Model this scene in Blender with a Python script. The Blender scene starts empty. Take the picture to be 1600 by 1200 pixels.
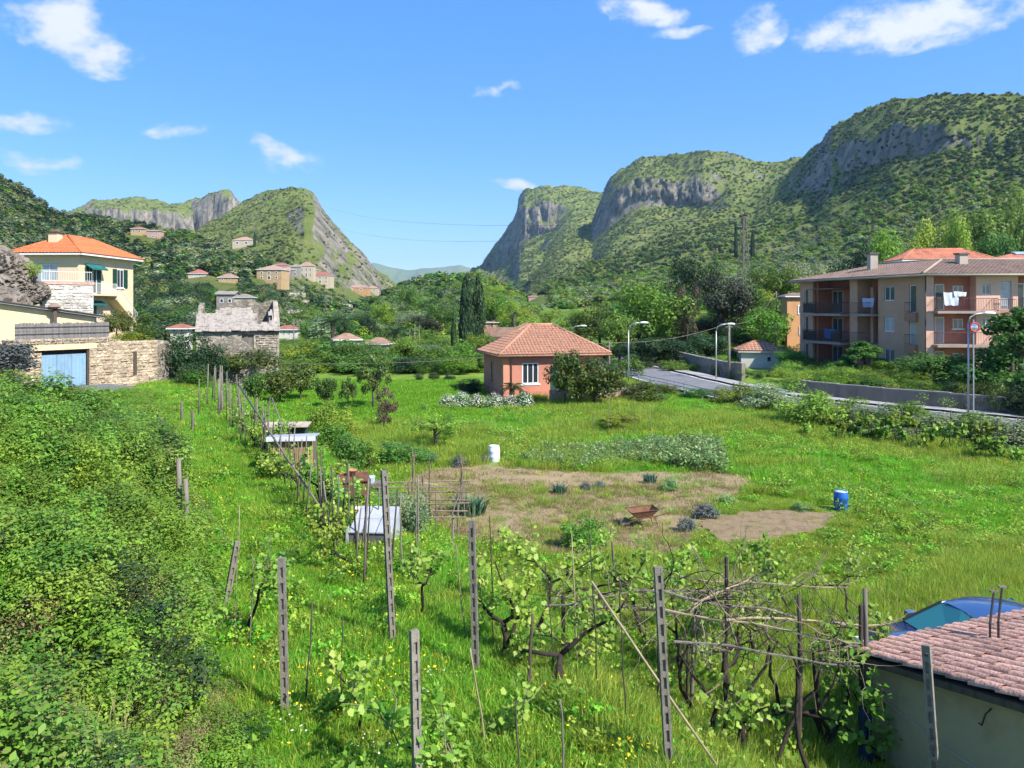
import bpy, math, random
import numpy as np
# ---------------------------------------------------------------- camera, sky, sun, exposure
scene = bpy.context.scene
F = 1200.0; HY = 480.0                    # focal length and horizon row in photo pixels (1600 x 1200)
cam_d = bpy.data.cameras.new("camera"); cam = bpy.data.objects.new("camera", cam_d)
scene.collection.objects.link(cam)
cam_d.sensor_width = 36; cam_d.lens = 36 * F / 1600; cam_d.shift_y = -(600 - HY) / 1600
cam_d.clip_start = 0.1; cam_d.clip_end = 30000
cam.location = (0, 0, 0); cam.rotation_euler = (math.radians(90), 0, 0)
scene.camera = cam
vs = scene.view_settings
vs.view_transform = 'Standard'; vs.look = 'None'; vs.gamma = 1; vs.use_curve_mapping = False
vs.exposure = 0.84
scene.cycles.use_denoising = True
scene.cycles.use_adaptive_sampling = True; scene.cycles.adaptive_threshold = 0.03
scene.cycles.max_bounces = 6; scene.cycles.diffuse_bounces = 2; scene.cycles.transmission_bounces = 4
scene.cycles.volume_bounces = 0
SUN_AZ = math.radians(130); SUN_EL = math.radians(44)
sun_vec = (math.sin(SUN_AZ) * math.cos(SUN_EL), math.cos(SUN_AZ) * math.cos(SUN_EL), math.sin(SUN_EL))
sl = bpy.data.lights.new("sun", 'SUN'); sl.energy = 5.0; sl.angle = math.radians(0.5); sl.color = (1.0, 0.95, 0.87)
so = bpy.data.objects.new("sun", sl); scene.collection.objects.link(so)
from mathutils import Vector, Matrix
so.rotation_euler = Vector(sun_vec).to_track_quat('Z', 'Y').to_euler()
so.location = (60, -40, 80)

world = bpy.data.worlds.new("World"); scene.world = world; world.use_nodes = True
def build_world():
    nt = world.node_tree; N = nt.nodes; L = nt.links; N.clear()
    out = N.new('ShaderNodeOutputWorld'); bg = N.new('ShaderNodeBackground'); bg.inputs[1].default_value = 0.14
    sky = N.new('ShaderNodeTexSky'); sky.sky_type = 'NISHITA'; sky.sun_disc = False
    sky.sun_elevation = SUN_EL; sky.sun_rotation = SUN_AZ
    sky.air_density = 1.0; sky.dust_density = 0.25; sky.ozone_density = 3.0; sky.altitude = 200
    tc = N.new('ShaderNodeTexCoord'); sep = N.new('ShaderNodeSeparateXYZ'); L.new(tc.outputs['Generated'], sep.inputs[0])
    def M(op, a, b=None, clamp=False):
        n = N.new('ShaderNodeMath'); n.operation = op; n.use_clamp = clamp
        for i, v in enumerate((a, b)):
            if v is None: continue
            if isinstance(v, (int, float)): n.inputs[i].default_value = v
            else: L.new(v, n.inputs[i])
        return n.outputs[0]
    az = M('ARCTAN2', sep.outputs[0], sep.outputs[1]); el = M('ARCSINE', sep.outputs[2])
    cmb = N.new('ShaderNodeCombineXYZ'); L.new(az, cmb.inputs[0]); L.new(M('MULTIPLY', el, 1.6), cmb.inputs[1])
    n1 = N.new('ShaderNodeTexNoise'); n1.inputs['Scale'].default_value = 19; n1.inputs['Detail'].default_value = 6
    n1.inputs['Roughness'].default_value = 0.6; L.new(cmb.outputs[0], n1.inputs['Vector'])
    n2 = N.new('ShaderNodeTexNoise'); n2.inputs['Scale'].default_value = 9; n2.inputs['Detail'].default_value = 3
    L.new(cmb.outputs[0], n2.inputs['Vector'])
    # warp
    wv = N.new('ShaderNodeVectorMath'); wv.operation = 'SUBTRACT'; L.new(n2.outputs['Color'], wv.inputs[0]); wv.inputs[1].default_value = (.5, .5, .5)
    ws = N.new('ShaderNodeVectorMath'); ws.operation = 'SCALE'; L.new(wv.outputs[0], ws.inputs[0]); ws.inputs['Scale'].default_value = 0.06
    ae = N.new('ShaderNodeCombineXYZ'); L.new(az, ae.inputs[0]); L.new(el, ae.inputs[1])
    wa = N.new('ShaderNodeVectorMath'); wa.operation = 'ADD'; L.new(ae.outputs[0], wa.inputs[0]); L.new(ws.outputs[0], wa.inputs[1])
    flat = N.new('ShaderNodeVectorMath'); flat.operation = 'MULTIPLY'; L.new(wa.outputs[0], flat.inputs[0]); flat.inputs[1].default_value = (1, 1, 0)
    blobs = [(95,35,95,48,1.05),(160,78,62,30,.9),(40,180,85,20,.8),(50,242,85,18,.75),(275,205,50,15,.65),(440,240,70,22,.62),(780,150,38,15,.9),
             (820,293,60,9,.85),(1010,18,70,22,.85),(1060,45,60,14,.7),(1195,48,48,34,.72),(1440,32,190,46,1.05)]
    cs = []
    for px, py, rx, ry, s in blobs:
        u = (px - 800) / F; v = (HY - py) / F
        a = math.atan(u); e = math.atan(v * math.cos(a)); c = math.cos(a)
        cs.append((a, e, rx / F * c * c, ry / F * c, s))
    for a, e, rx, ry, s in ((1.3, .35, .2, .06, .9), (2.4, .5, .3, .1, .9), (-1.2, .3, .2, .06, .9), (-2.2, .45, .3, .1, .9), (3.0, .25, .2, .05, .9)):   # the same scattered clouds behind the camera
        cs.append((a, e, rx, ry, s))
    acc = None
    for a, e, rx, ry, s in cs:
        sb = N.new('ShaderNodeVectorMath'); sb.operation = 'SUBTRACT'; L.new(flat.outputs[0], sb.inputs[0]); sb.inputs[1].default_value = (a, e, 0)
        dv = N.new('ShaderNodeVectorMath'); dv.operation = 'DIVIDE'; L.new(sb.outputs[0], dv.inputs[0]); dv.inputs[1].default_value = (rx, ry, 1)
        ln = N.new('ShaderNodeVectorMath'); ln.operation = 'LENGTH'; L.new(dv.outputs[0], ln.inputs[0])
        m = M('MULTIPLY', M('SUBTRACT', 1.15, ln.outputs['Value'], True), s)
        acc = m if acc is None else M('MAXIMUM', acc, m)
    dens = M('ADD', M('MULTIPLY', acc, 1.5), M('MULTIPLY', M('SUBTRACT', n1.outputs[0], 0.5), 4.2))
    dens = M('MULTIPLY', dens, M('MULTIPLY', acc, 6.0, True))
    mr = N.new('ShaderNodeMapRange'); mr.interpolation_type = 'SMOOTHSTEP'; L.new(dens, mr.inputs[0])
    mr.inputs[1].default_value = 0.05; mr.inputs[2].default_value = 1.5; mr.inputs[3].default_value = 0; mr.inputs[4].default_value = 0.93
    hs = N.new('ShaderNodeHueSaturation'); hs.inputs['Hue'].default_value = .52; hs.inputs['Saturation'].default_value = 1.35; hs.inputs['Value'].default_value = 1.1
    L.new(sky.outputs[0], hs.inputs['Color'])
    mix = N.new('ShaderNodeMix'); mix.data_type = 'RGBA'; L.new(mr.outputs[0], mix.inputs['Factor'])
    ev = N.new('ShaderNodeMix'); ev.data_type = 'RGBA'; ev.inputs['Factor'].default_value = .5; L.new(hs.outputs[0], ev.inputs['A']); ev.inputs['B'].default_value = (.62, 1.95, 3.95, 1)   # clear spring sky, a little more even than the model
    L.new(ev.outputs['Result'], mix.inputs['A']); mix.inputs['B'].default_value = (3.9, 4.05, 4.4, 1)
    L.new(mix.outputs['Result'], bg.inputs[0]); L.new(bg.outputs[0], out.inputs[0])
build_world()

# ---------------------------------------------------------------- helpers
COL = scene.collection
RNG = np.random.default_rng(7)
def tag(o, label, cat, group=None, kind=None):
    o['label'] = label; o['category'] = cat
    if group: o['group'] = group
    o['kind'] = kind or 'thing'
    return o
def empty(name, loc, rz=0.0, label=None, cat=None, group=None):
    o = bpy.data.objects.new(name, None); COL.objects.link(o)
    o.location = tuple(float(a) for a in loc); o.rotation_euler = (0, 0, rz); o.empty_display_size = .3
    if label: tag(o, label, cat, group)
    return o
def addobj(name, me, parent=None, loc=None, rz=None, scale=None):
    o = bpy.data.objects.new(name, me); COL.objects.link(o)
    if parent: o.parent = parent
    if loc is not None: o.location = tuple(float(a) for a in loc)
    if rz is not None: o.rotation_euler = (0, 0, rz)
    if scale is not None: o.scale = scale
    return o
def npmesh(name, V, faces, mats=(), smooth=False, fattr=None, vattr=None):
    """V (n,3); faces (m,k) int array with one k, or list of lists"""
    me = bpy.data.meshes.new(name)
    V = np.asarray(V, dtype=np.float32)
    if isinstance(faces, np.ndarray):
        m, k = faces.shape
        me.vertices.add(len(V)); me.vertices.foreach_set('co', V.ravel())
        me.loops.add(m * k); me.loops.foreach_set('vertex_index', faces.astype(np.int32).ravel())
        me.polygons.add(m); me.polygons.foreach_set('loop_start', np.arange(0, m * k, k, dtype=np.int32))
        try: me.polygons.foreach_set('loop_total', np.full(m, k, dtype=np.int32))
        except Exception: pass
        me.update(calc_edges=True)
    else:
        me.from_pydata([tuple(map(float, v)) for v in V], [], faces); me.update()
    if smooth: me.polygons.foreach_set('use_smooth', np.ones(len(me.polygons), dtype=bool))
    for n, a in (fattr or {}).items():
        at = me.attributes.new(n, 'FLOAT', 'FACE'); at.data.foreach_set('value', np.asarray(a, dtype=np.float32))
    for n, a in (vattr or {}).items():
        at = me.attributes.new(n, 'FLOAT', 'POINT'); at.data.foreach_set('value', np.asarray(a, dtype=np.float32))
    for m_ in (mats if isinstance(mats, (list, tuple)) else [mats]):
        if m_ is not None: me.materials.append(m_)
    return me
class MB:
    def __init__(s): s.v = []; s.f = []
    def box(s, x0, x1, y0, y1, z0, z1):
        b = len(s.v)
        s.v += [(x0,y0,z0),(x1,y0,z0),(x1,y1,z0),(x0,y1,z0),(x0,y0,z1),(x1,y0,z1),(x1,y1,z1),(x0,y1,z1)]
        s.f += [[b,b+3,b+2,b+1],[b+4,b+5,b+6,b+7],[b,b+1,b+5,b+4],[b+1,b+2,b+6,b+5],[b+2,b+3,b+7,b+6],[b+3,b,b+4,b+7]]
        return s
    def poly(s, *pts):
        b = len(s.v); s.v += [tuple(p) for p in pts]; s.f.append(list(range(b, b + len(pts)))); return s
    def slab(s, pts, th):
        """closed slab: polygon pts (ccw from above/outside), extruded down by th along z"""
        b = len(s.v); n = len(pts)
        s.v += [tuple(p) for p in pts] + [(p[0], p[1], p[2] - th) for p in pts]
        s.f.append(list(range(b, b + n))); s.f.append([b + n + i for i in reversed(range(n))])
        for i in range(n):
            j = (i + 1) % n; s.f.append([b + i, b + n + i, b + n + j, b + j])
        return s
    def prism(s, pts, d):
        """planar polygon extruded by vector d"""
        b = len(s.v); n = len(pts)
        s.v += [tuple(p) for p in pts] + [(p[0]+d[0], p[1]+d[1], p[2]+d[2]) for p in pts]
        s.f.append(list(reversed(range(b, b + n)))); s.f.append([b + n + i for i in range(n)])
        for i in range(n):
            j = (i + 1) % n; s.f.append([b + i, b + j, b + n + j, b + n + i])
        return s
    def tube(s, pts, r, n=6, cap=True):
        pts = [np.array(p, float) for p in pts]
        if np.isscalar(r): r = [r] * len(pts)
        b = len(s.v)
        for i, p in enumerate(pts):
            t = (pts[min(i + 1, len(pts) - 1)] - pts[max(i - 1, 0)]); t = t / (np.linalg.norm(t) + 1e-9)
            a = np.array((1., 0, 0)) if abs(t[0]) < .8 else np.array((0, 1., 0))
            e1 = np.cross(t, a); e1 /= np.linalg.norm(e1); e2 = np.cross(t, e1)
            for k in range(n):
                an = 2 * math.pi * k / n
                q = p + r[i] * (math.cos(an) * e1 + math.sin(an) * e2); s.v.append(tuple(q))
        for i in range(len(pts) - 1):
            for k in range(n):
                k2 = (k + 1) % n
                s.f.append([b + i * n + k, b + i * n + k2, b + (i + 1) * n + k2, b + (i + 1) * n + k])
        if cap:
            s.f.append([b + k for k in reversed(range(n))]); e = b + (len(pts) - 1) * n; s.f.append([e + k for k in range(n)])
        return s
    def lathe(s, prof, n=16, c=(0, 0, 0)):
        b = len(s.v)
        for r, z in prof:
            for k in range(n):
                a = 2 * math.pi * k / n; s.v.append((c[0] + r * math.cos(a), c[1] + r * math.sin(a), c[2] + z))
        for i in range(len(prof) - 1):
            for k in range(n):
                k2 = (k + 1) % n; s.f.append([b + i*n + k, b + i*n + k2, b + (i+1)*n + k2, b + (i+1)*n + k])
        s.f.append([b + k for k in reversed(range(n))]); e = b + (len(prof) - 1) * n; s.f.append([e + k for k in range(n)])
        return s
    def mesh(s, name, mat, smooth=False):
        me = npmesh(name, np.array(s.v), s.f, mat, smooth); return me
    def build(s, name, mat, parent=None, smooth=False, loc=None, rz=None):
        return addobj(name, s.mesh(name, mat, smooth), parent, loc, rz)

# value noise
def _h(ix, iy, iz, seed):
    n = (ix * 374761393 + iy * 668265263 + iz * 2147483647 + seed * 1274126177) & 0xFFFFFFFF
    n = ((n ^ (n >> 13)) * 1274126177) & 0xFFFFFFFF
    n = ((n ^ (n >> 16)) * 2246822519) & 0xFFFFFFFF
    return ((n ^ (n >> 15)) & 0xFFFFFF) / float(0xFFFFFF)
def vn(x, y, z=0.0, seed=0):
    x, y, z = np.broadcast_arrays(np.asarray(x, float), np.asarray(y, float), np.asarray(z, float))
    xi = np.floor(x).astype(np.int64); yi = np.floor(y).astype(np.int64); zi = np.floor(z).astype(np.int64)
    fx = x - xi; fy = y - yi; fz = z - zi
    fx = fx*fx*(3-2*fx); fy = fy*fy*(3-2*fy); fz = fz*fz*(3-2*fz)
    r = 0
    for dx in (0, 1):
        for dy in (0, 1):
            for dz in (0, 1):
                w = (fx if dx else 1-fx) * (fy if dy else 1-fy) * (fz if dz else 1-fz)
                r = r + w * _h(xi+dx, yi+dy, zi+dz, seed)
    return r
def fbm(x, y, z=0.0, seed=0, oct=4, gain=.5):
    r = 0; a = 1; t = 0
    for o in range(oct):
        r = r + a * (vn(x, y, z, seed + o * 17) - .5); t += a; a *= gain
        x = np.asarray(x) * 2.03; y = np.asarray(y) * 2.03; z = np.asarray(z) * 2.03
    return r / t * 2
def sst(a, b, x):
    t = np.clip((np.asarray(x, float) - a) / (b - a), 0, 1); return t * t * (3 - 2 * t)

# ---------------------------------------------------------------- materials
def mat_new(name):
    m = bpy.data.materials.new(name); m.use_nodes = True
    nt = m.node_tree; nt.nodes.clear()
    out = nt.nodes.new('ShaderNodeOutputMaterial')
    return m, nt, nt.nodes, nt.links, out
def ramp(N, cols):
    r = N.new('ShaderNodeValToRGB'); e = r.color_ramp.elements
    for i, (p, c) in enumerate(cols):
        el = e[i] if i < 2 else e.new(p)
        el.position = p; el.color = (*c, 1)
    return r
def mat_basic(name, col, rough=.8, var=.25, scale=3.0, bump=.0, bscale=20, metal=0, spec=.3, dirt=None, coords='Object', stretch=(1, 1, 1)):
    """plain surface with mottling, stains and fine bump"""
    m, nt, N, L, out = mat_new(name)
    p = N.new('ShaderNodeBsdfPrincipled'); p.inputs['Roughness'].default_value = rough; p.inputs['Metallic'].default_value = metal
    p.inputs['Specular IOR Level'].default_value = spec
    tc = N.new('ShaderNodeTexCoord'); mp = N.new('ShaderNodeMapping'); mp.inputs['Scale'].default_value = stretch
    L.new(tc.outputs[coords], mp.inputs['Vector'])
    n = N.new('ShaderNodeTexNoise'); n.inputs['Scale'].default_value = scale; n.inputs['Detail'].default_value = 6; n.inputs['Roughness'].default_value = .65
    L.new(mp.outputs[0], n.inputs['Vector'])
    d = dirt or tuple(c * (1 - var * 1.6) for c in col)
    l = tuple(min(1, c * (1 + var * .6)) for c in col)
    r = ramp(N, [(.25, d), (.5, col), (.78, l)]); L.new(n.outputs[0], r.inputs[0])
    oi = N.new('ShaderNodeObjectInfo'); hv = N.new('ShaderNodeHueSaturation'); L.new(r.outputs[0], hv.inputs['Color'])
    mr = N.new('ShaderNodeMapRange'); L.new(oi.outputs['Random'], mr.inputs[0]); mr.inputs[3].default_value = 1 - var * .45; mr.inputs[4].default_value = 1 + var * .45
    L.new(mr.outputs[0], hv.inputs['Value']); L.new(hv.outputs[0], p.inputs['Base Color'])
    if bump:
        b = N.new('ShaderNodeBump'); b.inputs['Strength'].default_value = bump; b.inputs['Distance'].default_value = .02
        n2 = N.new('ShaderNodeTexNoise'); n2.inputs['Scale'].default_value = bscale; n2.inputs['Detail'].default_value = 3
        L.new(mp.outputs[0], n2.inputs['Vector']); L.new(n2.outputs[0], b.inputs['Height']); L.new(b.outputs[0], p.inputs['Normal'])
    L.new(p.outputs[0], out.inputs[0]); return m
def mat_stone(name, cols, scale=2.2, mortar=(.33, .29, .23), rough=.9, stretch=(1, 1, 1.6)):
    """rubble masonry seen from afar: the fine relief between modelled courses"""
    m, nt, N, L, out = mat_new(name)
    p = N.new('ShaderNodeBsdfPrincipled'); p.inputs['Roughness'].default_value = rough; p.inputs['Specular IOR Level'].default_value = .2
    tc = N.new('ShaderNodeTexCoord'); mp = N.new('ShaderNodeMapping'); mp.inputs['Scale'].default_value = stretch; L.new(tc.outputs['Object'], mp.inputs[0])
    v = N.new('ShaderNodeTexVoronoi'); v.inputs['Scale'].default_value = scale; L.new(mp.outputs[0], v.inputs['Vector'])
    v2 = N.new('ShaderNodeTexVoronoi'); v2.feature = 'DISTANCE_TO_EDGE'; v2.inputs['Scale'].default_value = scale; L.new(mp.outputs[0], v2.inputs['Vector'])
    sp = N.new('ShaderNodeSeparateColor'); L.new(v.outputs['Color'], sp.inputs[0])
    r = ramp(N, [(i / (len(cols) - 1), c) for i, c in enumerate(cols)]); L.new(sp.outputs[0], r.inputs[0])
    n = N.new('ShaderNodeTexNoise'); n.inputs['Scale'].default_value = 1.1; n.inputs['Detail'].default_value = 7; L.new(tc.outputs['Object'], n.inputs[0])
    mr = N.new('ShaderNodeMapRange'); L.new(n.outputs[0], mr.inputs[0]); mr.inputs[1].default_value = .3; mr.inputs[2].default_value = .7; mr.inputs[3].default_value = .65; mr.inputs[4].default_value = 1.2
    e = N.new('ShaderNodeMapRange'); L.new(v2.outputs['Distance'], e.inputs[0]); e.inputs[1].default_value = .0; e.inputs[2].default_value = .07
    mx = N.new('ShaderNodeMix'); mx.data_type = 'RGBA'; L.new(e.outputs[0], mx.inputs['Factor']); mx.inputs['A'].default_value = (*mortar, 1); L.new(r.outputs[0], mx.inputs['B'])
    hv = N.new('ShaderNodeHueSaturation'); L.new(mx.outputs['Result'], hv.inputs['Color']); L.new(mr.outputs[0], hv.inputs['Value'])
    L.new(hv.outputs[0], p.inputs['Base Color'])
    b = N.new('ShaderNodeBump'); b.inputs['Strength'].default_value = .7; b.inputs['Distance'].default_value = .04; L.new(e.outputs[0], b.inputs['Height']); L.new(b.outputs[0], p.inputs['Normal'])
    L.new(p.outputs[0], out.inputs[0]); return m
def mat_leaf(name, dark, mid, light, transl=.3, rough=.55, hue=.03, val=.3):
    m, nt, N, L, out = mat_new(name)
    at = N.new('ShaderNodeAttribute'); at.attribute_name = 'lv'
    r = ramp(N, [(0, dark), (.5, mid), (1, light)]); L.new(at.outputs['Fac'], r.inputs[0])
    oi = N.new('ShaderNodeObjectInfo'); hv = N.new('ShaderNodeHueSaturation'); L.new(r.outputs[0], hv.inputs['Color'])
    a = N.new('ShaderNodeMapRange'); L.new(oi.outputs['Random'], a.inputs[0]); a.inputs[3].default_value = .5 - hue; a.inputs[4].default_value = .5 + hue
    w = N.new('ShaderNodeTexWhiteNoise'); w.noise_dimensions = '1D'; L.new(oi.outputs['Random'], w.inputs['W'])
    b = N.new('ShaderNodeMapRange'); L.new(w.outputs['Value'], b.inputs[0]); b.inputs[3].default_value = 1 - val; b.inputs[4].default_value = 1 + val
    L.new(a.outputs[0], hv.inputs['Hue']); L.new(b.outputs[0], hv.inputs['Value'])
    p = N.new('ShaderNodeBsdfPrincipled'); p.inputs['Roughness'].default_value = rough; p.inputs['Specular IOR Level'].default_value = .25
    L.new(hv.outputs[0], p.inputs['Base Color'])
    t = N.new('ShaderNodeBsdfTranslucent')
    hv2 = N.new('ShaderNodeHueSaturation'); hv2.inputs['Hue'].default_value = .475; hv2.inputs['Value'].default_value = 1.5; L.new(hv.outputs[0], hv2.inputs['Color'])
    L.new(hv2.outputs[0], t.inputs['Color'])
    mx = N.new('ShaderNodeMixShader'); mx.inputs[0].default_value = transl; L.new(p.outputs[0], mx.inputs[1]); L.new(t.outputs[0], mx.inputs[2])
    L.new(mx.outputs[0], out.inputs[0]); return m
MT = {}
MT['fresh']  = mat_leaf('leaf_fresh', (0.068, 0.135, 0.019), (0.145, 0.263, 0.029), (0.290, 0.415, 0.047))
MT['broad']  = mat_leaf('leaf_broad', (0.041, 0.090, 0.018), (0.083, 0.173, 0.027), (0.157, 0.270, 0.045))
MT['dark']   = mat_leaf('leaf_dark', (0.018, 0.036, 0.014), (0.032, 0.067, 0.021), (0.062, 0.105, 0.031), .15)
MT['purple'] = mat_leaf('leaf_purple', (0.022, 0.025, 0.018), (0.037, 0.043, 0.025), (0.062, 0.069, 0.037), .12)
MT['olive']  = mat_leaf('leaf_olive', (0.091, 0.133, 0.055), (0.181, 0.235, 0.101), (0.328, 0.375, 0.204), .2, .5)
MT['citrus'] = mat_leaf('leaf_citrus', (0.028, 0.061, 0.014), (0.071, 0.121, 0.022), (0.184, 0.216, 0.041), .2, .4)
MT['brown']  = mat_leaf('leaf_brown', (.06, .04, .03), (.10, .065, .045), (.15, .10, .06), .15)
MT['yellow'] = mat_leaf('leaf_yellowgreen', (0.132, 0.209, 0.022), (0.220, 0.330, 0.033), (0.363, 0.462, 0.066), .35)
MT['vine']   = mat_leaf('leaf_vine', (0.099, 0.220, 0.022), (0.198, 0.341, 0.039), (0.374, 0.484, 0.099), .4, .45, .02, .2)
MT['scrub']  = mat_leaf('leaf_scrub', (0.080, 0.114, 0.031), (0.172, 0.206, 0.051), (0.318, 0.320, 0.093), .15)
MT['bramble']= mat_leaf('leaf_bramble', (0.064, 0.126, 0.020), (0.128, 0.226, 0.030), (0.256, 0.360, 0.057), .3, .5, .03, .35)
MT['bramble2']= mat_leaf('leaf_bramble_light', (0.093, 0.182, 0.022), (0.175, 0.306, 0.034), (0.308, 0.463, 0.056), .35, .5, .02, .25)
MT['tan']    = mat_leaf('leaf_dry', (.13, .10, .045), (.21, .17, .075), (.3, .25, .12), .2)
MT['grass']  = mat_leaf('leaf_grass', (0.074, 0.225, 0.015), (0.142, 0.370, 0.026), (0.250, 0.535, 0.038), .4, .6, .025, .25)
MT['lawn']   = mat_leaf('leaf_lawn', (0.097, 0.230, 0.016), (0.162, 0.351, 0.024), (0.259, 0.486, 0.038), .4, .6, .015, .15)
MT['meadow'] = mat_leaf('leaf_meadow', (0.116, 0.205, 0.023), (0.228, 0.357, 0.038), (0.402, 0.478, 0.076), .4, .6, .035, .25)
MT['straw']  = mat_leaf('leaf_straw', (0.184, 0.149, 0.057), (0.287, 0.241, 0.103), (0.391, 0.345, 0.172), .3)
MT['bean']   = mat_leaf('leaf_bean', (0.089, 0.157, 0.051), (0.171, 0.272, 0.086), (0.322, 0.415, 0.157), .3)
MT['grey']   = mat_leaf('leaf_grey', (.06, .075, .065), (.11, .125, .115), (.18, .19, .18), .15)
MT['leek']   = mat_leaf('leaf_leek', (0.039, 0.091, 0.058), (0.078, 0.156, 0.098), (0.130, 0.221, 0.130), .2)
MT['flower_w'] = mat_leaf('petal_white', (.6, .6, .52), (.75, .74, .66), (.85, .84, .78), .2, .6, 0, .05)
MT['flower_y'] = mat_leaf('petal_yellow', (.6, .42, .01), (.75, .55, .015), (.85, .68, .03), .2, .6, .01, .1)
MT['flower_l'] = mat_leaf('petal_lavender', (.1, .09, .16), (.16, .15, .25), (.25, .24, .36), .2, .6, .01, .1)
MT['flower_r'] = mat_leaf('petal_red', (.4, .05, .02), (.55, .09, .03), (.65, .16, .06), .2, .6, .01, .1)
MT['bark']   = mat_basic('bark', (.09, .07, .05), .95, .4, 8, .6, 30, stretch=(1, 1, .3))
MT['vinebark'] = mat_basic('vine_bark', (.035, .026, .02), .95, .4, 14, .6, 40, stretch=(1, 1, .3))
MT['cane']   = mat_basic('dead_cane', (.2, .155, .11), .85, .4, 6, .3, 30)
MT['bamboo'] = mat_basic('bamboo_pole', (.27, .22, .13), .6, .3, 5, .2, 30)
MT['greywood'] = mat_basic('weathered_wood', (.16, .14, .115), .9, .4, 9, .5, 30, stretch=(1, 1, .15))
MT['darkwood'] = mat_basic('dark_wood', (.07, .055, .042), .9, .4, 9, .5, 30, stretch=(1, 1, .15))
MT['concrete'] = mat_basic('post_concrete', (.19, .17, .14), .95, .4, 9, .5, 60, dirt=(.08, .07, .05))
# ---------------------------------------------------------------- terrain
def G(x, y):
    x = np.asarray(x, float); y = np.asarray(y, float)
    zf = -7.6 + .02 * np.minimum(y, 170.)
    zt = -6.1 + .015 * np.clip(y, 0, 32)
    s = (x + 2.3) * .888 + (y - 14.7) * .46
    z = zt + (zf - zt) * sst(1.2, 4.6, s)
    far = sst(58, 82, y); z = z * (1 - far) + zf * far
    s2 = -((x + 8.5) * .9 + (y - 20) * .43)
    cap = -.142 * y - 1.15
    fade = 1 - sst(38, 50, y)
    bank = np.minimum(zt + .62 * np.maximum(s2, 0), np.maximum(cap, zt)) 
    z = np.where(s2 > 0, z + (bank - zt) * fade, z)
    # lane level at far left
    w = sst(40, 48, y) * (1 - sst(64, 80, y)) * sst(1.5, 3.5, s2)
    z = z * (1 - w) + (-5.3) * w
    # right-hand side: ground behind the road climbs
    w2 = sst(0, 1, (x - 15 - (y - 60) * -.1) / 20) * sst(72, 120, y)
    z = z + w2 * 4
    xr = np.interp(y, [26.5, 37, 45.2, 53, 62, 71, 82, 95, 130], [44.5, 36, 25.6, 17.6, 14.5, 12.3, 11, 10.5, 11])
    xs_ = np.interp(y + .5, [26.5, 37, 45.2, 53, 62, 71, 82, 95, 130], [44.5, 36, 25.6, 17.6, 14.5, 12.3, 11, 10.5, 11]) - np.interp(y - .5, [26.5, 37, 45.2, 53, 62, 71, 82, 95, 130], [44.5, 36, 25.6, 17.6, 14.5, 12.3, 11, 10.5, 11])
    z = z + .6 * sst(5.3, 6.3, (x - xr) / np.sqrt(1 + xs_ ** 2)) * (1 - sst(60, 74, y)) * sst(22, 30, y)
    # near knoll under the camera
    z = z + fbm(x * .35, y * .35, 0, 3, 3) * .10 * (1 - sst(60, 120, y)) + fbm(x * .02, y * .02, 0, 9, 2) * 1.5 * sst(80, 200, y)
    return z
def interp(pts):
    pts = sorted(pts); X = [p[0] for p in pts]; Y = [p[1] for p in pts]
    return lambda q: np.interp(q, X, Y)
class Hill:
    """crest: (px, py, depth) silhouette; foot depth by px; prof: list of (t, frac) climb profile"""
    def __init__(s, crest, foot, prof, amp=.02, seed=1, footz=None):
        s.pc = interp([(a, b) for a, b, c in crest]); s.dc = interp([(a, c) for a, b, c in crest]); s.df = interp(foot)
        s.prof = prof; s.amp = amp; s.seed = seed
        s.lo = min(a for a, b, c in crest); s.hi = max(a for a, b, c in crest); s.footz = footz
    def zt(s, px, t):
        u = (px - 800) / F
        df, dc = s.df(px), s.dc(px)
        y = df + (dc - df) * t; x = u * y
        zf = G(u * df, df) - 1.0
        pf = HY - zf / df * F
        tt = np.clip(t, 0, 1)
        wob = fbm(px * .012, tt * 3, 0, s.seed, 3) * .06 * np.sin(np.pi * tt)
        fr = s.prof(np.clip(tt + wob, 0, 1), px)
        py = pf + (s.pc(px) - pf) * fr
        z = y * (HY - py) / F
        back = np.maximum(t - 1, 0) * (dc - df)
        z = z - back * .9
        mask = np.clip(tt * 5, 0, 1)
        sc = (dc - df)
        n = fbm(x * 6 / 300, y * 6 / 300, z * 6 / 300, s.seed + 5, 5, .55)
        z = z + n * s.amp * y * mask * .12
        rib = (1 - np.abs(fbm(px * .055 + tt * 6, tt * 26 + px * .01, 0, s.seed + 9, 5, .62)) * 2) * np.clip(s.steep(px, tt), 0, 1)
        k = 1 - rib * .012
        return x * k, y * k, z * k
    def steep(s, px, tt):
        e = .012; return (s.prof(np.clip(tt + e, 0, 1), px) - s.prof(np.clip(tt - e, 0, 1), px)) / (2 * e) / 2.2 - .7
    def z(s, x, y):
        x = np.asarray(x, float); y = np.asarray(y, float)
        px = 800 + F * x / np.maximum(y, 1)
        df, dc = s.df(px), s.dc(px)
        t = (y - df) / (dc - df)
        ok = (px > s.lo) & (px < s.hi) & (t > 0) & (t < 1.3)
        return np.where(ok, s.zt(px, np.clip(t, 0, 1.3))[2], -99)
    def mesh(s, name, mat, nu, nt):
        px = np.linspace(s.lo, s.hi, nu); t = np.concatenate([np.linspace(0, 1, nt), np.linspace(1.02, 1.3, 8)])
        P, T = np.meshgrid(px, t)
        x, y, z = s.zt(P, T)
        e = np.minimum(P - s.lo, s.hi - P); edge = 1 - sst(0, 30, e)   # let the ends sink into the ground
        z = z - edge * 12
        # cliffs: push steep cells outwards for ledges
        V = np.stack([x, y, z], -1).reshape(-1, 3)
        n = len(t); m = nu
        i = np.arange((n - 1) * m).reshape(n - 1, m)[:, :-1]
        f = np.stack([i, i + 1, i + m + 1, i + m], -1).reshape(-1, 4)
        return npmesh(name, V, f, mat, True)
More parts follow.
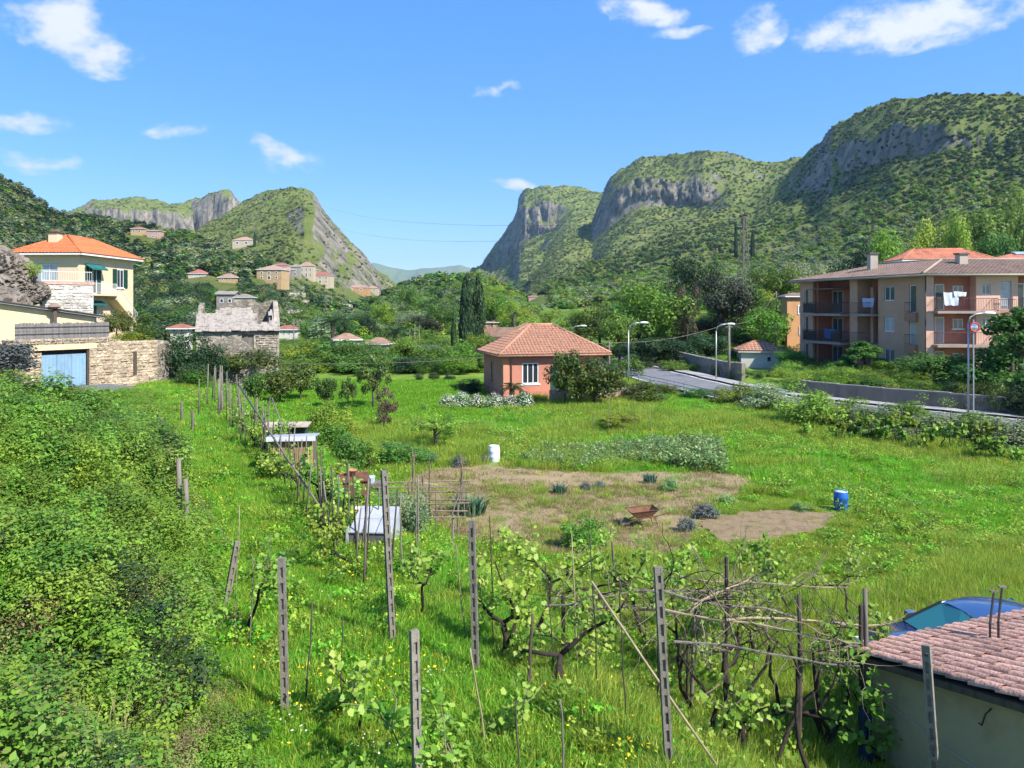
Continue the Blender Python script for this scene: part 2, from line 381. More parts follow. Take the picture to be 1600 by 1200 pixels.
def P_lin(t, px): return t
def mkprof(cliff):
    """cliff: (px0, px1, t0, t1, f0, f1): between t0 and t1 the climb goes f0 -> f1"""
    def pr(t, px):
        f = t.copy() if isinstance(t, np.ndarray) else np.array(t, float)
        for (a, b, t0, t1, f0, f1) in cliff:
            w = sst(a - 25, a + 25, px) * (1 - sst(b - 30, b + 30, px))
            g = np.where(t < t0, t / t0 * f0, np.where(t < t1, f0 + (t - t0) / (t1 - t0) * (f1 - f0), f1 + (t - t1) / (1 - t1) * (1 - f1)))
            f = f * (1 - w) + g * w
        return f
    return pr
HILLS = {}
HILLS['R1'] = Hill([(800,474,420),(830,468,430),(860,445,460),(920,420,560),(1000,385,700),(1100,342,800),(1180,313,860),(1230,275,880),(1270,236,860),(1300,200,820),(1350,174,760),(1400,155,700),(1450,146,650),(1520,142,600),(1600,147,560),(1750,165,520),(2000,200,480)],
    [(800,330),(860,300),(950,200),(1050,150),(1200,120),(1400,110),(1600,105),(2000,95)],
    mkprof([(1255, 1570, .80, .845, .74, .88)]), .10, 11)
HILLS['R2'] = Hill([(820,440,1000),(880,372,1250),(925,345,1350),(940,308,1340),(952,282,1320),(968,266,1300),(1000,250,1260),(1060,238,1200),(1100,232,1150),(1150,240,1120),(1200,252,1100),(1260,243,1080),(1330,235,1050),(1420,230,1000)],
    [(820,520),(900,560),(1000,700),(1100,800),(1420,800)],
    mkprof([(930, 1120, .78, .835, .66, .87)]), .09, 23)
HILLS['R3'] = Hill([(700,444,1500),(735,428,1900),(752,412,1950),(770,392,1950),(788,366,1930),(802,345,1910),(808,325,1900),(811,308,1880),(820,297,1850),(838,292,1820),(880,293,1780),(940,296,1750),(1010,300,1700),(1080,310,1650)],
    [(700,900),(1080,900)],
    mkprof([(745, 870, .83, .88, .58, .9)]), .09, 31)
HILLS['L2'] = Hill([(230,400,520),(280,372,640),(310,355,760),(345,335,840),(380,316,880),(410,303,880),(432,296,870),(455,292,860),(475,294,850),(490,304,845),(505,322,850),(520,343,860),(545,372,880),(565,392,900),(590,420,920),(615,440,930),(650,458,900),(700,470,800)],
    [(230,150),(300,130),(400,125),(500,130),(600,150),(700,180)],
    lambda t, px, _p=mkprof([(470, 600, .62, .72, .52, .86)]): _p(t ** .75, px), .11, 41)
HILLS['L3'] = Hill([(60,350,1500),(105,333,1500),(125,322,1500),(150,311,1480),(200,309,1460),(260,313,1450),(300,316,1440),(322,306,1420),(345,297,1400),(358,300,1400),(376,316,1420),(410,330,1420),(460,340,1420)],
    [(60,700),(460,760)],
    mkprof([(90, 290, .78, .84, .4, .9), (300, 390, .85, .9, .5, .95)]), .10, 53)
HILLS['L1'] = Hill([(-500,180,300),(-100,240,330),(0,276,340),(30,291,345),(60,312,345),(85,332,345),(110,337,340),(160,342,340),(210,352,335),(250,362,330),(300,372,320),(350,385,310),(400,405,290),(440,430,260)],
    [(-500,75),(0,80),(100,84),(200,90),(300,105),(440,120)], P_lin, .06, 67)
HILLS['C'] = Hill([(560,478,300),(600,462,290),(640,447,280),(680,436,270),(720,431,262),(745,432,258),(775,446,250),(800,460,240),(830,478,230),(860,490,220)],
    [(560,150),(700,135),(860,140)], P_lin, .06, 71)
def Z(x, y):
    z = G(x, y)
    for h in HILLS.values(): z = np.maximum(z, h.z(x, y))
    return z
_YS = np.concatenate([np.arange(3, 120, .05), np.arange(120, 1500, 1.0)])
def gp(px, py, ground=Z):
    """pixel -> point where that ray meets the ground"""
    u = (px - 800) / F; v = (HY - py) / F
    zz = ground(u * _YS, _YS) - v * _YS
    i = int(np.argmax(zz > 0))
    y = _YS[i]; return np.array((u * y, y, float(ground(u * y, y))))
def at(px, py, d): return np.array(((px - 800) / F * d, d, (HY - py) / F * d))
def onG(px, d, ground=Z):
    x = (px - 800) / F * d; return np.array((x, d, float(ground(x, d))))
def proj(x, y, z): return 800 + F * x / y, HY - F * z / y

def mat_hill(t0=.83, t1=.95, nm='hill_scrub_and_rock'):
    m, nt, N, L, out = mat_new(nm)
    p = N.new('ShaderNodeBsdfPrincipled'); p.inputs['Roughness'].default_value = .95; p.inputs['Specular IOR Level'].default_value = .1
    geo = N.new('ShaderNodeNewGeometry'); sep = N.new('ShaderNodeSeparateXYZ'); L.new(geo.outputs['Normal'], sep.inputs[0])
    tc = N.new('ShaderNodeTexCoord')
    n = N.new('ShaderNodeTexNoise'); n.inputs['Scale'].default_value = .03; n.inputs['Detail'].default_value = 9; n.inputs['Roughness'].default_value = .7; L.new(tc.outputs['Object'], n.inputs[0])
    mp = N.new('ShaderNodeMapping'); mp.inputs['Scale'].default_value = (1, 1, .45); L.new(tc.outputs['Object'], mp.inputs[0])
    n2 = N.new('ShaderNodeTexNoise'); n2.inputs['Scale'].default_value = .07; n2.inputs['Detail'].default_value = 9; n2.inputs['Roughness'].default_value = .8; L.new(mp.outputs[0], n2.inputs[0])
    veg = ramp(N, [(.3, (.11, .15, .035)), (.5, (.17, .21, .052)), (.7, (.235, .245, .085))]); L.new(n.outputs[0], veg.inputs[0])
    rock = ramp(N, [(.28, (.05, .06, .04)), (.42, (.12, .12, .10)), (.52, (.26, .235, .19)), (.62, (.38, .325, .24)), (.75, (.48, .42, .32))]); L.new(n2.outputs[0], rock.inputs[0])
    # rock where steep
    ad = N.new('ShaderNodeMath'); ad.operation = 'MULTIPLY_ADD'; L.new(n.outputs[0], ad.inputs[0]); ad.inputs[1].default_value = .55; L.new(sep.outputs[2], ad.inputs[2])
    mr = N.new('ShaderNodeMapRange'); L.new(ad.outputs[0], mr.inputs[0]); mr.inputs[1].default_value = t0; mr.inputs[2].default_value = t1; mr.inputs[3].default_value = 1; mr.inputs[4].default_value = 0
    mx = N.new('ShaderNodeMix'); mx.data_type = 'RGBA'; L.new(mr.outputs[0], mx.inputs['Factor']); L.new(veg.outputs[0], mx.inputs['A']); L.new(rock.outputs[0], mx.inputs['B'])
    L.new(mx.outputs['Result'], p.inputs['Base Color'])
    b = N.new('ShaderNodeBump'); b.inputs['Strength'].default_value = 1; b.inputs['Distance'].default_value = 5; L.new(n2.outputs[0], b.inputs['Height']); L.new(b.outputs[0], p.inputs['Normal'])
    L.new(p.outputs[0], out.inputs[0]); return m
MT['hill'] = mat_hill(); MT['hill_rocky'] = mat_hill(.96, 1.06, 'rocky_hill')
for key, (nm, lab, nu, nt) in {
    'R1': ('mountain', 'green mountain with grey cliff band rising behind the apartment block', 420, 150),
    'R2': ('mountain', 'rounded mountain with a shaded cliff left of the tallest one', 300, 150),
    'R3': ('mountain', 'far bluff with a sheer left face at the end of the valley', 240, 140),
    'L2': ('mountain', 'pointed scrubby peak with pale rock on its right flank', 300, 160),
    'L3': ('mountain', 'far rocky ridge with pale quarry scars behind the villa', 240, 110),
    'L1': ('hillside', 'dark wooded slope behind the villa at the left edge', 260, 120),
    'C': ('hillside', 'low bright green knoll behind the twin cypresses', 160, 60)}.items():
    o = addobj(nm, HILLS[key].mesh(nm, MT['hill_rocky' if key in ('L2', 'L3') else 'hill'], nu, nt)); tag(o, lab, 'hill' if nm == 'hillside' else 'mountain', kind='structure')
# far blue mountains
def far_range():
    px = np.linspace(430, 900, 240); prof = interp([(430, 440), (560, 415), (585, 410), (610, 417), (640, 421), (670, 419), (700, 417), (716, 414), (735, 418), (760, 430), (800, 438), (900, 440)])
    V = []; t = np.linspace(0, 1.4, 40)
    P, T = np.meshgrid(px, t); y = 7000 + 1800 * T; u = (P - 800) / F
    zc = (HY - prof(P)) / F * 8800
    z = -10 + (zc + 10) * np.where(T < 1, T, 2 - T) + fbm(u * y / 300, y / 300, 0, 5, 5) * 90 * np.clip(T * 2, 0, 1) * np.clip((1 - T) * 5, .25, 1)
    V = np.stack([u * y, y, z], -1).reshape(-1, 3); i = np.arange(39 * 240).reshape(39, 240)[:, :-1]
    f = np.stack([i, i + 1, i + 241, i + 240], -1).reshape(-1, 4)
    o = addobj('mountain', npmesh('mountain', V, f, MT['hill'], True)); tag(o, 'distant blue mountains closing the gap of the valley', 'mountain', kind='structure')
far_range()
# ground sheet
def mat_ground():
    m, nt, N, L, out = mat_new('ground_earth_and_grass')
    p = N.new('ShaderNodeBsdfPrincipled'); p.inputs['Roughness'].default_value = 1; p.inputs['Specular IOR Level'].default_value = .05
    tc = N.new('ShaderNodeTexCoord')
    n = N.new('ShaderNodeTexNoise'); n.inputs['Scale'].default_value = .35; n.inputs['Detail'].default_value = 9; n.inputs['Roughness'].default_value = .7; L.new(tc.outputs['Object'], n.inputs[0])
    r = ramp(N, [(.3, (.08, .13, .025)), (.48, (.12, .2, .03)), (.6, (.17, .25, .04)), (.75, (.24, .23, .09))]); L.new(n.outputs[0], r.inputs[0])
    L.new(r.outputs[0], p.inputs['Base Color']); L.new(p.outputs[0], out.inputs[0]); return m
MT['ground'] = mat_ground()
def ground_mesh():
    ys = np.concatenate([np.linspace(1.2, 60, 260), np.geomspace(60.5, 9000, 140)])
    us = np.concatenate([np.linspace(-2.4, -.9, 40), np.linspace(-.88, .88, 260), np.linspace(.9, 2.4, 40)])
    U, Y = np.meshgrid(us, ys); X = U * Y; V = np.stack([X, Y, G(X, Y)], -1).reshape(-1, 3)
    m = len(us); i = np.arange((len(ys) - 1) * m).reshape(-1, m)[:, :-1]
    f = np.stack([i, i + 1, i + m + 1, i + m], -1).reshape(-1, 4)
    return npmesh('ground', V, f, MT['ground'], True)
o = addobj('ground', ground_mesh()); tag(o, 'green valley floor of meadow and garden ground', 'ground', kind='structure')

def sheet(name, poly_px, mat, label, cat, lift=.02, step=.3, ragged=.25, kind='structure', ground=G, world=False, seed=0, furrow=0):
    """thin sheet following the ground inside an outline"""
    pts = [np.array(p, float)[:2] for p in poly_px] if world else [gp(a, b, ground)[:2] for a, b in poly_px]
    A = np.array(pts); lo = A.min(0) - 1; hi = A.max(0) + 1
    xs = np.arange(lo[0], hi[0], step); ys = np.arange(lo[1], hi[1], step)
    X, Y = np.meshgrid(xs, ys)
    def inside(x, y):
        c = np.zeros(x.shape, bool); j = len(A) - 1
        for i in range(len(A)):
            xi, yi = A[i]; xj, yj = A[j]
            c ^= ((yi > y) != (yj > y)) & (x < (xj - xi) * (y - yi) / (yj - yi + 1e-12) + xi); j = i
        return c
    wx = fbm(X * .7, Y * .7, 0, seed + 91, 4) * ragged * 3; wy = fbm(X * .7, Y * .7, 0, seed + 97, 4) * ragged * 3
    I = inside(X + wx, Y + wy)
    Zz = G(X, Y) + lift + furrow * np.sin((X * .35 + Y * .94) * 2 * np.pi / .62)
    m = len(xs); idx = np.arange(len(ys) * m).reshape(len(ys), m)
    q = I[:-1, :-1] & I[1:, :-1] & I[:-1, 1:] & I[1:, 1:]
    f = np.stack([idx[:-1, :-1][q], idx[:-1, 1:][q], idx[1:, 1:][q], idx[1:, :-1][q]], -1)
    used = np.unique(f); remap = np.zeros(len(ys) * m, int); remap[used] = np.arange(len(used))
    V = np.stack([X, Y, Zz], -1).reshape(-1, 3)[used]
    o = addobj(name, npmesh(name, V, remap[f], mat, True)); tag(o, label, cat, kind=kind)
    return o, inside
MT['soil'] = mat_basic('dry_soil', (.31, .235, .135), 1, .35, 1.1, .9, 9, spec=.05, dirt=(.17, .18, .06))
MT['tilled'] = mat_basic('tilled_soil', (.19, .14, .085), 1, .35, 3, .9, 12, spec=.05)
MT['asphalt'] = mat_basic('asphalt', (.10, .10, .105), .9, .2, 1.5, .3, 60)
MT['asphalt2'] = mat_basic('pale_asphalt', (.16, .16, .165), .9, .2, 1.5, .3, 60)
_, in_soilA = sheet('soil_bed', [(660,735),(760,726),(900,738),(1000,735),(1150,742),(1190,760),(1120,790),(1100,830),(1060,870),(900,880),(700,850),(640,800),(620,760)], MT['soil'], 'large dry mown plot of bare earth behind the vines', 'soil', .02, .2, .3, seed=1)
_, in_soilB = sheet('soil_bed', [(1085,818),(1180,800),(1250,800),(1320,806),(1290,828),(1200,850),(1120,845)], MT['tilled'], 'freshly tilled brown bed near the blue barrel', 'soil', .055, .08, .18, seed=2, furrow=.035)
# ---------------------------------------------------------------- vegetation kit
OVAL = [(-.5, 0), (-.28, .3), (.05, .34), (.55, 0), (.05, -.34), (-.28, -.3)]
LOBED = [(-.36, 0), (-.46, .26), (-.2, .4), (.02, .5), (.18, .34), (.5, 0), (.18, -.34), (.02, -.5), (-.2, -.4), (-.46, -.26)]
def leafmesh(name, C, Nn, size, mat, lv, rng, aspect=.6, tipdrop=0.0, shape=None):
    n = len(C)
    Nn = Nn / (np.linalg.norm(Nn, axis=1, keepdims=True) + 1e-9)
    a = rng.normal(size=(n, 3)); t = a - (a * Nn).sum(1, keepdims=True) * Nn; t /= np.linalg.norm(t, axis=1, keepdims=True) + 1e-9
    b = np.cross(Nn, t); size = np.broadcast_to(np.asarray(size, float), (n,))[:, None]
    if shape is not None:
        V = np.stack([C + t * size * p + b * size * q * aspect * 1.3 - Nn * size * (tipdrop * max(p, 0) - .35 * abs(q)) for p, q in shape], 1).reshape(-1, 3)
        return npmesh(name, V, np.arange(n * len(shape)).reshape(n, len(shape)), mat if isinstance(mat, (list, tuple)) else [mat], False, {'lv': lv})
    V = np.stack([C - t * size * .5, C + b * size * aspect * .5 + t * size * .08, C + t * size * .5 - Nn * size * tipdrop, C - b * size * aspect * .5 + t * size * .08], 1).reshape(-1, 3)
    f = np.arange(n * 4).reshape(n, 4)
    mats = mat if isinstance(mat, (list, tuple)) else [mat]
    return npmesh(name, V, f, mats, False, {'lv': lv})
def rdir(rng, n):
    d = rng.normal(size=(n, 3)); return d / np.linalg.norm(d, axis=1, keepdims=True)
def blob_leaves(rng, n, B, R, up=.35, rand=.6, shell=.5, squash=1.0):
    """B (k,3) blob centres, R (k,) radii"""
    B = np.asarray(B, float); R = np.asarray(R, float)
    k = rng.choice(len(B), n, p=R ** 2 / (R ** 2).sum())
    d = rdir(rng, n); r = R[k] * (shell + (1 - shell) * rng.random(n) ** .5)
    C = B[k] + d * r[:, None] * np.array((1, 1, squash))
    Nn = d * .8 + rng.normal(size=(n, 3)) * rand * .6 + np.array((0, 0, up))
    br = rng.random(len(B))
    lv = np.clip(.45 * br[k] + .55 * rng.random(n), 0, 1)
    return C, Nn, lv
def crown_unit(kind, seed, n, leaf, mat, name='crown'):
    """unit tree crown: height 1, radius .5"""
    rng = np.random.default_rng(seed)
    if kind == 'round':
        k = 34; d = rdir(rng, k); rr = rng.random(k) ** .4
        B = np.stack([d[:, 0] * .40 * rr, d[:, 1] * .40 * rr, .57 + d[:, 2] * .31 * rr], 1); R = rng.uniform(.1, .17, k)
    elif kind == 'low':      # shrub, reaches the ground
        k = 26; d = rdir(rng, k); d[:, 2] = np.abs(d[:, 2]); rr = rng.random(k) ** .45
        B = np.stack([d[:, 0] * .42 * rr, d[:, 1] * .42 * rr, .16 + d[:, 2] * .68 * rr], 1); R = rng.uniform(.12, .2, k)
    elif kind == 'spindle':
        k = 40; t = np.linspace(.03, .93, k); w = np.interp(t, [0, .12, .45, .75, 1], [.28, .38, .38, .26, .04])
        a = rng.random(k) * 6.28; B = np.stack([np.cos(a) * w * .5, np.sin(a) * w * .5, t], 1); R = w * .42 + .03
    elif kind == 'cone':
        k = 44; t = rng.random(k) ** 1.2 * .8 + .12; w = np.interp(t, [.1, .25, .6, .95], [.40, .44, .26, .03]) * rng.uniform(.4, 1, k)
        a = rng.random(k) * 6.28; B = np.stack([np.cos(a) * w, np.sin(a) * w, t], 1); R = np.interp(t, [0, 1], [.13, .06]) * rng.uniform(.8, 1.2, k)
    elif kind == 'loose':
        k = 26; d = rdir(rng, k); rr = rng.random(k) ** .35
        B = np.stack([d[:, 0] * .38 * rr, d[:, 1] * .38 * rr, .58 + d[:, 2] * .32 * rr], 1); R = rng.uniform(.05, .12, k)
    C, Nn, lv = blob_leaves(rng, n, B, R, shell=.35 if kind != 'loose' else .1)
    return leafmesh(name, C, Nn, leaf * rng.uniform(.7, 1.35, n), mat, lv, rng)
def trunk_unit(seed, top=.62, r=.03, limbs=6, name='trunk'):
    rng = np.random.default_rng(seed); m = MB()
    p = [np.array((0, 0, -.04))]
    for i in range(5): p.append(p[-1] + np.array((rng.normal() * .018, rng.normal() * .018, (top + .04) / 5)))
    m.tube(p, [r * 1.25, r, r * .85, r * .65, r * .45, r * .2], 7)
    for i in range(limbs):
        b = p[2] + (p[4] - p[2]) * rng.random(); a = rng.random() * 6.28; l = rng.uniform(.18, .34)
        q = [b, b + np.array((math.cos(a) * l * .5, math.sin(a) * l * .5, l * .45)), b + np.array((math.cos(a) * l, math.sin(a) * l, l * .8))]
        m.tube(q, [r * .5, r * .33, r * .1], 5)
    return m.mesh(name, MT['bark'], True)
_cr = {}
SPEC = {'fresh': ('round', 'fresh', 5200, .036), 'broad': ('round', 'broad', 5200, .036), 'dark': ('round', 'dark', 6500, .034), 'purple': ('round', 'purple', 7000, .03),
        'olive': ('round', 'olive', 5200, .032), 'citrus': ('round', 'citrus', 3600, .05), 'brown': ('loose', 'brown', 3600, .026), 'cypress': ('spindle', 'dark', 8000, .075),
        'cone': ('cone', 'broad', 12000, .036), 'shrub': ('low', 'broad', 4200, .045), 'shrubf': ('low', 'fresh', 4600, .04), 'shruby': ('low', 'yellow', 3600, .045), 'shrubd': ('low', 'dark', 4600, .04),
        'shrubc': ('low', 'citrus', 4200, .042), 'shrubo': ('low', 'olive', 4200, .04), 'shrubg': ('low', 'grey', 1500, .07), 'shrubb': ('low', 'bean', 2600, .07),
        'loose': ('loose', 'fresh', 2200, .032), 'loosey': ('loose', 'yellow', 2600, .035), 'loosec': ('loose', 'citrus', 2600, .045), 'loosec2': ('loose', 'brown', 1200, .045)}
def crown_of(t, v):
    k = (t, v)
    if k not in _cr:
        kind, mt, n, lf = SPEC[t]; _cr[k] = crown_unit(kind, hash(kind) % 97 * 0 + v * 31 + len(_cr) * 7 + 3, n, lf, MT[mt])
    return _cr[k]
_tr = {}
def trunk_of(v, low):
    k = (v, low)
    if k not in _tr: _tr[k] = trunk_unit(v * 13 + 5, .3 if low else .62, .03, 5 if low else 7)
    return _tr[k]
_cnt = 0
def plant(name, base, w, h, t, label, cat, group=None, parts=True):
    global _cnt
    _cnt += 1; v = _cnt % 3
    e = empty(name, base, (_cnt * 2.4) % 6.28, label, cat, group)
    addobj('crown', crown_of(t, v), e, scale=(w, w, h))
    if parts:
        low = SPEC[t][0] in ('low',)
        addobj('trunk', trunk_of(v, low), e, scale=(w * (.8 if not low else .7), w * (.8 if not low else .7), h))
    return e
def tree(px, ytop, wpx, d, t, label, name='tree', cat='tree', group=None, ybase=None):
    if ybase is not None: base = at(px, ybase, d)
    else: base = onG(px, d)
    h = (HY - ytop) / F * d - base[2]; w = wpx / F * d * (1.18 if t != 'cypress' else 1.0)
    return plant(name, base, w, h, t, label, cat, group)
# geometry-node scatter for stuff
_gn = {}
def gn_group(coll):
    if coll.name in _gn: return _gn[coll.name]
    ng = bpy.data.node_groups.new('scatter', 'GeometryNodeTree')
    ng.interface.new_socket('Geometry', in_out='INPUT', socket_type='NodeSocketGeometry')
    ng.interface.new_socket('Geometry', in_out='OUTPUT', socket_type='NodeSocketGeometry')
    N = ng.nodes; L = ng.links
    gi = N.new('NodeGroupInput'); go = N.new('NodeGroupOutput')
    ci = N.new('GeometryNodeCollectionInfo'); ci.inputs['Collection'].default_value = coll
    ci.inputs['Separate Children'].default_value = True; ci.inputs['Reset Children'].default_value = True
    ip = N.new('GeometryNodeInstanceOnPoints'); ip.inputs['Pick Instance'].default_value = True
    def na(n, ty):
        a = N.new('GeometryNodeInputNamedAttribute'); a.data_type = ty; a.inputs[0].default_value = n; return a.outputs[0]
    L.new(gi.outputs[0], ip.inputs['Points']); L.new(ci.outputs[0], ip.inputs['Instance'])
    L.new(na('idx', 'INT'), ip.inputs['Instance Index']); L.new(na('rot', 'FLOAT_VECTOR'), ip.inputs['Rotation']); L.new(na('scl', 'FLOAT_VECTOR'), ip.inputs['Scale'])
    L.new(ip.outputs[0], go.inputs[0])
    _gn[coll.name] = ng; return ng
def variants(cname, meshes):
    c = bpy.data.collections.new(cname)
    for i, me in enumerate(meshes):
        o = bpy.data.objects.new('%s_%02d' % (cname, i), me); c.objects.link(o)
    return c
def scatter(name, label, cat, P, S, idx, coll, rot=None, seed=0):
    n = len(P); rng = np.random.default_rng(seed + 100)
    me = bpy.data.meshes.new(name); me.vertices.add(n); me.vertices.foreach_set('co', np.asarray(P, np.float32).ravel())
    S = np.asarray(S, np.float32)
    if S.ndim == 1: S = np.stack([S, S, S], 1)
    a = me.attributes.new('scl', 'FLOAT_VECTOR', 'POINT'); a.data.foreach_set('vector', S.ravel().astype(np.float32))
    if rot is None: rot = np.stack([rng.normal(size=n) * .06, rng.normal(size=n) * .06, rng.random(n) * 6.283], 1)
    a = me.attributes.new('rot', 'FLOAT_VECTOR', 'POINT'); a.data.foreach_set('vector', np.asarray(rot, np.float32).ravel())
    a = me.attributes.new('idx', 'INT', 'POINT'); a.data.foreach_set('value', np.asarray(idx, np.int32))
    o = addobj(name, me); tag(o, label, cat, kind='stuff')
    md = o.modifiers.new('scatter', 'NODES'); md.node_group = gn_group(coll)
    return o
# light crowns for far woods
def far_crown(seed, mat, n=170, leaf=.17, squash=.8):
    rng = np.random.default_rng(seed); k = 9
    d = rdir(rng, k); B = d * .3 * rng.random((k, 1)) ** .5; B[:, 2] = B[:, 2] * squash + .42; R = rng.uniform(.14, .24, k)
    C, Nn, lv = blob_leaves(rng, n, B, R, shell=.8, up=.9, rand=.35)
    return leafmesh('far_crown', C, Nn, leaf * rng.uniform(.7, 1.3, n), mat, lv, rng, .8)
FAR_ORDER = ['broad', 'dark', 'fresh', 'olive', 'scrub', 'yellow']
FAR = variants('far_trees', [far_crown(i * 10 + j, MT[m]) for i, m in enumerate(FAR_ORDER) for j in range(3)] + [far_crown(200 + i * 10 + j, MT[m], 1100, .062) for i, m in enumerate(FAR_ORDER) for j in range(3)])
KEEP = []   # (px0, px1, py0, py1, depth): windows kept free so that houses stay in view
def visible_mask(P, S):
    px, py = proj(P[:, 0], P[:, 1], P[:, 2]); pyt = HY - F * (P[:, 2] + S) / P[:, 1]; hw = S * .5 * F / P[:, 1]
    ok = np.ones(len(P), bool)
    for (a, b, c, d, dep) in KEEP:
        ok &= ~((px + hw > a) & (px - hw < b) & (py > c) & (pyt < d) & (P[:, 1] < dep + 6))
    return ok
def wood(hkey, n, size, mix, label, prng=(0, 1), tr=(.02, 1.0), dens=None, seed=0, name='hillside_wood', dead_steep=True):
    """scatter crowns over a hill; mix(px, t, rng)-> probabilities per FAR_ORDER"""
    h = HILLS[hkey]; rng = np.random.default_rng(seed)
    lo, hi = max(h.lo + 8, -160), min(h.hi - 8, 1760)
    px = rng.uniform(max(lo, prng[0]), min(hi, prng[1]), n); df, dc = h.df(px), h.dc(px)
    y2 = rng.random(n); t0, t1 = tr
    ya = df + (dc - df) * t0; yb = df + (dc - df) * t1
    y = np.sqrt(ya ** 2 + y2 * (yb ** 2 - ya ** 2)); t = (y - df) / (dc - df)
    x, yy, z = h.zt(px, t)
    e = .01; _, y3, z3 = h.zt(px, t + e); slope = (z3 - z) / (y3 - yy)
    keep = np.ones(n, bool)
    if dead_steep: keep &= (slope < .95 + .5 * (rng.random(n) - .5)) | (rng.random(n) < .5)
    if dens is not None: keep &= rng.random(n) < dens(px, t, x, yy)
    # do not draw what another hill covers
    zz = Z(x, yy); keep &= z > zz - 3
    P = np.stack([x, yy, z - .4], 1)[keep]; px = px[keep]; t = t[keep]
    S = size(px, t, rng, P)
    m = visible_mask(P, S); P, S, px, t = P[m], S[m], px[m], t[m]
    pr = mix(px, t, P); pr = pr / pr.sum(1, keepdims=True)
    c = (pr.cumsum(1) < rng.random((len(P), 1))).sum(1)
    idx = np.clip(c, 0, len(FAR_ORDER) - 1) * 3 + rng.integers(0, 3, len(P))
    idx = idx + np.where(P[:, 1] < 230, 18, 0)
    sc = np.stack([S * rng.uniform(1, 1.45, len(P)), S * rng.uniform(1, 1.45, len(P)), S], 1)
    return scatter(name, label, 'wood', P, sc, idx, FAR, seed=seed)
# ---------------------------------------------------------------- buildings kit
def wallmat(name, col, **k): 
    a = dict(rough=.9, var=.14, scale=.9, bump=.15, bscale=25); a.update(k); return mat_basic(name, col, **a)
MT['glass'] = mat_basic('window_glass', (.03, .04, .05), .08, .2, 1, spec=.8)
MT['whiteframe'] = mat_basic('white_frame', (.72, .72, .7), .6, .08, 5)
MT['greenshut'] = mat_basic('green_shutter', (.012, .06, .04), .6, .2, 5)
MT['shutgrey'] = mat_basic('grey_roller_shutter', (.42, .40, .37), .7, .1, 5, .5, 40, stretch=(0, 0, 1))
MT['iron'] = mat_basic('dark_iron', (.035, .03, .03), .6, .3, 5)
MT['steel'] = mat_basic('galvanised_steel', (.42, .43, .44), .45, .15, 4, metal=.6)
MT['terracotta'] = mat_basic('old_terracotta', (.37, .19, .12), .9, .5, 4, .4, 15, dirt=(.2, .11, .07))
MT['terra_orange'] = mat_basic('orange_tile', (.50, .155, .06), .85, .22, 1.5, .2, 15)
MT['terra_brown'] = mat_basic('brown_tile', (.22, .15, .115), .9, .3, 1.2, .3, 15)
MT['terra_pink'] = mat_basic('pinkish_tile', (.46, .265, .2), .95, .6, 6, 1.0, 22, dirt=(.2, .135, .1))
MT['darkvoid'] = mat_basic('unlit_interior', (.02, .018, .016), .95, .2, 3)  # near-black paint for sheets that stand in for shade inside rooms and openings
def tiles_face(mb, P0, P1, Q0, Q1, row=.34, wid=.24, th=.045, rng=None):
    """rows of tiles on the quad P0-P1 (eave) to Q0-Q1 (ridge), each a little tilted slab"""
    P0, P1, Q0, Q1 = [np.array(p, float) for p in (P0, P1, Q0, Q1)]
    ex = P1 - P0; L = np.linalg.norm(ex); ex /= L
    up = (Q0 + Q1) / 2 - (P0 + P1) / 2; up -= up.dot(ex) * ex; H = np.linalg.norm(up); up /= H
    n = np.cross(ex, up)
    a0 = (Q0 - P0).dot(ex); a1 = (Q1 - P0).dot(ex)
    rows = max(1, int(H / row)); rh = H / rows
    for i in range(rows):
        t = (i + .5) / rows; lo = a0 * t; hi = L + (a1 - L) * t
        c = int((hi - lo) / wid)
        if c < 1: continue
        w = (hi - lo) / c
        for k in range(c):
            x = lo + w * k; j = (rng.random() - .5) * .03
            b = P0 + ex * (x + .015) + up * (i * rh) + n * (.02 + j * .3)
            A = b + n * th; B = b + ex * (w - .03) + n * th; m_ = b + ex * (w * .5 - .015) + n * (th + .05)
            u = up * (rh * 1.08) - n * th * .7
            s = len(mb.v); pts = [A - n * .03, A, m_, B, B - n * .03]
            mb.v += [tuple(p) for p in pts] + [tuple(p + u) for p in pts]
            for q in range(4): mb.f.append([s + q, s + q + 1, s + q + 6, s + q + 5][::-1])
            mb.f.append([s, s + 1, s + 2, s + 3, s + 4][::-1])
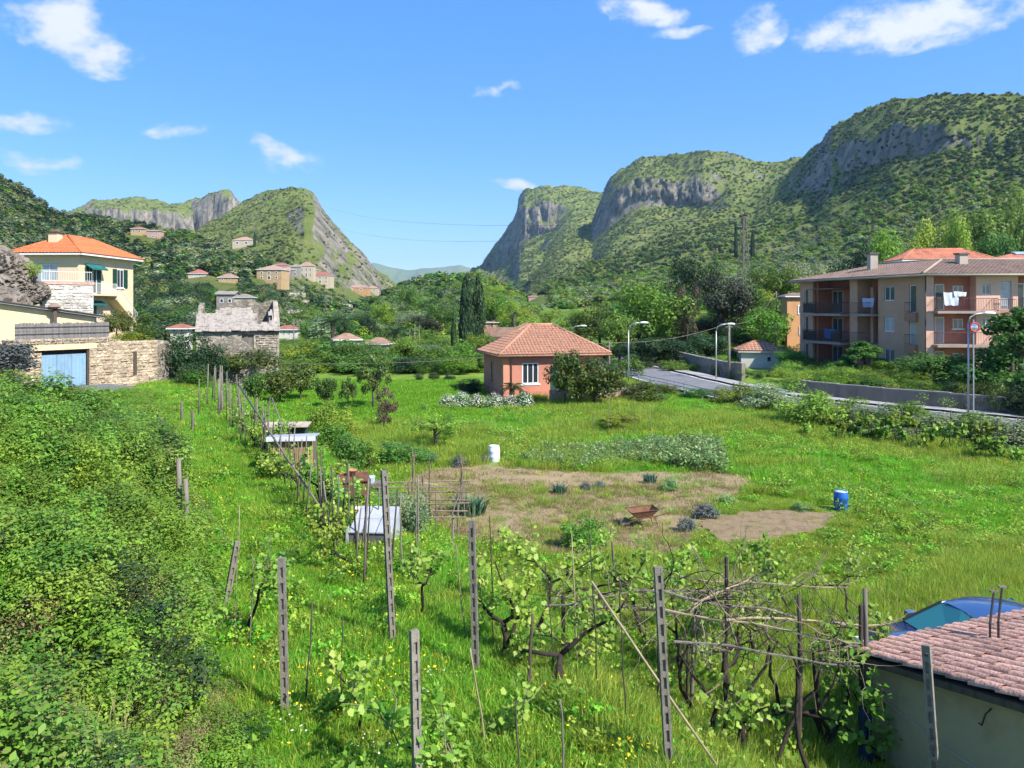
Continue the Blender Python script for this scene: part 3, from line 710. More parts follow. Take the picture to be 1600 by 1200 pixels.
def hip_roof(parent, x0, x1, y0, y1, z, rise, mat, over=.45, fascia=None, row=.34, wid=.24, name='roof', caps=True, ridge_in=None, seed=1, tiles=True):
    """hipped roof over a local rectangle, eaves at z"""
    rng = random.Random(seed)
    X0, X1, Y0, Y1 = x0 - over, x1 + over, y0 - over, y1 + over
    w, d = X1 - X0, Y1 - Y0; k = min(w, d) / 2
    if w >= d: r0, r1 = (X0 + k, (Y0 + Y1) / 2, z + rise), (X1 - k, (Y0 + Y1) / 2, z + rise)
    else: r0, r1 = ((X0 + X1) / 2, Y0 + k, z + rise), ((X0 + X1) / 2, Y1 - k, z + rise)
    A, B, C, D = (X0, Y0, z), (X1, Y0, z), (X1, Y1, z), (X0, Y1, z)
    m = MB()
    b = len(m.v); m.v += [A, B, C, D, r0, r1] 
    if w >= d: m.f += [[0, 1, 5, 4], [1, 2, 5], [2, 3, 4, 5], [3, 0, 4]]
    else: m.f += [[0, 1, 4], [1, 2, 5, 4], [2, 3, 5], [3, 0, 4, 5]]
    m.f.append([3, 2, 1, 0])
    rf = m.build(name, mat, parent)
    if tiles:
        t = MB()
        if w >= d: fs = [(A, B, r0, r1), (B, C, r1, r1), (D, A, r0, r0)]
        else: fs = [(A, B, r0, r0), (B, C, r0, r1), (D, A, r1, r0)]
        for (p, q, u, v) in fs: tiles_face(t, p, q, u, v, row, wid, .045, rng)
        o = t.build('roof_tiles', mat, rf); o['kind'] = 'stuff'
    if caps:
        c = MB()
        for p, q in ((A, r0), (B, r1 if w >= d else r0), (C, r1), (D, r0 if w >= d else r1), (r0, r1)):
            p = np.array(p); q = np.array(q)
            if np.linalg.norm(q - p) > .1: c.tube([p + (0, 0, .06), q + (0, 0, .06)], .10, 7)
        c.build('ridge_cap', mat, rf, True)
    f = MB()
    t = .16
    f.box(X0 + .02, X1 - .02, Y0 + .02, Y0 + .10, z - t, z - .01); f.box(X0 + .02, X1 - .02, Y1 - .10, Y1 - .02, z - t, z - .01)
    f.box(X0 + .02, X0 + .10, Y0 + .103, Y1 - .103, z - t, z - .01); f.box(X1 - .10, X1 - .02, Y0 + .103, Y1 - .103, z - t, z - .01)
    f.build('fascia', fascia or MT['whiteframe'], rf)
    s = MB().box(X0 + .11, X1 - .11, Y0 + .11, Y1 - .11, z - .08, z - .02); s.build('soffit', fascia or MT['whiteframe'], rf)
    return rf
def window(parent, x, z, w, h, y=0.0, frame=None, glass=None, mull=1, surround=None, sill=True, shut=None, shutw=None, face='front', name='window', depth=.0, bars=0, closed=None):
    """window on a local wall. face front: wall plane y, outside is -y; 'left': plane x=y arg, outside -x (x is the y coordinate); 'right': outside +x"""
    def T(mb):
        if face == 'front': return mb
        v = []
        for (a, b, c) in mb.v:
            if face == 'left': v.append((y - (y - b) , -(a) , c) if False else (b, -a, c))
            else: v.append((-b, a, c))
        mb.v = v; return mb
    # build in front space then rotate about z
    yy = y if face == 'front' else (y if face == 'left' else -y)
    xx = x if face == 'front' else (-x if face == 'left' else x)
    fr = frame or MT['whiteframe']
    x0, x1 = xx - w / 2, xx + w / 2
    m = MB(); t = .06
    m.box(x0, x0 + t, yy - .03, yy + .05, z, z + h); m.box(x1 - t, x1, yy - .03, yy + .05, z, z + h)
    m.box(x0 + t, x1 - t, yy - .03, yy + .05, z, z + t); m.box(x0 + t, x1 - t, yy - .03, yy + .05, z + h - t, z + h)
    for i in range(mull):
        c = x0 + w * (i + 1) / (mull + 1); m.box(c - t / 2, c + t / 2, yy - .027, yy + .04, z + t, z + h - t)
    win = T(m).build(name, fr, parent)
    T(MB().box(x0 + t, x1 - t, yy - .008, yy + .03, z + t, z + h - t)).build('pane' if closed is None else 'roller_shutter', closed or glass or MT['glass'], win)
    if surround:
        s = MB(); q = .11
        s.box(x0 - q, x0 - .002, yy - .025, yy + .04, z - .002, z + h + q); s.box(x1 + .002, x1 + q, yy - .025, yy + .04, z - .002, z + h + q); s.box(x0 - .002, x1 + .002, yy - .025, yy + .04, z + h + .002, z + h + q - .003)
        T(s).build('surround', surround, win)
    if sill: T(MB().box(x0 - .13, x1 + .13, yy - .10, yy + .02, z - .10, z - .004)).build('sill', surround or fr, win)
    if shut:
        sw = shutw or w / 2
        for a, b in ((x0 - sw - .03, x0 - .03), (x1 + .03, x1 + sw + .03)):
            s = MB(); s.box(a, b, yy - .06, yy - .015, z - .02, z + h + .02)
            n = int(h / .12)
            for i in range(n): s.box(a + .05, b - .05, yy - .078, yy - .0605, z + .05 + i * .12, z + .11 + i * .12)
            T(s).build('shutter', shut, win)
    if bars:
        s = MB()
        for i in range(bars):
            c = x0 + w * (i + .5) / bars; s.box(c - .012, c + .012, yy - .16, yy - .135, z - .0, z + h)
        T(s).build('bars', MT['iron'], win)
    return win
def railing(parent, pts, z, h, mat, gap=.12, name='railing', r=.012, panel=None):
    m = MB()
    for (a, b) in zip(pts[:-1], pts[1:]):
        a = np.array((*a, 0.)); b = np.array((*b, 0.)); L = np.linalg.norm(b - a)
        m.tube([a + (0, 0, z + h), b + (0, 0, z + h)], .025, 5); m.tube([a + (0, 0, z + .08), b + (0, 0, z + .08)], .018, 5)
        n = max(1, int(L / gap))
        for i in range(n + 1):
            p = a + (b - a) * i / n; m.tube([p + (0, 0, z + .08), p + (0, 0, z + h)], r, 4, False)
    return m.build(name, mat, parent)
def wall_holes(parent, name, x0, x1, z0, z1, th, holes, mat, y=0.0):
    """front wall slab (outside -y at plane y) with rectangular openings (hx0,hx1,hz0,hz1)"""
    xs = sorted({x0, x1, *[h[0] for h in holes], *[h[1] for h in holes]}); zs = sorted({z0, z1, *[h[2] for h in holes], *[h[3] for h in holes]})
    idx = {}; V = []; Fc = []
    def vid(x, z, b):
        k = (x, z, b)
        if k not in idx: idx[k] = len(V); V.append((x, y + (th if b else 0), z))
        return idx[k]
    def solid(i, k):
        if i < 0 or k < 0 or i >= len(xs) - 1 or k >= len(zs) - 1: return False
        cx = (xs[i] + xs[i + 1]) / 2; cz = (zs[k] + zs[k + 1]) / 2
        return not any(h[0] < cx < h[1] and h[2] < cz < h[3] for h in holes)
    for i in range(len(xs) - 1):
        for k in range(len(zs) - 1):
            if not solid(i, k): continue
            a, b, c, d = xs[i], xs[i + 1], zs[k], zs[k + 1]
            Fc.append([vid(a, c, 0), vid(b, c, 0), vid(b, d, 0), vid(a, d, 0)]); Fc.append([vid(a, d, 1), vid(b, d, 1), vid(b, c, 1), vid(a, c, 1)])
            if not solid(i - 1, k): Fc.append([vid(a, c, 0), vid(a, d, 0), vid(a, d, 1), vid(a, c, 1)])
            if not solid(i + 1, k): Fc.append([vid(b, d, 0), vid(b, c, 0), vid(b, c, 1), vid(b, d, 1)])
            if not solid(i, k - 1): Fc.append([vid(b, c, 0), vid(a, c, 0), vid(a, c, 1), vid(b, c, 1)])
            if not solid(i, k + 1): Fc.append([vid(a, d, 0), vid(b, d, 0), vid(b, d, 1), vid(a, d, 1)])
    return addobj(name, npmesh(name, np.array(V), Fc, mat), parent)

# ---------------------------------------------------------------- pink house
def pink_house():
    c = at(787, 622, 54); zb = float(G(c[0] + 2, c[1] + 2)) - .05
    e = empty('pink_house', (c[0], c[1], zb), math.radians(16), 'salmon pink single storey house with tiled pyramid roof in the meadow', 'house')
    W, D, H = 7.5, 5.8, 3.15
    pink = wallmat('pink_render', (.49, .205, .135), var=.16, scale=.7); base = wallmat('pink_plinth', (.42, .16, .11), var=.2)
    wall_holes(e, 'wall', 0, W, -.4, H, .3, [(1.35, 2.6, 1.05, 2.55), (3.45, 4.35, .02, 2.35)], pink)
    MB().box(0, .3, .302, D, -.4, H).build('wall', pink, e); MB().box(W - .3, W, .302, D, -.4, H).build('wall', pink, e); MB().box(.302, W - .302, D - .3, D, -.4, H).build('wall', pink, e)
    MB().box(.31, W - .31, 1.4, 1.45, -.2, H).build('dark_backing', MT['darkvoid'], e)
    p = MB(); p.box(-.03, W + .03, -.03, -.002, -.4, .55); p.box(-.03, -.002, -.002, D, -.4, .55); p.build('plinth', base, e)
    s = MB(); s.box(-.035, .35, -.035, -.0025, .553, H - .05); s.box(-.035, -.0025, -.002, .35, .553, H - .05); s.build('corner_band', wallmat('pale_pink_render', (.6, .26, .16)), e)
    ww = window(e, 1.975, 1.08, 1.2, 1.45, y=.06, mull=2, surround=MT['whiteframe'])
    dm = MB(); dm.box(3.5, 3.9, .1, .14, .05, 2.3); dm.box(3.92, 4.3, .1, .14, .05, 2.3)
    d = dm.build('door', MT['greenshut'], e); MB().box(3.86, 3.89, .05, .1, 1.0, 1.15).build('handle', MT['steel'], d)
    window(e, 3.3, 1.15, .45, 1.35, y=-.004, face='left', mull=0, surround=MT['terracotta'], frame=MT['terracotta'])
    m = MB(); m.tube([(.55, -.08, .3), (.55, -.08, H - .25), (.55, -.35, H - .05)], .04, 7); m.build('downpipe', MT['terracotta'], e, True)
    rf = hip_roof(e, 0, W, 0, D, H, 2.0, MT['terracotta'], .45, wallmat('house_fascia', (.36, .19, .13)), row=.3, wid=.25, seed=4)
    g = MB(); g.tube([(-.5, -.52, H - .06), (W + .5, -.52, H - .06)], .06, 7); g.tube([(-.52, -.5, H - .06), (-.52, D + .5, H - .06)], .06, 7); g.build('gutter', MT['terracotta'], rf, True)
    # low terrace wall and steps in front
    t = MB(); t.box(2.6, 9.6, -2.55, -2.3, -.35, .85); t.build('terrace_wall', wallmat('terrace_render', (.36, .24, .2)), e)
    MB().box(2.6, 9.6, -2.29, -.04, -.35, .10).build('terrace', wallmat('terrace_floor', (.35, .3, .26)), e)
    return e
PH = pink_house()

# ---------------------------------------------------------------- villa, garage and walls on the left
def villa():
    e = empty('villa', (-37.8, 67, -2.4), math.radians(-2), 'cream villa with orange hipped roof and green shutters above the stone wall', 'house')
    cream = wallmat('cream_render', (.68, .52, .33), var=.08); W, D, H = 5.3, 9.0, 7.1
    # local: x from -W to 0, front plane y=0
    wall_holes(e, 'wall', -W, 0, -1.5, H, .3, [(-4.1, -1.9, 4.05, 6.2)], cream)
    MB().box(-.3, 0, .302, D, -1.5, H).build('wall', cream, e); MB().box(-W, -W + .3, .302, D, -1.5, H).build('wall', cream, e); MB().box(-W + .302, -.302, D - .3, D, -1.5, H).build('wall', cream, e)
    MB().box(-W + .31, -.31, 1.4, 1.45, -1, H).build('dark_backing', MT['darkvoid'], e)
    window(e, -3.0, 4.08, 2.15, 2.1, y=.1, mull=2, glass=mat_basic('bright_glass', (.35, .4, .42), .15, .3, 1, spec=.8))
    # right face: french window with balcony, shuttered window
    window(e, 2.1, 3.6, 1.15, 2.35, y=.004, face='right', mull=1, shut=MT['greenshut'], shutw=.62, sill=False)
    window(e, 6.6, 4.25, 1.15, 1.75, y=.004, face='right', mull=1, shut=MT['greenshut'], shutw=.68)
    window(e, 2.1, .9, 1.3, 1.9, y=.004, face='right', mull=1, sill=False)
    MB().prism([(.05, .9, 6.15), (.75, .9, 5.85), (.75, .9, 5.72), (.05, .9, 6.28)], (0, 2.4, 0)).build('awning', mat_basic('green_awning', (.02, .14, .13), .7, .2, 4), e)
    MB().prism([(.05, .7, 2.9), (.65, .7, 2.7), (.65, .7, 2.55), (.05, .7, 3.0)], (0, 2.6, 0)).build('awning', mat_basic('green_awning_low', (.02, .12, .11), .7, .2, 4), e)
    b = MB().box(.003, 1.1, .5, 4.2, 3.42, 3.58).build('balcony', cream, e)
    railing(b, [(.05, .55), (1.05, .55), (1.05, 4.15)], 3.58, .95, MT['whiteframe'], .14)
    # outside stair going down along the right face
    st = MB(); st.prism([(.004, 4.21, 3.55), (.004, 7.9, .9), (.004, 7.9, .6), (.004, 4.21, 3.1)], (1.0, 0, 0)); so_ = st.build('stair', cream, e)
    r = MB(); r.tube([(1.0, 4.2, 4.5), (1.0, 7.9, 1.85)], .03, 5)
    for i in range(14):
        t = i / 13; r.tube([(1.0, 4.22 + 3.66 * t, 3.5 - 2.62 * t), (1.0, 4.22 + 3.66 * t, 4.5 - 2.62 * t)], .012, 4, False)
    r.build('handrail', MT['whiteframe'], so_)
    hip_roof(e, -W, 0, 0, D, H, 1.75, MT['terra_orange'], .7, MT['whiteframe'], row=.34, wid=.3, seed=8)
    c = MB(); c.box(-3.5, -2.7, 1.2, 2.0, H + .2, H + 1.9); ch = c.build('chimney', wallmat('chimney_render', (.6, .48, .32)), e)
    MB().box(-3.6, -2.6, 1.1, 2.1, H + 1.91, H + 2.03).build('chimney_cap', MT['darkwood'], ch)
    MB().box(-3.35, -2.85, 1.3, 1.9, H + 2.03, H + 2.25).build('chimney_pot', MT['terra_brown'], ch)
    return e
villa()
MT['rubble'] = mat_stone('tan_rubble', [(.33, .25, .16), (.45, .35, .24), (.54, .43, .30), (.4, .32, .23)], 3.2, (.30, .24, .17))
MT['rubble2'] = mat_stone('grey_rubble', [(.17, .145, .11), (.27, .235, .18), (.34, .3, .24), (.22, .19, .15)], 3.0, (.13, .11, .085))
def stone_relief(parent, x0, x1, z0, z1, y, mat, size=.32, seed=0, slope=0.0, name='stones'):
    """courses of rough stones standing proud of a wall plane (outside is -y)"""
    rng = random.Random(seed); m = MB(); z = z0
    while z < z1 - .05:
        h = min(rng.uniform(.45, 1.0) * size, z1 - z); x = x0 + rng.uniform(-.1, 0)
        while x < x1 - .05:
            w = min(rng.uniform(.55, 1.9) * size, x1 - x); d = rng.uniform(.0, .09); g = .012 + rng.random() * .02
            a, b, c, dd = max(x, x0) + g, x + w - g, z + g, z + h - g; i = min(.05, w * .2, h * .25)
            if b - a > .06 and dd - c > .04:
                s = len(m.v); j = [rng.uniform(-.035, .035) for _ in range(8)]
                m.v += [(a + j[0], y, c + j[1]), (b + j[2], y, c + j[3]), (b + j[4], y, dd + j[5]), (a + j[6], y, dd + j[7]), (a + i, y - d, c + i), (b - i, y - d * .8, c + i), (b - i, y - d, dd - i), (a + i, y - d * .9, dd - i)]
                m.f += [[s + 4, s + 5, s + 6, s + 7], [s, s + 1, s + 5, s + 4], [s + 1, s + 2, s + 6, s + 5], [s + 2, s + 3, s + 7, s + 6], [s + 3, s, s + 4, s + 7]]
            x += w
        z += h
    o = m.build(name, mat, parent); o['kind'] = 'stuff'; return o
GA = math.radians(56.3); GO = (-30.3, 49.5, -5.3)
def garage():
    e = empty('garage', GO, GA, 'garage with pale blue double door set in the tan stone wall', 'garage')
    blue = mat_basic('blue_metal_door', (.20, .32, .43), .55, .18, 2, .1, 20)
    d = empty('x', (0, 0, 0)); bpy.data.objects.remove(d)
    for i in range(3):
        m = MB(); a = .03 + i * .955; m.box(a, a + .94, .18, .23, .03, 2.18)
        for k in range(4): m.box(a + .06 + k * .22, a + .06 + k * .22 + .19, .165, .1795, .08, 2.12)
        dr = m.build('door_leaf', blue, e); MB().box(a + .8, a + .85, .13, .165, 1.0, 1.12).build('handle', MT['steel'], dr)
    MB().box(2.90, 3.02, .05, .35, -.2, 2.55).build('door_post', MT['darkwood'], e)
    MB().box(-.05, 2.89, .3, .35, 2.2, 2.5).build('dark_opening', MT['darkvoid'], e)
    cr = wallmat('garage_cream', (.62, .50, .30))
    MB().box(-.7, 3.5, -.05, .28, 2.5, 2.86).build('lintel', cr, e)
    w = MB().box(-2.2, 4.4, -.02, .3, 2.87, 3.25).build('upper_wall', MT['rubble'], e); stone_relief(w, -2.2, 4.4, 2.88, 3.24, -.02, MT['rubble2'], .22, 3)
    MB().box(-2.0, 4.3, .31, 5, -.3, 2.95).build('body', MT['rubble2'], e)
    # reed screen above
    f = empty('reed_screen', Vector(GO) + Matrix.Rotation(GA, 3, 'Z') @ Vector((-1.6, -.02, 3.26)), GA, 'grey reed screen fence on top of the garage', 'fence')
    rng = random.Random(3); gm = mat_basic('grey_reed', (.19, .175, .17), .9, .35, 3, .3, 30)
    reed = MB().box(-.045, .045, 0, .05, 0, 1.0).mesh('reed_board', gm)
    for i in range(64):
        o = addobj('board', reed, f, (.05 + i * .093, rng.uniform(-.012, .012), rng.uniform(-.03, .02)), scale=(.95, 1, rng.uniform(.97, 1.05)))
    r = MB(); r.box(0, 6.0, -.04, -.013, .28, .34); r.box(0, 6.0, -.04, -.013, .72, .78); r.build('rail', MT['darkwood'], f)
    # stone walls left and right of the door
    wl = empty('stone_wall', Vector(GO) + Matrix.Rotation(GA, 3, 'Z') @ Vector((-7, 0, -.4)), GA, 'tan rubble wall left of the blue garage door', 'wall')
    MB().box(0, 6.98, 0, .5, 0, 2.75).build('masonry', MT['rubble'], wl); stone_relief(wl, 0, 6.98, .2, 2.72, 0, MT['rubble'], .3, 5)
    wr = empty('stone_wall', Vector(GO) + Matrix.Rotation(GA, 3, 'Z') @ Vector((3.03, 0, -.4)), GA, 'long tan rubble wall right of the blue garage door', 'wall')
    MB().box(0, 4.9, 0, .5, 0, 3.3).build('masonry', MT['rubble'], wr); stone_relief(wr, 0, 4.9, .2, 3.28, 0, MT['rubble'], .3, 6)
    MB().box(3.05, 3.3, -.09, -.075, .9, 2.55).build('drain_slot', MT['darkwood'], wr)
    # rounded end
    m = MB(); n = 14
    for i in range(n):
        a0 = math.pi / 2 * i / n; a1 = math.pi / 2 * (i + 1) / n; R = 2.6
        p = lambda a, r: (4.9 + r * math.sin(a), R - r * math.cos(a))
        A = p(a0, R); B = p(a1, R); C = p(a1, R - .5); D_ = p(a0, R - .5)
        m.prism([(A[0], A[1], 0), (B[0], B[1], 0), (C[0], C[1], 0), (D_[0], D_[1], 0)], (0, 0, 3.3 - .04 * i))
    m.build('rounded_end', MT['rubble2'], wr)
    # annex behind
    an = empty('annex', Vector(GO) + Matrix.Rotation(GA, 3, 'Z') @ Vector((-3, 2.2, 3.0)), GA, 'low cream annex with sloping grey roof behind the reed screen', 'building')
    m = MB(); m.prism([(0, 0, -.5), (7.6, 0, -.5), (7.6, 0, 1.55), (0, 0, 2.75)], (0, 3.5, 0)); m.build('wall', cr, an)
    m = MB(); m.prism([(-.4, -.4, 2.82), (8.0, -.4, 1.55), (8.0, -.4, 1.72), (-.4, -.4, 3.0)], (0, 4.2, 0)); m.build('roof', wallmat('grey_roof', (.34, .35, .37)), an)
    m = MB(); m.tube([(-.4, -.45, 2.95), (8.0, -.45, 1.68)], .045, 6); m.build('gutter', MT['darkwood'], an)
    MB().box(4.4, 5.2, -.05, -.002, .75, 1.15).build('meter_box', MT['whiteframe'], an)
    # flue beside the annex
    fl = empty('flue', Vector(GO) + Matrix.Rotation(GA, 3, 'Z') @ Vector((1.6, 1.7, 2.9)), GA, 'dark metal flue with hood beside the cream annex', 'chimney')
    MB().tube([(0, 0, 0), (0, 0, 2.3)], .13, 9).build('pipe', MT['darkwood'], fl, True); MB().lathe([(.16, 2.3), (.42, 2.42), (.1, 2.7)], 10).build('hood', MT['terra_brown'], fl)
garage()
def terrace_left():
    a = at(78, 480, 60); b = at(146, 480, 62)
    ang = math.atan2(b[1] - a[1], b[0] - a[0]); L = math.hypot(b[0] - a[0], b[1] - a[1])
    e = empty('terrace_wall', (a[0], a[1], -1.2), ang, 'pale plastered stone terrace wall with brick coping below the villa', 'wall')
    st = mat_stone('pale_plastered_stone', [(.42, .39, .34), (.52, .49, .44), (.6, .56, .5), (.5, .46, .4)], 1.6, (.45, .42, .36))
    MB().box(-.6, L, 0, .6, -1.5, 3.0).build('masonry', st, e); stone_relief(e, -.6, L, -1.0, 2.9, 0, st, .4, 8)
    MB().box(-.65, L + .05, -.06, .66, 3.001, 3.22).build('coping', MT['terra_pink'], e)
    railing(e, [(-.5, .3), (L - .05, .3)], 3.22, .8, MT['whiteframe'], .16)
terrace_left()
def rock(name, loc, r, label, seed, amp=.35, mat=None, sub=6):
    import bmesh
    bm = bmesh.new(); bmesh.ops.create_icosphere(bm, subdivisions=sub, radius=1)
    V = np.array([v.co[:] for v in bm.verts]); 
    n = fbm(V[:, 0] * 1.6 + seed, V[:, 1] * 1.6, V[:, 2] * 1.6, seed, 5, .55); rdg = 1 - np.abs(fbm(V[:, 0] * 2.3, V[:, 1] * 2.3 + seed, V[:, 2] * 2.3, seed + 3, 4)) * 1.5
    crk = np.abs(fbm(V[:, 0] * 5 + seed, V[:, 1] * 5, V[:, 2] * 7, seed + 8, 4, .6)); V = V * (1 + amp * n + .2 * rdg - .16 * (crk < .07) + .05 * crk)[:, None] * np.array(r)
    for v, c in zip(bm.verts, V): v.co = c
    me = bpy.data.meshes.new(name); bm.to_mesh(me); bm.free(); me.materials.append(mat or MT['rock'])
    o = addobj(name, me, None, loc); tag(o, label, 'rock'); return o
MT['rock'] = mat_basic('weathered_rock', (.20, .17, .14), .95, .5, 1.6, 1.0, 9, dirt=(.08, .08, .045), spec=.1)
rock('rock_outcrop', at(-4, 432, 58), (2.1, 1.8, 1.9), 'big grey boulder at the left edge below the villa roof', 3)
rock('rock_outcrop', at(38, 458, 59), (1.5, 1.3, 1.0), 'lower grey rock shelf between boulder and terrace wall', 9)
rock('rock_outcrop', at(-6, 515, 55), (2.6, 2.0, 2.6), 'brown rock face at the left edge beside the annex', 14)
def lane():
    R = Matrix.Rotation(GA, 3, 'Z'); pts = []
    for lx, ly in ((-9, -.06), (8, -.06), (10.2, 1.2), (12, 5), (15, 5), (13.5, -1.5), (10, -3.8), (-9, -4.2)):
        v = Vector(GO) + R @ Vector((lx, ly, 0)); pts.append((v.x, v.y))
    sheet('road', pts, MT['asphalt2'], 'narrow grey lane in front of the blue garage door', 'road', .06, .25, .0, world=True)
lane()
# ---------------------------------------------------------------- ruin
def ruin():
    a = at(307, 600, 63); e = empty('ruined_house', (a[0], a[1], -6.2), math.radians(19), 'ruined stone house with collapsing slate roof and open hole', 'ruin')
    pl = mat_stone('crumbling_plaster', [(.30, .255, .2), (.37, .32, .25), (.42, .36, .29), (.33, .28, .22)], 1.1, (.27, .23, .18))
    slate = mat_basic('pale_slate', (.27, .235, .20), .9, .4, 3, .4, 12)
    W = 6.5; ez = 4.25; D = 5.0
    wall_holes(e, 'front_wall', 0, W, 0, ez, .4, [(3.5, 4.45, 2.6, 3.95)], pl)
    stone_relief(e, 4.6, W - .1, 1.5, ez - .1, 0, MT['rubble2'], .28, 2); stone_relief(e, .1, 3.4, .4, 2.6, 0, MT['rubble2'], .3, 4)
    MB().box(3.52, 3.96, .1, .16, 2.62, 3.93).build('board', MT['greywood'], e); MB().box(3.98, 4.43, .12, .18, 2.62, 3.93).build('board', MT['greywood'], e)
    m = MB(); m.prism([(0, .402, 0), (0, D, 0), (0, D, 6.6), (0, D * .55, 6.3), (0, .402, ez)], (.4, 0, 0)); m.build('side_wall', MT['rubble2'], e)
    m = MB(); m.prism([(W - .4, .402, 0), (W - .4, D, 0), (W - .4, D, 6.8), (W - .4, D * .6, 6.6), (W - .4, .402, ez + .35)], (.4, 0, 0)); m.build('side_wall', pl, e)
    # back wall with jagged top
    pts = [(.4, D - .35, 0), (W - .4, D - .35, 0), (W - .4, D - .35, 6.9), (5.2, D - .35, 6.55), (4.6, D - .35, 6.75), (3.6, D - .35, 6.9), (2.6, D - .35, 6.5), (1.6, D - .35, 5.9), (.9, D - .35, 5.5), (.4, D - .35, 5.4)]
    m = MB(); m.prism(pts, (0, .35, 0)); m.build('back_wall', MT['rubble2'], e)
    ml = MB().box(4.0, 4.1, 2.4, 2.5, 0, 5.9); ml.build('prop', MT['greywood'], e)
    MB().box(.45, W - .45, 4.2, 4.3, .1, 4.0).build('dark_backing', MT['darkvoid'], e)
    # slate roof: rows of ragged slabs with a hole at right
    rng = random.Random(12); s = MB(); n = 0
    y0, y1, z0, z1 = -.25, D * .56, ez + .02, ez + 1.75
    rows = 11
    for i in range(rows):
        t = i / rows; x = -.1
        while x < W + .05:
            w = rng.uniform(.35, .75); xe = min(x + w, W + .1)
            hole = (4.55 < (x + xe) / 2 < 5.85 and .22 < t < .95) or (rng.random() < .04) or (x < 1.0 + (t - .7) * 2.5 and t > .72)
            if not hole:
                a_ = rng.uniform(-.06, .06); zz = z0 + (z1 - z0) * t + rng.uniform(0, .07); yy = y0 + (y1 - y0) * t
                s.slab([(x, yy - .12 + a_, zz - .03), (xe - .03, yy - .12 - a_, zz - .03 + rng.uniform(-.04, .04)), (xe - .03, yy + .42, zz + .28), (x, yy + .42, zz + .28)], .055)
            x = xe
    o = s.build('slates', slate, e); o['kind'] = 'stuff'
    for x in (4.7, 5.7): MB().prism([(x, -.1, ez - .15), (x, 2.6, ez + 1.45), (x, 2.6, ez + 1.3), (x, -.1, ez - .3)], (.12, 0, 0)).build('rafter', MT['greywood'], e)
    MB().box(4.45, 6.05, 1.2, 1.3, ez + .62, ez + .72).build('batten', MT['greywood'], e)
    MB().box(-.15, W + .1, -.22, -.05, ez - .12, ez - .02).build('eave_beam', MT['darkwood'], e)
    # upper gable fragment behind left
    # lower stone tower
    b = at(356, 622, 58); t = empty('stone_tower', (b[0] - 1.7, b[1], -6.3), math.radians(8), 'small rubble stone outbuilding with one dark square window below the ruin', 'ruin')
    wall_holes(t, 'front_wall', 0, 3.5, -.3, 3.0, .4, [(1.55, 2.05, 1.75, 2.45), (.2, .75, -.3, .7)], MT['rubble2']); 
    m = MB(); m.prism([(0, 0, 3.003), (3.5, 0, 3.003), (2.9, 0, 3.6), (1.9, 0, 4.1), (1.0, 0, 3.9), (.3, 0, 3.4)], (0, .4, 0)); m.build('gable', MT['rubble2'], t)
    stone_relief(t, 0, 1.5, .75, 3.0, 0, MT['rubble2'], .24, 31); stone_relief(t, 2.1, 3.5, 0, 3.0, 0, MT['rubble2'], .24, 32); stone_relief(t, 1.5, 2.1, 0, 1.7, 0, MT['rubble2'], .22, 33)
    MB().box(0, .4, .403, 3.5, -.3, 2.9).build('side_wall', MT['rubble2'], t); MB().box(3.1, 3.5, .403, 3.5, -.3, 2.9).build('side_wall', MT['rubble2'], t)
    MB().box(.41, 3.09, 1.2, 1.25, -.2, 2.9).build('dark_backing', MT['darkvoid'], t); MB().box(1.5, 2.1, -.05, .1, 2.46, 2.6).build('lintel', MT['greywood'], t)
ruin()
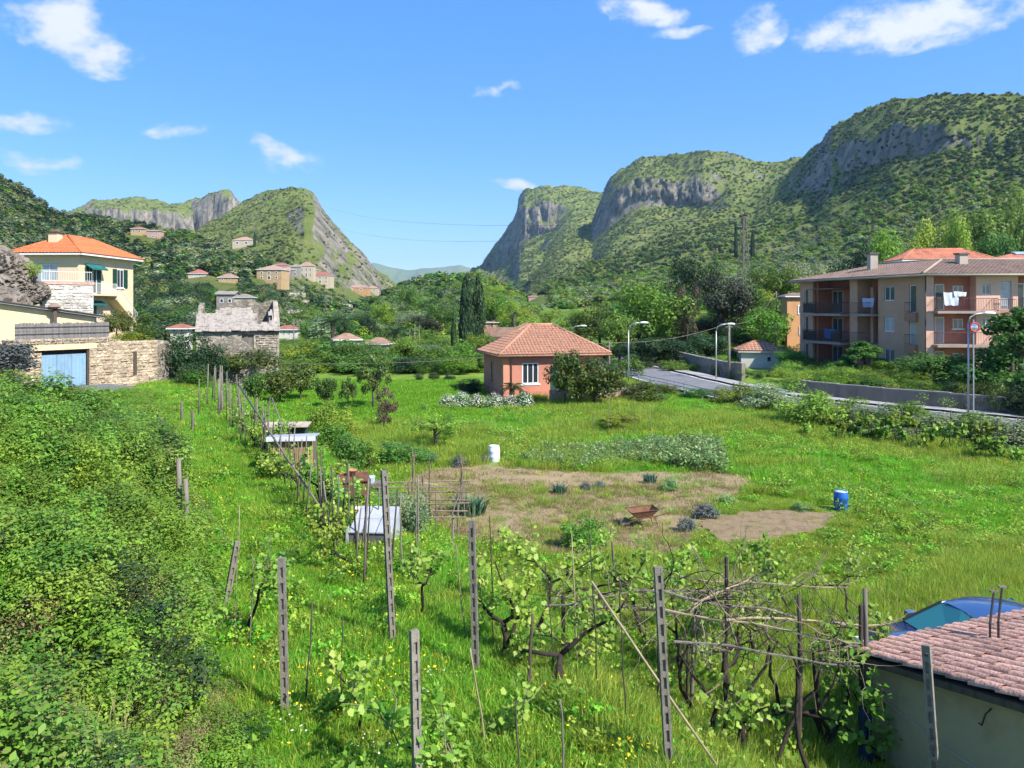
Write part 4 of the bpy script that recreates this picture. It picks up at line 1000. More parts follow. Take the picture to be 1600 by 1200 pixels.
# ---------------------------------------------------------------- apartment block on the right
def apartment():
    C = np.array((33.4, 62.0)); zb = -6.9
    e = empty('apartment_block', (C[0], C[1], zb), 0, 'three storey salmon brown apartment block with balconies on the right', 'building')
    brown = wallmat('apartment_render_shaded', (.52, .30, .2), var=.1); pale = wallmat('apartment_render_sunlit', (.68, .43, .32), var=.1)  # one render in two tones: left wing's shade, right wing's sunlight in the colour
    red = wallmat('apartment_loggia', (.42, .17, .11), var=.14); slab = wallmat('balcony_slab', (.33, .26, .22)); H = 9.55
    fl = (.95, 3.65, 6.3)
    rl = mat_basic('brown_rail', (.09, .05, .04), .6, .2, 4)
    def wing(ang, build):
        w = empty('tmp', (0, 0, 0), ang); build(w)
        for c in list(w.children): c.parent = e; c.rotation_euler = (0, 0, ang)
        bpy.data.objects.remove(w)
    wg = mat_basic('apartment_glass', (.06, .09, .1), .1, .3, 1, spec=.8)
    def left(w):
        T = .3
        hs = []
        for f in fl: hs += [(-1.75, -1.0, f + .15, f + 2.45), (-4.6, -3.4, f + 1.15, f + 2.4)]
        wall_holes(w, 'wall', -5.3, 0, -.6, H, T, hs, brown)
        for i, f in enumerate(fl):
            window(w, -1.375, f + .17, .73, 2.26, y=.12, mull=0, sill=False, closed=None if i == 2 else MT['shutgrey'], glass=wg)
            b = MB().box(-1.95, -.8, -.32, -.003, f - .55, f + .14).build('window_box', wallmat('window_box', (.36, .17, .11)), w)
            railing(b, [(-1.95, -.3), (-.8, -.3)], f + .14, .85, rl, .14)
            window(w, -4.0, f + 1.17, 1.16, 1.2, y=.12, mull=1, glass=wg, closed=MT['shutgrey'] if i == 1 else None)
        # loggia 1
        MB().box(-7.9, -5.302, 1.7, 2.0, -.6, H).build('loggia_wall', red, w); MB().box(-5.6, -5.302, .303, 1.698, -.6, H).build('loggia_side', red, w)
        MB().box(-8.9, -7.9, 0, 2.0, -.6, H).build('pier', brown, w)
        for i, f in enumerate(fl):
            b = MB().box(-7.895, -5.31, -.75, 1.69, f - .2, f - .001).build('balcony', slab, w)
            if i: railing(b, [(-7.85, -.7), (-5.35, -.7)], f, 1.0, rl, .11)
            window(w, -6.2, f + .05, .9, 2.1, y=1.694, mull=0, sill=False, glass=wg)
            MB().box(-7.3, -6.95, .9, 1.2, f, f + 2.4).build('column', brown, w)
        # loggia 2
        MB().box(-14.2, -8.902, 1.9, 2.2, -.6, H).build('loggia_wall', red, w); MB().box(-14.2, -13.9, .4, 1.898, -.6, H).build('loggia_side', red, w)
        for i, f in enumerate(fl):
            b = MB().box(-14.6, -8.95, -.95, 1.89, f - .22, f - .001).build('balcony', slab, w)
            railing(b, [(-14.55, -.05), (-14.55, -.9), (-9.0, -.9), (-9.0, -.05)], f, 1.05, rl, .11)
            sm = mat_basic('balcony_screen_%d' % i, (.05, .045, .04), .8, .2, 4)
            for a_, b_ in ((-14.5, -12.6), (-10.4, -9.1)): MB().box(a_, b_, -.86, -.84, f + .1, f + .95).build('balcony_screen', sm, w)
            window(w, -12.9, f + .05, 1.5, 2.15, y=1.894, mull=1, sill=False, glass=wg); window(w, -9.9, f + .05, .9, 2.15, y=1.894, mull=0, sill=False, glass=wg, closed=MT['darkwood'] if i == 2 else None)
        hs = [(-15.5, -14.9, f + .4, f + 2.4) for f in fl]
        wall_holes(w, 'wall', -16.2, -14.2, -.6, H, T, hs, brown)
        for f in fl: window(w, -15.2, f + .42, .58, 1.96, y=.12, mull=0, glass=wg)
        MB().box(-16.2, -15.9, .302, 9, -.6, H).build('wall', brown, w)
        aw = MB(); aw.prism([(-13.8, 1.8, f + 2.55), (-13.8, -1.0, f + 2.35), (-13.8, -1.0, f + 2.28), (-13.8, 1.8, f + 2.47)], (3.8, 0, 0)); aw.build('awning', mat_basic('awning_brown', (.2, .14, .1), .8, .2, 3), w)
    def right(w):
        T = .3
        MB().box(.302, .62, 0, 1.3, -.6, H).build('pier', pale, w); MB().box(.003, .3, -.0, .3, -.6, H).build('corner', pale, w)
        fr = (1.1, 3.9, 6.6)
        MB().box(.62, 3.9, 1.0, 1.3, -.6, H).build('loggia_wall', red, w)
        for i, f in enumerate(fr):
            b = MB().box(.55, 5.3 if i == 2 else 5.2, -.85, -.003, f - .2, f - .001); b.box(.63, 3.89, .0, .995, f - .2, f - .002); b = b.build('balcony', slab, w)
            railing(b, [(.6, -.05), (.6, -.8), (5.15, -.8), (5.15, -.05)], f, 1.0, mat_basic('railing_rust_%d' % i, (.16, .07, .055), .7, .2, 4), .12)
            window(w, 1.5, f + .05, .75, 2.15, y=.99, mull=0, sill=False, glass=wg, closed=MT['shutgrey'] if i == 1 else None)
            window(w, 2.95, f + 1.25, .8, .8, y=.99, mull=1, glass=wg)
        hs = []
        for f in fr: hs += [(4.35, 5.0, f + 1.3, f + 2.15), (5.75, 6.6, f + .1, f + 2.4)]
        wall_holes(w, 'wall', 3.9, 7.1, -.6, H, 1.3, hs, pale)
        for i, f in enumerate(fr):
            window(w, 4.675, f + 1.32, .62, .8, y=.12, mull=1, glass=wg); window(w, 6.175, f + .12, .82, 2.25, y=.15, mull=0, sill=False, closed=MT['shutgrey'] if i < 2 else None, glass=mat_basic('curtained_glass_%d' % i, (.35, .36, .38), .2, .2, 2, spec=.7))
            b = MB().box(5.5, 6.85, -.25, -.003, f - .65, f + .08).build('window_box', wallmat('window_box_r', (.45, .22, .15)), w)
            railing(b, [(5.5, -.22), (6.85, -.22)], f + .08, .85, rl, .14)
        MB().box(7.102, 12.2, 1.3, 1.6, -.6, H).build('loggia_wall', red, w)
        for i, f in enumerate(fr):
            b = MB().box(7.12, 12.2, -.7, 1.29, f - .2, f - .001).build('balcony', slab, w); railing(b, [(7.15, -.65), (12.1, -.65)], f, 1.0, rl, .1)
            window(w, 8.6, f + .05, 2.2, 2.2, y=1.29, mull=2, sill=False, glass=wg)
        g = MB(); g.box(7.3, 12, -.5, -.46, 6.6 + 2.0, 6.6 + 2.08); g.box(7.3, 7.36, -.5, -.46, 6.6, 6.6 + 2.5); g.box(9.4, 9.46, -.5, -.46, 6.6, 6.6 + 2.5); g.build('glazing_frame', MT['whiteframe'], w)
        MB().box(12.2, 12.6, 0, 1.3, -.6, H).build('pier', pale, w)
    la = math.atan2(-.964, .265); ra = math.atan2(-.08, 1)
    wing(la, left); wing(ra, right)
    # drain pipe at the corner
    MB().tube([(-.12, -.2, -.3), (-.12, -.2, H)], .05, 6).build('downpipe', MT['darkwood'], e, True)
    # roof
    dl = np.array((-.265, .964)); dr = np.array((1, -.08)); nl = np.array((-.964, -.265)); nr = np.array((-.08, -1.))
    o = .8
    c0 = nl * o * .82 + nr * o * .9
    A = dl * 17.0 + nl * o; B = c0; Cc = dr * 13.2 + nr * o
    rA = dl * 12.0 - nl * 5.5; rB = -(nl * 5.5 * .75 + nr * 5.5 * .8); rC = dr * 13.2 - nr * 5.5
    bA = dl * 17.0 - nl * 11; bB = -(nl * 11 * .75 + nr * 11 * .8); bC = dr * 13.2 - nr * 11
    z0, z1 = H, H + 1.45
    m = MB(); P = [(*A, z0), (*B, z0), (*Cc, z0), (*rA, z1), (*rB, z1), (*rC, z1), (*bA, z0), (*bB, z0), (*bC, z0)]
    m.v = [tuple(map(float, p)) for p in P]; m.f = [[0, 1, 4, 3], [1, 2, 5, 4], [3, 4, 7, 6], [4, 5, 8, 7], [6, 0, 3], [8, 5, 2]]
    rf = m.build('roof', MT['terra_brown'], e)
    t = MB(); rg = random.Random(3); tiles_face(t, P[0], P[1], P[3], P[4], .36, .34, .04, rg); tiles_face(t, P[1], P[2], P[4], P[5], .36, .34, .04, rg); q = t.build('roof_tiles', MT['terra_brown'], rf); q['kind'] = 'stuff'
    c = MB(); c.tube([np.array(P[1]) + (0, 0, .08), np.array(P[4]) + (0, 0, .08)], .12, 6); c.tube([np.array(P[3]) + (0, 0, .08), np.array(P[4]) + (0, 0, .08), np.array(P[5]) + (0, 0, .08)], .12, 6); c.build('ridge_cap', wallmat('ridge_cap', (.36, .27, .2)), rf, True)
    f = MB()
    for a, b in ((P[0], P[1]), (P[1], P[2])): f.tube([np.array(a) + (0, 0, -.08), np.array(b) + (0, 0, -.08)], .09, 6)
    f.build('gutter', wallmat('gutter_beige', (.42, .36, .28)), rf, True)
    sf = MB(); ia = A - nl * 1.0; ib = B * -.1; ic = Cc - nr * 1.0
    sf.slab([(*A, z0 - .05), (*B, z0 - .05), (*ib, z0 - .05), (*ia, z0 - .05)], .1); sf.slab([(*B, z0 - .06), (*Cc, z0 - .06), (*ic, z0 - .06), (*ib, z0 - .06)], .1); sf.build('soffit', wallmat('soffit_beige', (.4, .3, .22)), rf)
    # body inside
    bd = MB(); q = [dl * 16 - nl * 2.3, -(nl * 2.3 * .8 + nr * 1.7), dr * 12.2 - nr * 1.7, dr * 12.2 - nr * 10, -(nl * 10 * .75 + nr * 10 * .8), dl * 16 - nl * 10]
    bd.prism([(*p, -.6) for p in q], (0, 0, H - .1 + .6)); bd.build('core', red, e)
    for (t_, off, hh, nm) in ((9.5, 3.0, 1.5, 'chimney'), (-4.5, 3.6, 1.0, 'chimney')):
        pc = dl * t_ - nl * off if t_ > 0 else dr * -t_ - nr * off
        ch = MB().box(pc[0] - .35, pc[0] + .35, pc[1] - .35, pc[1] + .35, H + .2, H + .8 + hh).build(nm, wallmat('apartment_chimney', (.42, .36, .3)), e)
        MB().box(pc[0] - .45, pc[0] + .45, pc[1] - .45, pc[1] + .45, H + .81 + hh, H + .95 + hh).build('chimney_cap', MT['greywood'], ch)
    # laundry
    def cloth(name, px, py, d, w, h, ang, col, label):
        p = at(px, py, d); n = 9; rng = np.random.default_rng(int(px)); X, Zz = np.meshgrid(np.linspace(-w / 2, w / 2, n), np.linspace(0, -h, 7))
        Y = np.sin(X * 14 / w + Zz * 2) * .04 * (.3 + -Zz / h) - .03; X = X * (1 + .15 * Zz / h)
        V = np.stack([X, Y, Zz + rng.normal(size=X.shape) * .02], -1).reshape(-1, 3); i = np.arange(6 * n).reshape(6, n)[:, :-1]
        f = np.stack([i, i + 1, i + n + 1, i + n], -1).reshape(-1, 4)
        V2 = np.concatenate([V, V + (0, .02, 0)]); f2 = np.concatenate([f, f[:, ::-1] + len(V)])
        ob = addobj(name, npmesh(name, V2, f2, mat_basic('laundry_%d' % px, col, .9, .2, 4), True), None, p, ang); tag(ob, label, 'laundry')
    cloth('laundry', 1486, 457, 61.0, 1.2, 1.05, ra, (.6, .64, .72), 'pale blue sheet draped over the upper balcony rail of the apartment block')
    cloth('laundry', 1500, 456, 60.9, 1.0, .35, ra, (.75, .74, .72), 'short white cloth beside the blue sheet on the balcony rail')
    cloth('laundry', 1297, 514, 73.5, 1.7, .95, la, (.05, .15, .38), 'dark blue sheet hanging on the middle left balcony')
    cloth('laundry', 1357, 466, 68.5, 1.5, .8, la, (.45, .45, .62), 'checked pale cloth on the small inner balcony rail')
apartment()
# ---------------------------------------------------------------- smaller and far houses
def house(name, px0, px1, py_e, py_b, label, wall, roof, rise=.35, rz=0.0, wins=(), d=None, depth=.8, cat='house', gable=False, base_drop=3.0, tiles=False, over=.35, frame=None):
    """px extent, eave row, base row; wins: (fx, fz, w, h) in fractions of the front"""
    pm = (px0 + px1) / 2
    if d is None: d = float(gp(pm, py_b)[1])
    a = at(px0, py_b, d); b = at(px1, py_b, d); W = b[0] - a[0]; H = (py_b - py_e) / F * d; D = W * depth
    e = empty(name, (a[0], d, a[2]), rz, label, cat)
    MB().box(0, W, 0, D, -base_drop, H).build('wall', wall, e)
    R = rise * min(W, D)
    if gable:
        m = MB(); o_ = over
        m.prism([(-o_, -o_, H - .05), (W + o_, -o_, H - .05), (W + o_, D / 2, H + R), (-o_, D / 2, H + R)], (0, 0, .18)); m.prism([(-o_, D + o_, H - .05), (-o_, D / 2 + .01, H + R), (W + o_, D / 2 + .01, H + R), (W + o_, D + o_, H - .05)], (0, 0, .18))
        m.build('roof', roof, e); g = MB(); g.prism([(0, 0.02, H), (0, D - .02, H), (0, D / 2, H + R - .1)], (.2, 0, 0)); g.prism([(W - .2, 0.02, H), (W - .2, D - .02, H), (W - .2, D / 2, H + R - .1)], (.2, 0, 0)); g.build('gable', wall, e)
    else: hip_roof(e, 0, W, 0, D, H, R, roof, over, frame, tiles=tiles, caps=tiles, row=.4, wid=.35)
    for (fx, fz, w, h) in wins:
        x = fx * W; z = fz * H; ww = w * W; hh = h * H; y = -.004
        f = MB(); t = ww * .14
        f.box(x - ww / 2, x - ww / 2 + t, y - .06, y, z, z + hh); f.box(x + ww / 2 - t, x + ww / 2, y - .06, y, z, z + hh); f.box(x - ww / 2 + t, x + ww / 2 - t, y - .06, y, z, z + t); f.box(x - ww / 2 + t, x + ww / 2 - t, y - .06, y, z + hh - t, z + hh)
        wn = f.build('window', frame or MT['whiteframe'], e)
        MB().box(x - ww / 2 + t, x + ww / 2 - t, y - .02, y - .001, z + t, z + hh - t).build('pane', MT['glass'], wn)
    KEEP.append((px0 - 2, px1 + 2, py_e - 6, py_b - 1, d))
    return e, d
wc = dict(white=wallmat('far_white', (.52, .49, .44)), ochre=wallmat('far_ochre', (.44, .31, .16)), pink=wallmat('far_pink', (.44, .27, .21)), orange=wallmat('far_orange', (.48, .27, .13)), grey=wallmat('far_grey', (.27, .245, .21), var=.3), cream=wallmat('far_cream', (.46, .38, .28)))
rc = dict(red=mat_basic('far_roof_red', (.32, .12, .08), .9, .3, 1), brown=mat_basic('far_roof_brown', (.27, .165, .11), .9, .3, 1), pale=mat_basic('far_roof_pale', (.33, .21, .15), .9, .3, 1), slate=mat_basic('far_roof_slate', (.25, .215, .18), .9, .3, 1))
W3 = [(.2, .55, .1, .25), (.5, .55, .1, .25), (.8, .55, .1, .25), (.2, .12, .1, .25), (.5, .05, .13, .36), (.8, .12, .1, .25)]
W2 = [(.25, .45, .14, .35), (.7, .45, .14, .35)]
house('hill_house', 363, 394, 375, 387, 'pale house with orange roof highest on the slope beside a thin cypress', wc['cream'], rc['pale'], .25, 0, W2)
house('hill_house', 294, 320, 427, 434, 'small white house with red roof left of the hamlet', wc['white'], rc['red'], .3, 0, W2)
house('hill_house', 341, 367, 433, 442, 'low ochre house half hidden in olive trees', wc['ochre'], rc['pale'], .3, 0, W2)
house('hill_house', 401, 441, 421, 438, 'long ochre yellow farmhouse at the left of the hamlet', wc['ochre'], rc['pale'], .22, math.radians(-6), W3)
house('hill_house', 427, 449, 414, 424, 'pink house peeping over the long ochre farmhouse', wc['pink'], rc['red'], .25, 0, W2)
house('hill_house', 454, 468, 416, 432, 'narrow grey stone house in the middle of the hamlet', wc['grey'], rc['slate'], .3, 0, [(.5, .5, .25, .2), (.5, .12, .25, .25)])
house('hill_house', 468, 489, 415, 434, 'tall cream gabled house in the middle of the hamlet', wc['cream'], rc['pale'], .4, 0, W3)
house('hill_house', 441, 456, 421, 436, 'small grey house tucked beside the long ochre farmhouse', wc['grey'], rc['pale'], .3, 0, W2)
house('hill_house', 489, 499, 422, 435, 'narrow cream house left of the pinkish end house', wc['cream'], rc['pale'], .3, 0, W2)
house('hill_house', 484, 516, 430, 443, 'pinkish house with red roof at the right end of the hamlet', wc['cream'], rc['red'], .25, 0, W3)
house('hill_house', 541, 574, 449, 458, 'orange farmhouse alone on the right flank of the slope', wc['orange'], rc['pale'], .2, 0, W2)
house('hill_house', 572, 590, 450, 459, 'small cream house attached to the orange farmhouse', wc['cream'], rc['pale'], .25, 0, W2)
house('old_house', 338, 366, 460, 482, 'old grey house with arched loggia above the ruin roof', wc['grey'], rc['slate'], .2, 0, [(.3, .4, .2, .3), (.75, .4, .2, .3)], gable=True)
house('old_house', 366, 392, 464, 484, 'smaller cream old house joined to the grey one above the ruin', wc['cream'], rc['slate'], .25, 0, [(.25, .35, .18, .3), (.7, .35, .18, .3)])
house('red_roof_house', 429, 462, 514, 524, 'low white house with dark red roof right of the ruin', wc['white'], rc['red'], .22, 0, [(.2, .2, .08, .5), (.45, .2, .08, .5), (.7, .2, .08, .5)], d=115)
house('brown_roof_house', 524, 562, 530, 552, 'brown roofed cottage half hidden behind the green hedge', wc['cream'], rc['brown'], .3, math.radians(18), W2, d=96)
house('brown_roof_house', 570, 606, 536, 556, 'second brown roofed cottage right of the first behind the hedge', wc['pink'], rc['brown'], .3, math.radians(-14), W2, d=92)
house('valley_house', 758, 806, 527, 545, 'white gabled house just left behind the pink house roof', wc['white'], rc['brown'], .35, math.radians(-24), W2, d=98, gable=True)
house('valley_house', 752, 778, 503, 514, 'orange roofed house beside the cypresses', wc['orange'], rc['pale'], .3, 0, W2, d=150)
house('valley_house', 808, 840, 512, 524, 'brown roof among houses behind the pink house', wc['pink'], rc['brown'], .3, 0, W2, d=125)
house('valley_house', 846, 868, 492, 503, 'pale pink three window house in the valley gap', wc['pink'], rc['pale'], .2, 0, W2, d=260)
house('valley_house', 866, 882, 488, 500, 'white house at the right in the valley gap', wc['white'], rc['pale'], .2, 0, W2, d=270)
house('valley_house', 826, 840, 463, 470, 'tiny pink house far up the valley', wc['pink'], rc['red'], .2, 0, W2, d=400)
house('valley_house', 842, 854, 465, 471, 'tiny white house far up the valley', wc['white'], rc['pale'], .2, 0, W2, d=405)
house('valley_house', 906, 936, 484, 492, 'orange roofed house at the foot of the right slope', wc['cream'], rc['red'], .2, 0, W2, d=280)
house('hillside_house', 204, 224, 357, 368, 'ochre house on the skyline of the left slope', wc['ochre'], rc['red'], .25, 0, W2)
house('hillside_house', 229, 249, 360, 372, 'pink block of a house on the skyline of the left slope', wc['pink'], rc['pale'], .1, 0, W3)
house('red_roof_house', 266, 292, 512, 524, 'small red roof showing behind the dark hedge beside the lane', wc['white'], rc['red'], .3, 0, W2, d=82)
house('garden_hut', 1158, 1218, 548, 572, 'small white hut with red tile roof beyond the road', wc['white'], MT['terracotta'], .28, math.radians(-8), [(.7, .3, .12, .35)], d=76, tiles=True, frame=wc['white'])
house('orange_house', 1230, 1262, 462, 548, 'orange two storey house left behind the apartment block', wallmat('annex_orange', (.56, .30, .14)), MT['terra_brown'], .2, 0, [(.72, .66, .42, .17), (.76, .28, .36, .17)], d=86)
e1, d1 = house('red_tile_house', 1412, 1548, 406, 470, 'long red tiled roof rising behind the apartment block', wc['orange'], mat_basic('roof_redtile', (.5, .19, .11), .9, .3, .8, .3, 12), .3, math.radians(-3), [], d=92, depth=.45, tiles=True)
e1, d1 = house('skylight_house', 1562, 1690, 404, 470, 'brick red roof with a skylight at the right edge', wc['orange'], mat_basic('roof_redtile_dark', (.42, .15, .095), .9, .3, .8, .3, 12), .16, math.radians(-10), [], d=96, depth=.5)
def skylight():
    W = 128 / F * 96; D = W * .5; H = (470 - 404) / F * 96; R = .16 * min(W, D); y0, y1 = -.35, D / 2; sl = R / (y1 - y0)
    zz = lambda y: H + (y - y0) * sl + .07
    x = 2.6; ya, yb = 1.6, 2.8
    p = MB(); p.prism([(x, ya, zz(ya)), (x + 1.3, ya, zz(ya)), (x + 1.3, yb, zz(yb)), (x, yb, zz(yb))], (0, 0, .06)); k = p.build('skylight', mat_basic('skylight_glass', (.4, .5, .62), .1, .2, 2, spec=.8), e1)
    f = MB(); f.prism([(x - .1, ya, zz(ya)), (x - .01, ya, zz(ya)), (x - .01, yb, zz(yb)), (x - .1, yb, zz(yb))], (0, 0, .1)); f.prism([(x + 1.31, ya, zz(ya)), (x + 1.4, ya, zz(ya)), (x + 1.4, yb, zz(yb)), (x + 1.31, yb, zz(yb))], (0, 0, .1)); f.build('frame', MT['steel'], k)
skylight()
# ---------------------------------------------------------------- main road on the right
RD = [(44.5, 26.5), (36, 37), (25.6, 45.2), (17.6, 53), (14.5, 62), (12.3, 71), (11, 82), (10.5, 95), (11, 130)]
def off(pts, o):
    r = []
    for i, p in enumerate(pts):
        a = np.array(pts[max(i - 1, 0)]); b = np.array(pts[min(i + 1, len(pts) - 1)]); t = (b - a) / np.linalg.norm(b - a); r.append((p[0] - t[1] * o, p[1] + t[0] * o))
    return r
def dense(pts, step=1.0):
    r = []
    for a, b in zip(pts[:-1], pts[1:]):
        a = np.array(a); b = np.array(b); n = max(1, int(np.linalg.norm(b - a) / step))
        r += [tuple(a + (b - a) * i / n) for i in range(n)]
    return r + [pts[-1]]
def strip(name, pts, o0, o1, lift, mat, label, cat, kind='structure', th=None):
    P = dense(pts); A = off(P, o0); B = off(P, o1); V = []; f = []
    for a, b, c in zip(A, B, P):
        z = float(G(c[0], c[1])) + lift; V += [(a[0], a[1], z), (b[0], b[1], z)]
    for i in range(len(P) - 1): f.append([2*i, 2*i+2, 2*i+3, 2*i+1])
    o = addobj(name, npmesh(name, np.array(V), f, mat)); tag(o, label, cat, kind=kind); return o
strip('road', RD, 3.0, -3.0, .14, MT['asphalt2'], 'grey main road curving between the meadow and the apartment block', 'road')
strip('road_marking', RD, 2.75, 2.63, .144, MT['whiteframe'], 'white edge line on the meadow side of the main road', 'road marking')
strip('road_marking', RD, -2.63, -2.75, .144, MT['whiteframe'], 'white edge line on the apartment side of the main road', 'road marking')
strip('pavement', RD, -3.0, -4.4, .26, wallmat('pavement', (.3, .29, .28)), 'raised pavement along the far side of the main road', 'pavement')
def ret_wall(pts, h, mat, label, o0=-4.45, th=.35, name='retaining_wall'):
    P = off(dense(pts, 1.0), o0); Q = off(dense(pts, 1.0), o0 - th); m = MB()
    for i in range(len(P) - 1):
        z = float(G(*dense(pts, 1.0)[i])) - .3
        m.prism([(P[i][0], P[i][1], z), (P[i+1][0], P[i+1][1], z), (Q[i+1][0], Q[i+1][1], z), (Q[i][0], Q[i][1], z)][::-1], (0, 0, h + .3))
    e = empty(name, (*P[0], float(G(*P[0]))), 0, label, 'wall'); o = m.build('masonry', mat, None); o.parent = e; o.location = (-e.location.x, -e.location.y, -e.location.z)
    c = MB()
    for i in range(len(P) - 1):
        z = float(G(*dense(pts, 1.0)[i])) + h; a, b, cc, d = P[i], P[i+1], Q[i+1], Q[i]
        c.prism([(a[0], a[1], z), (b[0], b[1], z), (cc[0], cc[1], z), (d[0], d[1], z)][::-1], (0, 0, .07))
    o = c.build('coping', wallmat('coping', (.25, .23, .21)), None); o.parent = e; o.location = (-e.location.x, -e.location.y, -e.location.z)
conc = mat_basic('stained_concrete', (.17, .15, .125), .95, .5, 1.2, .3, 20, dirt=(.06, .055, .04), stretch=(1, 1, .3))
ret_wall(RD[1:4], 1.15, conc, 'dark stained retaining wall below the apartment block hedge')
ret_wall(RD[0:2], 1.25, wallmat('pale_concrete', (.4, .42, .45)), 'pale grey concrete retaining wall at the right edge')
ret_wall([(15.0, 63.5), (13.3, 69), (12.2, 76), (11.6, 86)], 1.5, mat_basic('dark_stone_wall', (.17, .15, .13), .95, .4, 2, .5, 12), 'dark stone wall along the bend of the main road', -4.6)
def guard_rail():
    e = empty('guard_rail', (RD[3][0], RD[3][1], float(G(*RD[3]))), 0, 'low metal guard rail beside the road bend', 'railing')
    P = off(dense(RD[3:7], 2.0), 3.6); m = MB(); ol = Vector(e.location)
    pm = MB().box(-.05, .05, -.05, .05, -.2, .85).mesh('post', MT['steel'])
    q = []
    for i, p in enumerate(P):
        z = float(G(*p)); q.append(np.array((p[0] - ol.x, p[1] - ol.y, z - ol.z))); addobj('post', pm, e, (p[0] - ol.x, p[1] - ol.y, z - ol.z))
    for h in (.35, .6, .84):
        r = MB(); r.tube([a + (0, -.06, h) for a in q], .03, 5); r.build('rail', MT['steel'], e)
guard_rail()
# ---------------------------------------------------------------- lamps, poles, wires
def lamp(px, ytop, d, arm, label, ybase=None):
    b = onG(px, d, G); h = (HY - ytop) / F * d - b[2]
    e = empty('street_lamp', b, 0, label, 'street lamp')
    MB().tube([(0, 0, -.2), (0, 0, h * .5), (0, 0, h - .6)], [.065, .055, .045], 8).build('pole', MT['steel'], e, True)
    MB().tube([(0, 0, h - .6), (arm * .12, 0, h - .25), (arm * .45, 0, h - .05), (arm * 1.0, 0, h)], [.055, .05, .045, .04], 7).build('arm', MT['steel'], e, True)
    hd = MB(); hd.lathe([(.02, -.06), (.13, -.07), (.15, 0), (.11, .07), (.02, .09)], 10); v = [(arm * (1.25) + a * 2.6, b_, h + c) for a, b_, c in hd.v]; hd.v = v
    hd.build('lamp_head', MT['whiteframe'], e, True)
lamp(982, 504, 62.5, 1, 'tall street lamp right of the pink house')
lamp(1119, 506, 65.5, 1, 'street lamp at the road bend left of the white hut')
lamp(1513, 489, 45.6, 1, 'street lamp in front of the apartment block retaining wall')
lamp(893, 509, 82, 1, 'street lamp head showing above the pink house roof')
def mirror():
    e = empty('traffic_mirror', onG(1521, 45.4, G), 0, 'round traffic mirror with red rim on a pole before the apartment block', 'traffic mirror')
    MB().tube([(0, 0, -.2), (0, 0, 6.0)], .04, 7).build('pole', MT['steel'], e)
    m = MB(); m.lathe([(.02, 0), (.24, 0), (.24, .06), (.02, .1)], 20); m.v = [(a, -c - .05, b + 5.55) for a, b, c in m.v]; m.build('mirror_face', mat_basic('mirror_glass', (.5, .55, .6), .05, .05, 2, metal=.9), e)
    r = MB(); n = 24; r.tube([(math.cos(i * 2 * math.pi / n) * .26, -.1, math.sin(i * 2 * math.pi / n) * .26 + 5.55) for i in range(n + 1)], .05, 6); r.build('rim', mat_basic('red_plastic', (.5, .04, .03), .5, .1, 3), e, True)
mirror()
def pole(px, ytop, d, label, r=.09, mat=None, cross=False):
    b = onG(px, d); h = (HY - ytop) / F * d - b[2]; e = empty('utility_pole', b, 0, label, 'pole')
    MB().tube([(0, 0, -.2), (0, 0, h)], [r, r * .7], 7).build('pole', mat or MT['concrete'], e, True)
    MB().box(-.3, .3, -.05, .05, h - .35, h - .27).build('crossarm', MT['greywood'], e)
    return b + np.array((0, 0, h))
p1 = pole(952, 535, 62, 'concrete utility pole at the right corner of the pink house')
p2 = pole(1139, 505, 66, 'thick concrete pole beside the road bend lamp', .14)
p3 = pole(1213, 455, 88, 'leaning timber pole in front of the dark trees')
p4 = pole(1212, 508, 84, 'short pole right of the white hut')
p5 = pole(459, 500, 100, 'thin pale pole in front of the low red roofed house')
p6 = pole(640, 515, 98, 'leftmost thin pole of the group left of the cypresses', .07); p7 = pole(648, 512, 104, 'middle thin pole of the group left of the cypresses', .07); p8 = pole(655, 510, 97, 'rightmost thin pole of the group left of the cypresses', .07)
def wire(a, b, sag, label, r=.02, name='overhead_wire'):
    a = np.array(a); b = np.array(b); m = MB(); m.tube([a + (b - a) * t - np.array((0, 0, sag * 4 * t * (1 - t))) for t in np.linspace(0, 1, 15)], r, 4)
    o = m.build(name, MT['greywood']); tag(o, label, 'wire')
wire(p1, p2, .5, 'overhead cable from the pink house pole to the road bend pole', .02)
wire(p2, p3, 1.2, 'overhead cable from the road bend pole up to the timber pole', .018)
wire(p1, at(300, 560, 62), 1.0, 'overhead cable crossing the lawn left of the pink house', .022)
wire(p2, p4, .6, 'overhead cable from the road bend pole to the short pole', .02)
wire(at(505, 322, 850), at(1160, 342, 205), 9, 'upper power line crossing in front of the far bluff', .06)
wire(at(530, 356, 860), at(1162, 352, 205), 9, 'lower power line crossing in front of the far bluff', .06)
def pylon():
    b = onG(1162, 205); h = (HY - 338) / F * 205 - b[2]; e = empty('lattice_mast', b, .4, 'thin steel lattice mast on the wooded slope left of the apartments', 'mast')
    w0, w1 = 1.5, .35
    for sx in (-1, 1):
        for sy in (-1, 1): MB().tube([(sx * w0, sy * w0, 0), (sx * w1, sy * w1, h)], .12, 5).build('leg', MT['greywood'], e)
    n = 12
    for i in range(n):
        t0, t1 = i / n, (i + 1) / n; a = w0 + (w1 - w0) * t0; c = w0 + (w1 - w0) * t1; m = MB()
        for (s, u) in (((-1, -1), (1, -1)), ((1, -1), (1, 1)), ((1, 1), (-1, 1)), ((-1, 1), (-1, -1))):
            m.tube([(s[0] * a, s[1] * a, t0 * h), (u[0] * c, u[1] * c, t1 * h)], .06, 4)
        m.build('brace', MT['greywood'], e)
    for z in (.97, .88): MB().box(-2.2, 2.2, -.1, .1, h * z, h * z + .2).build('crossarm', MT['greywood'], e)
pylon()
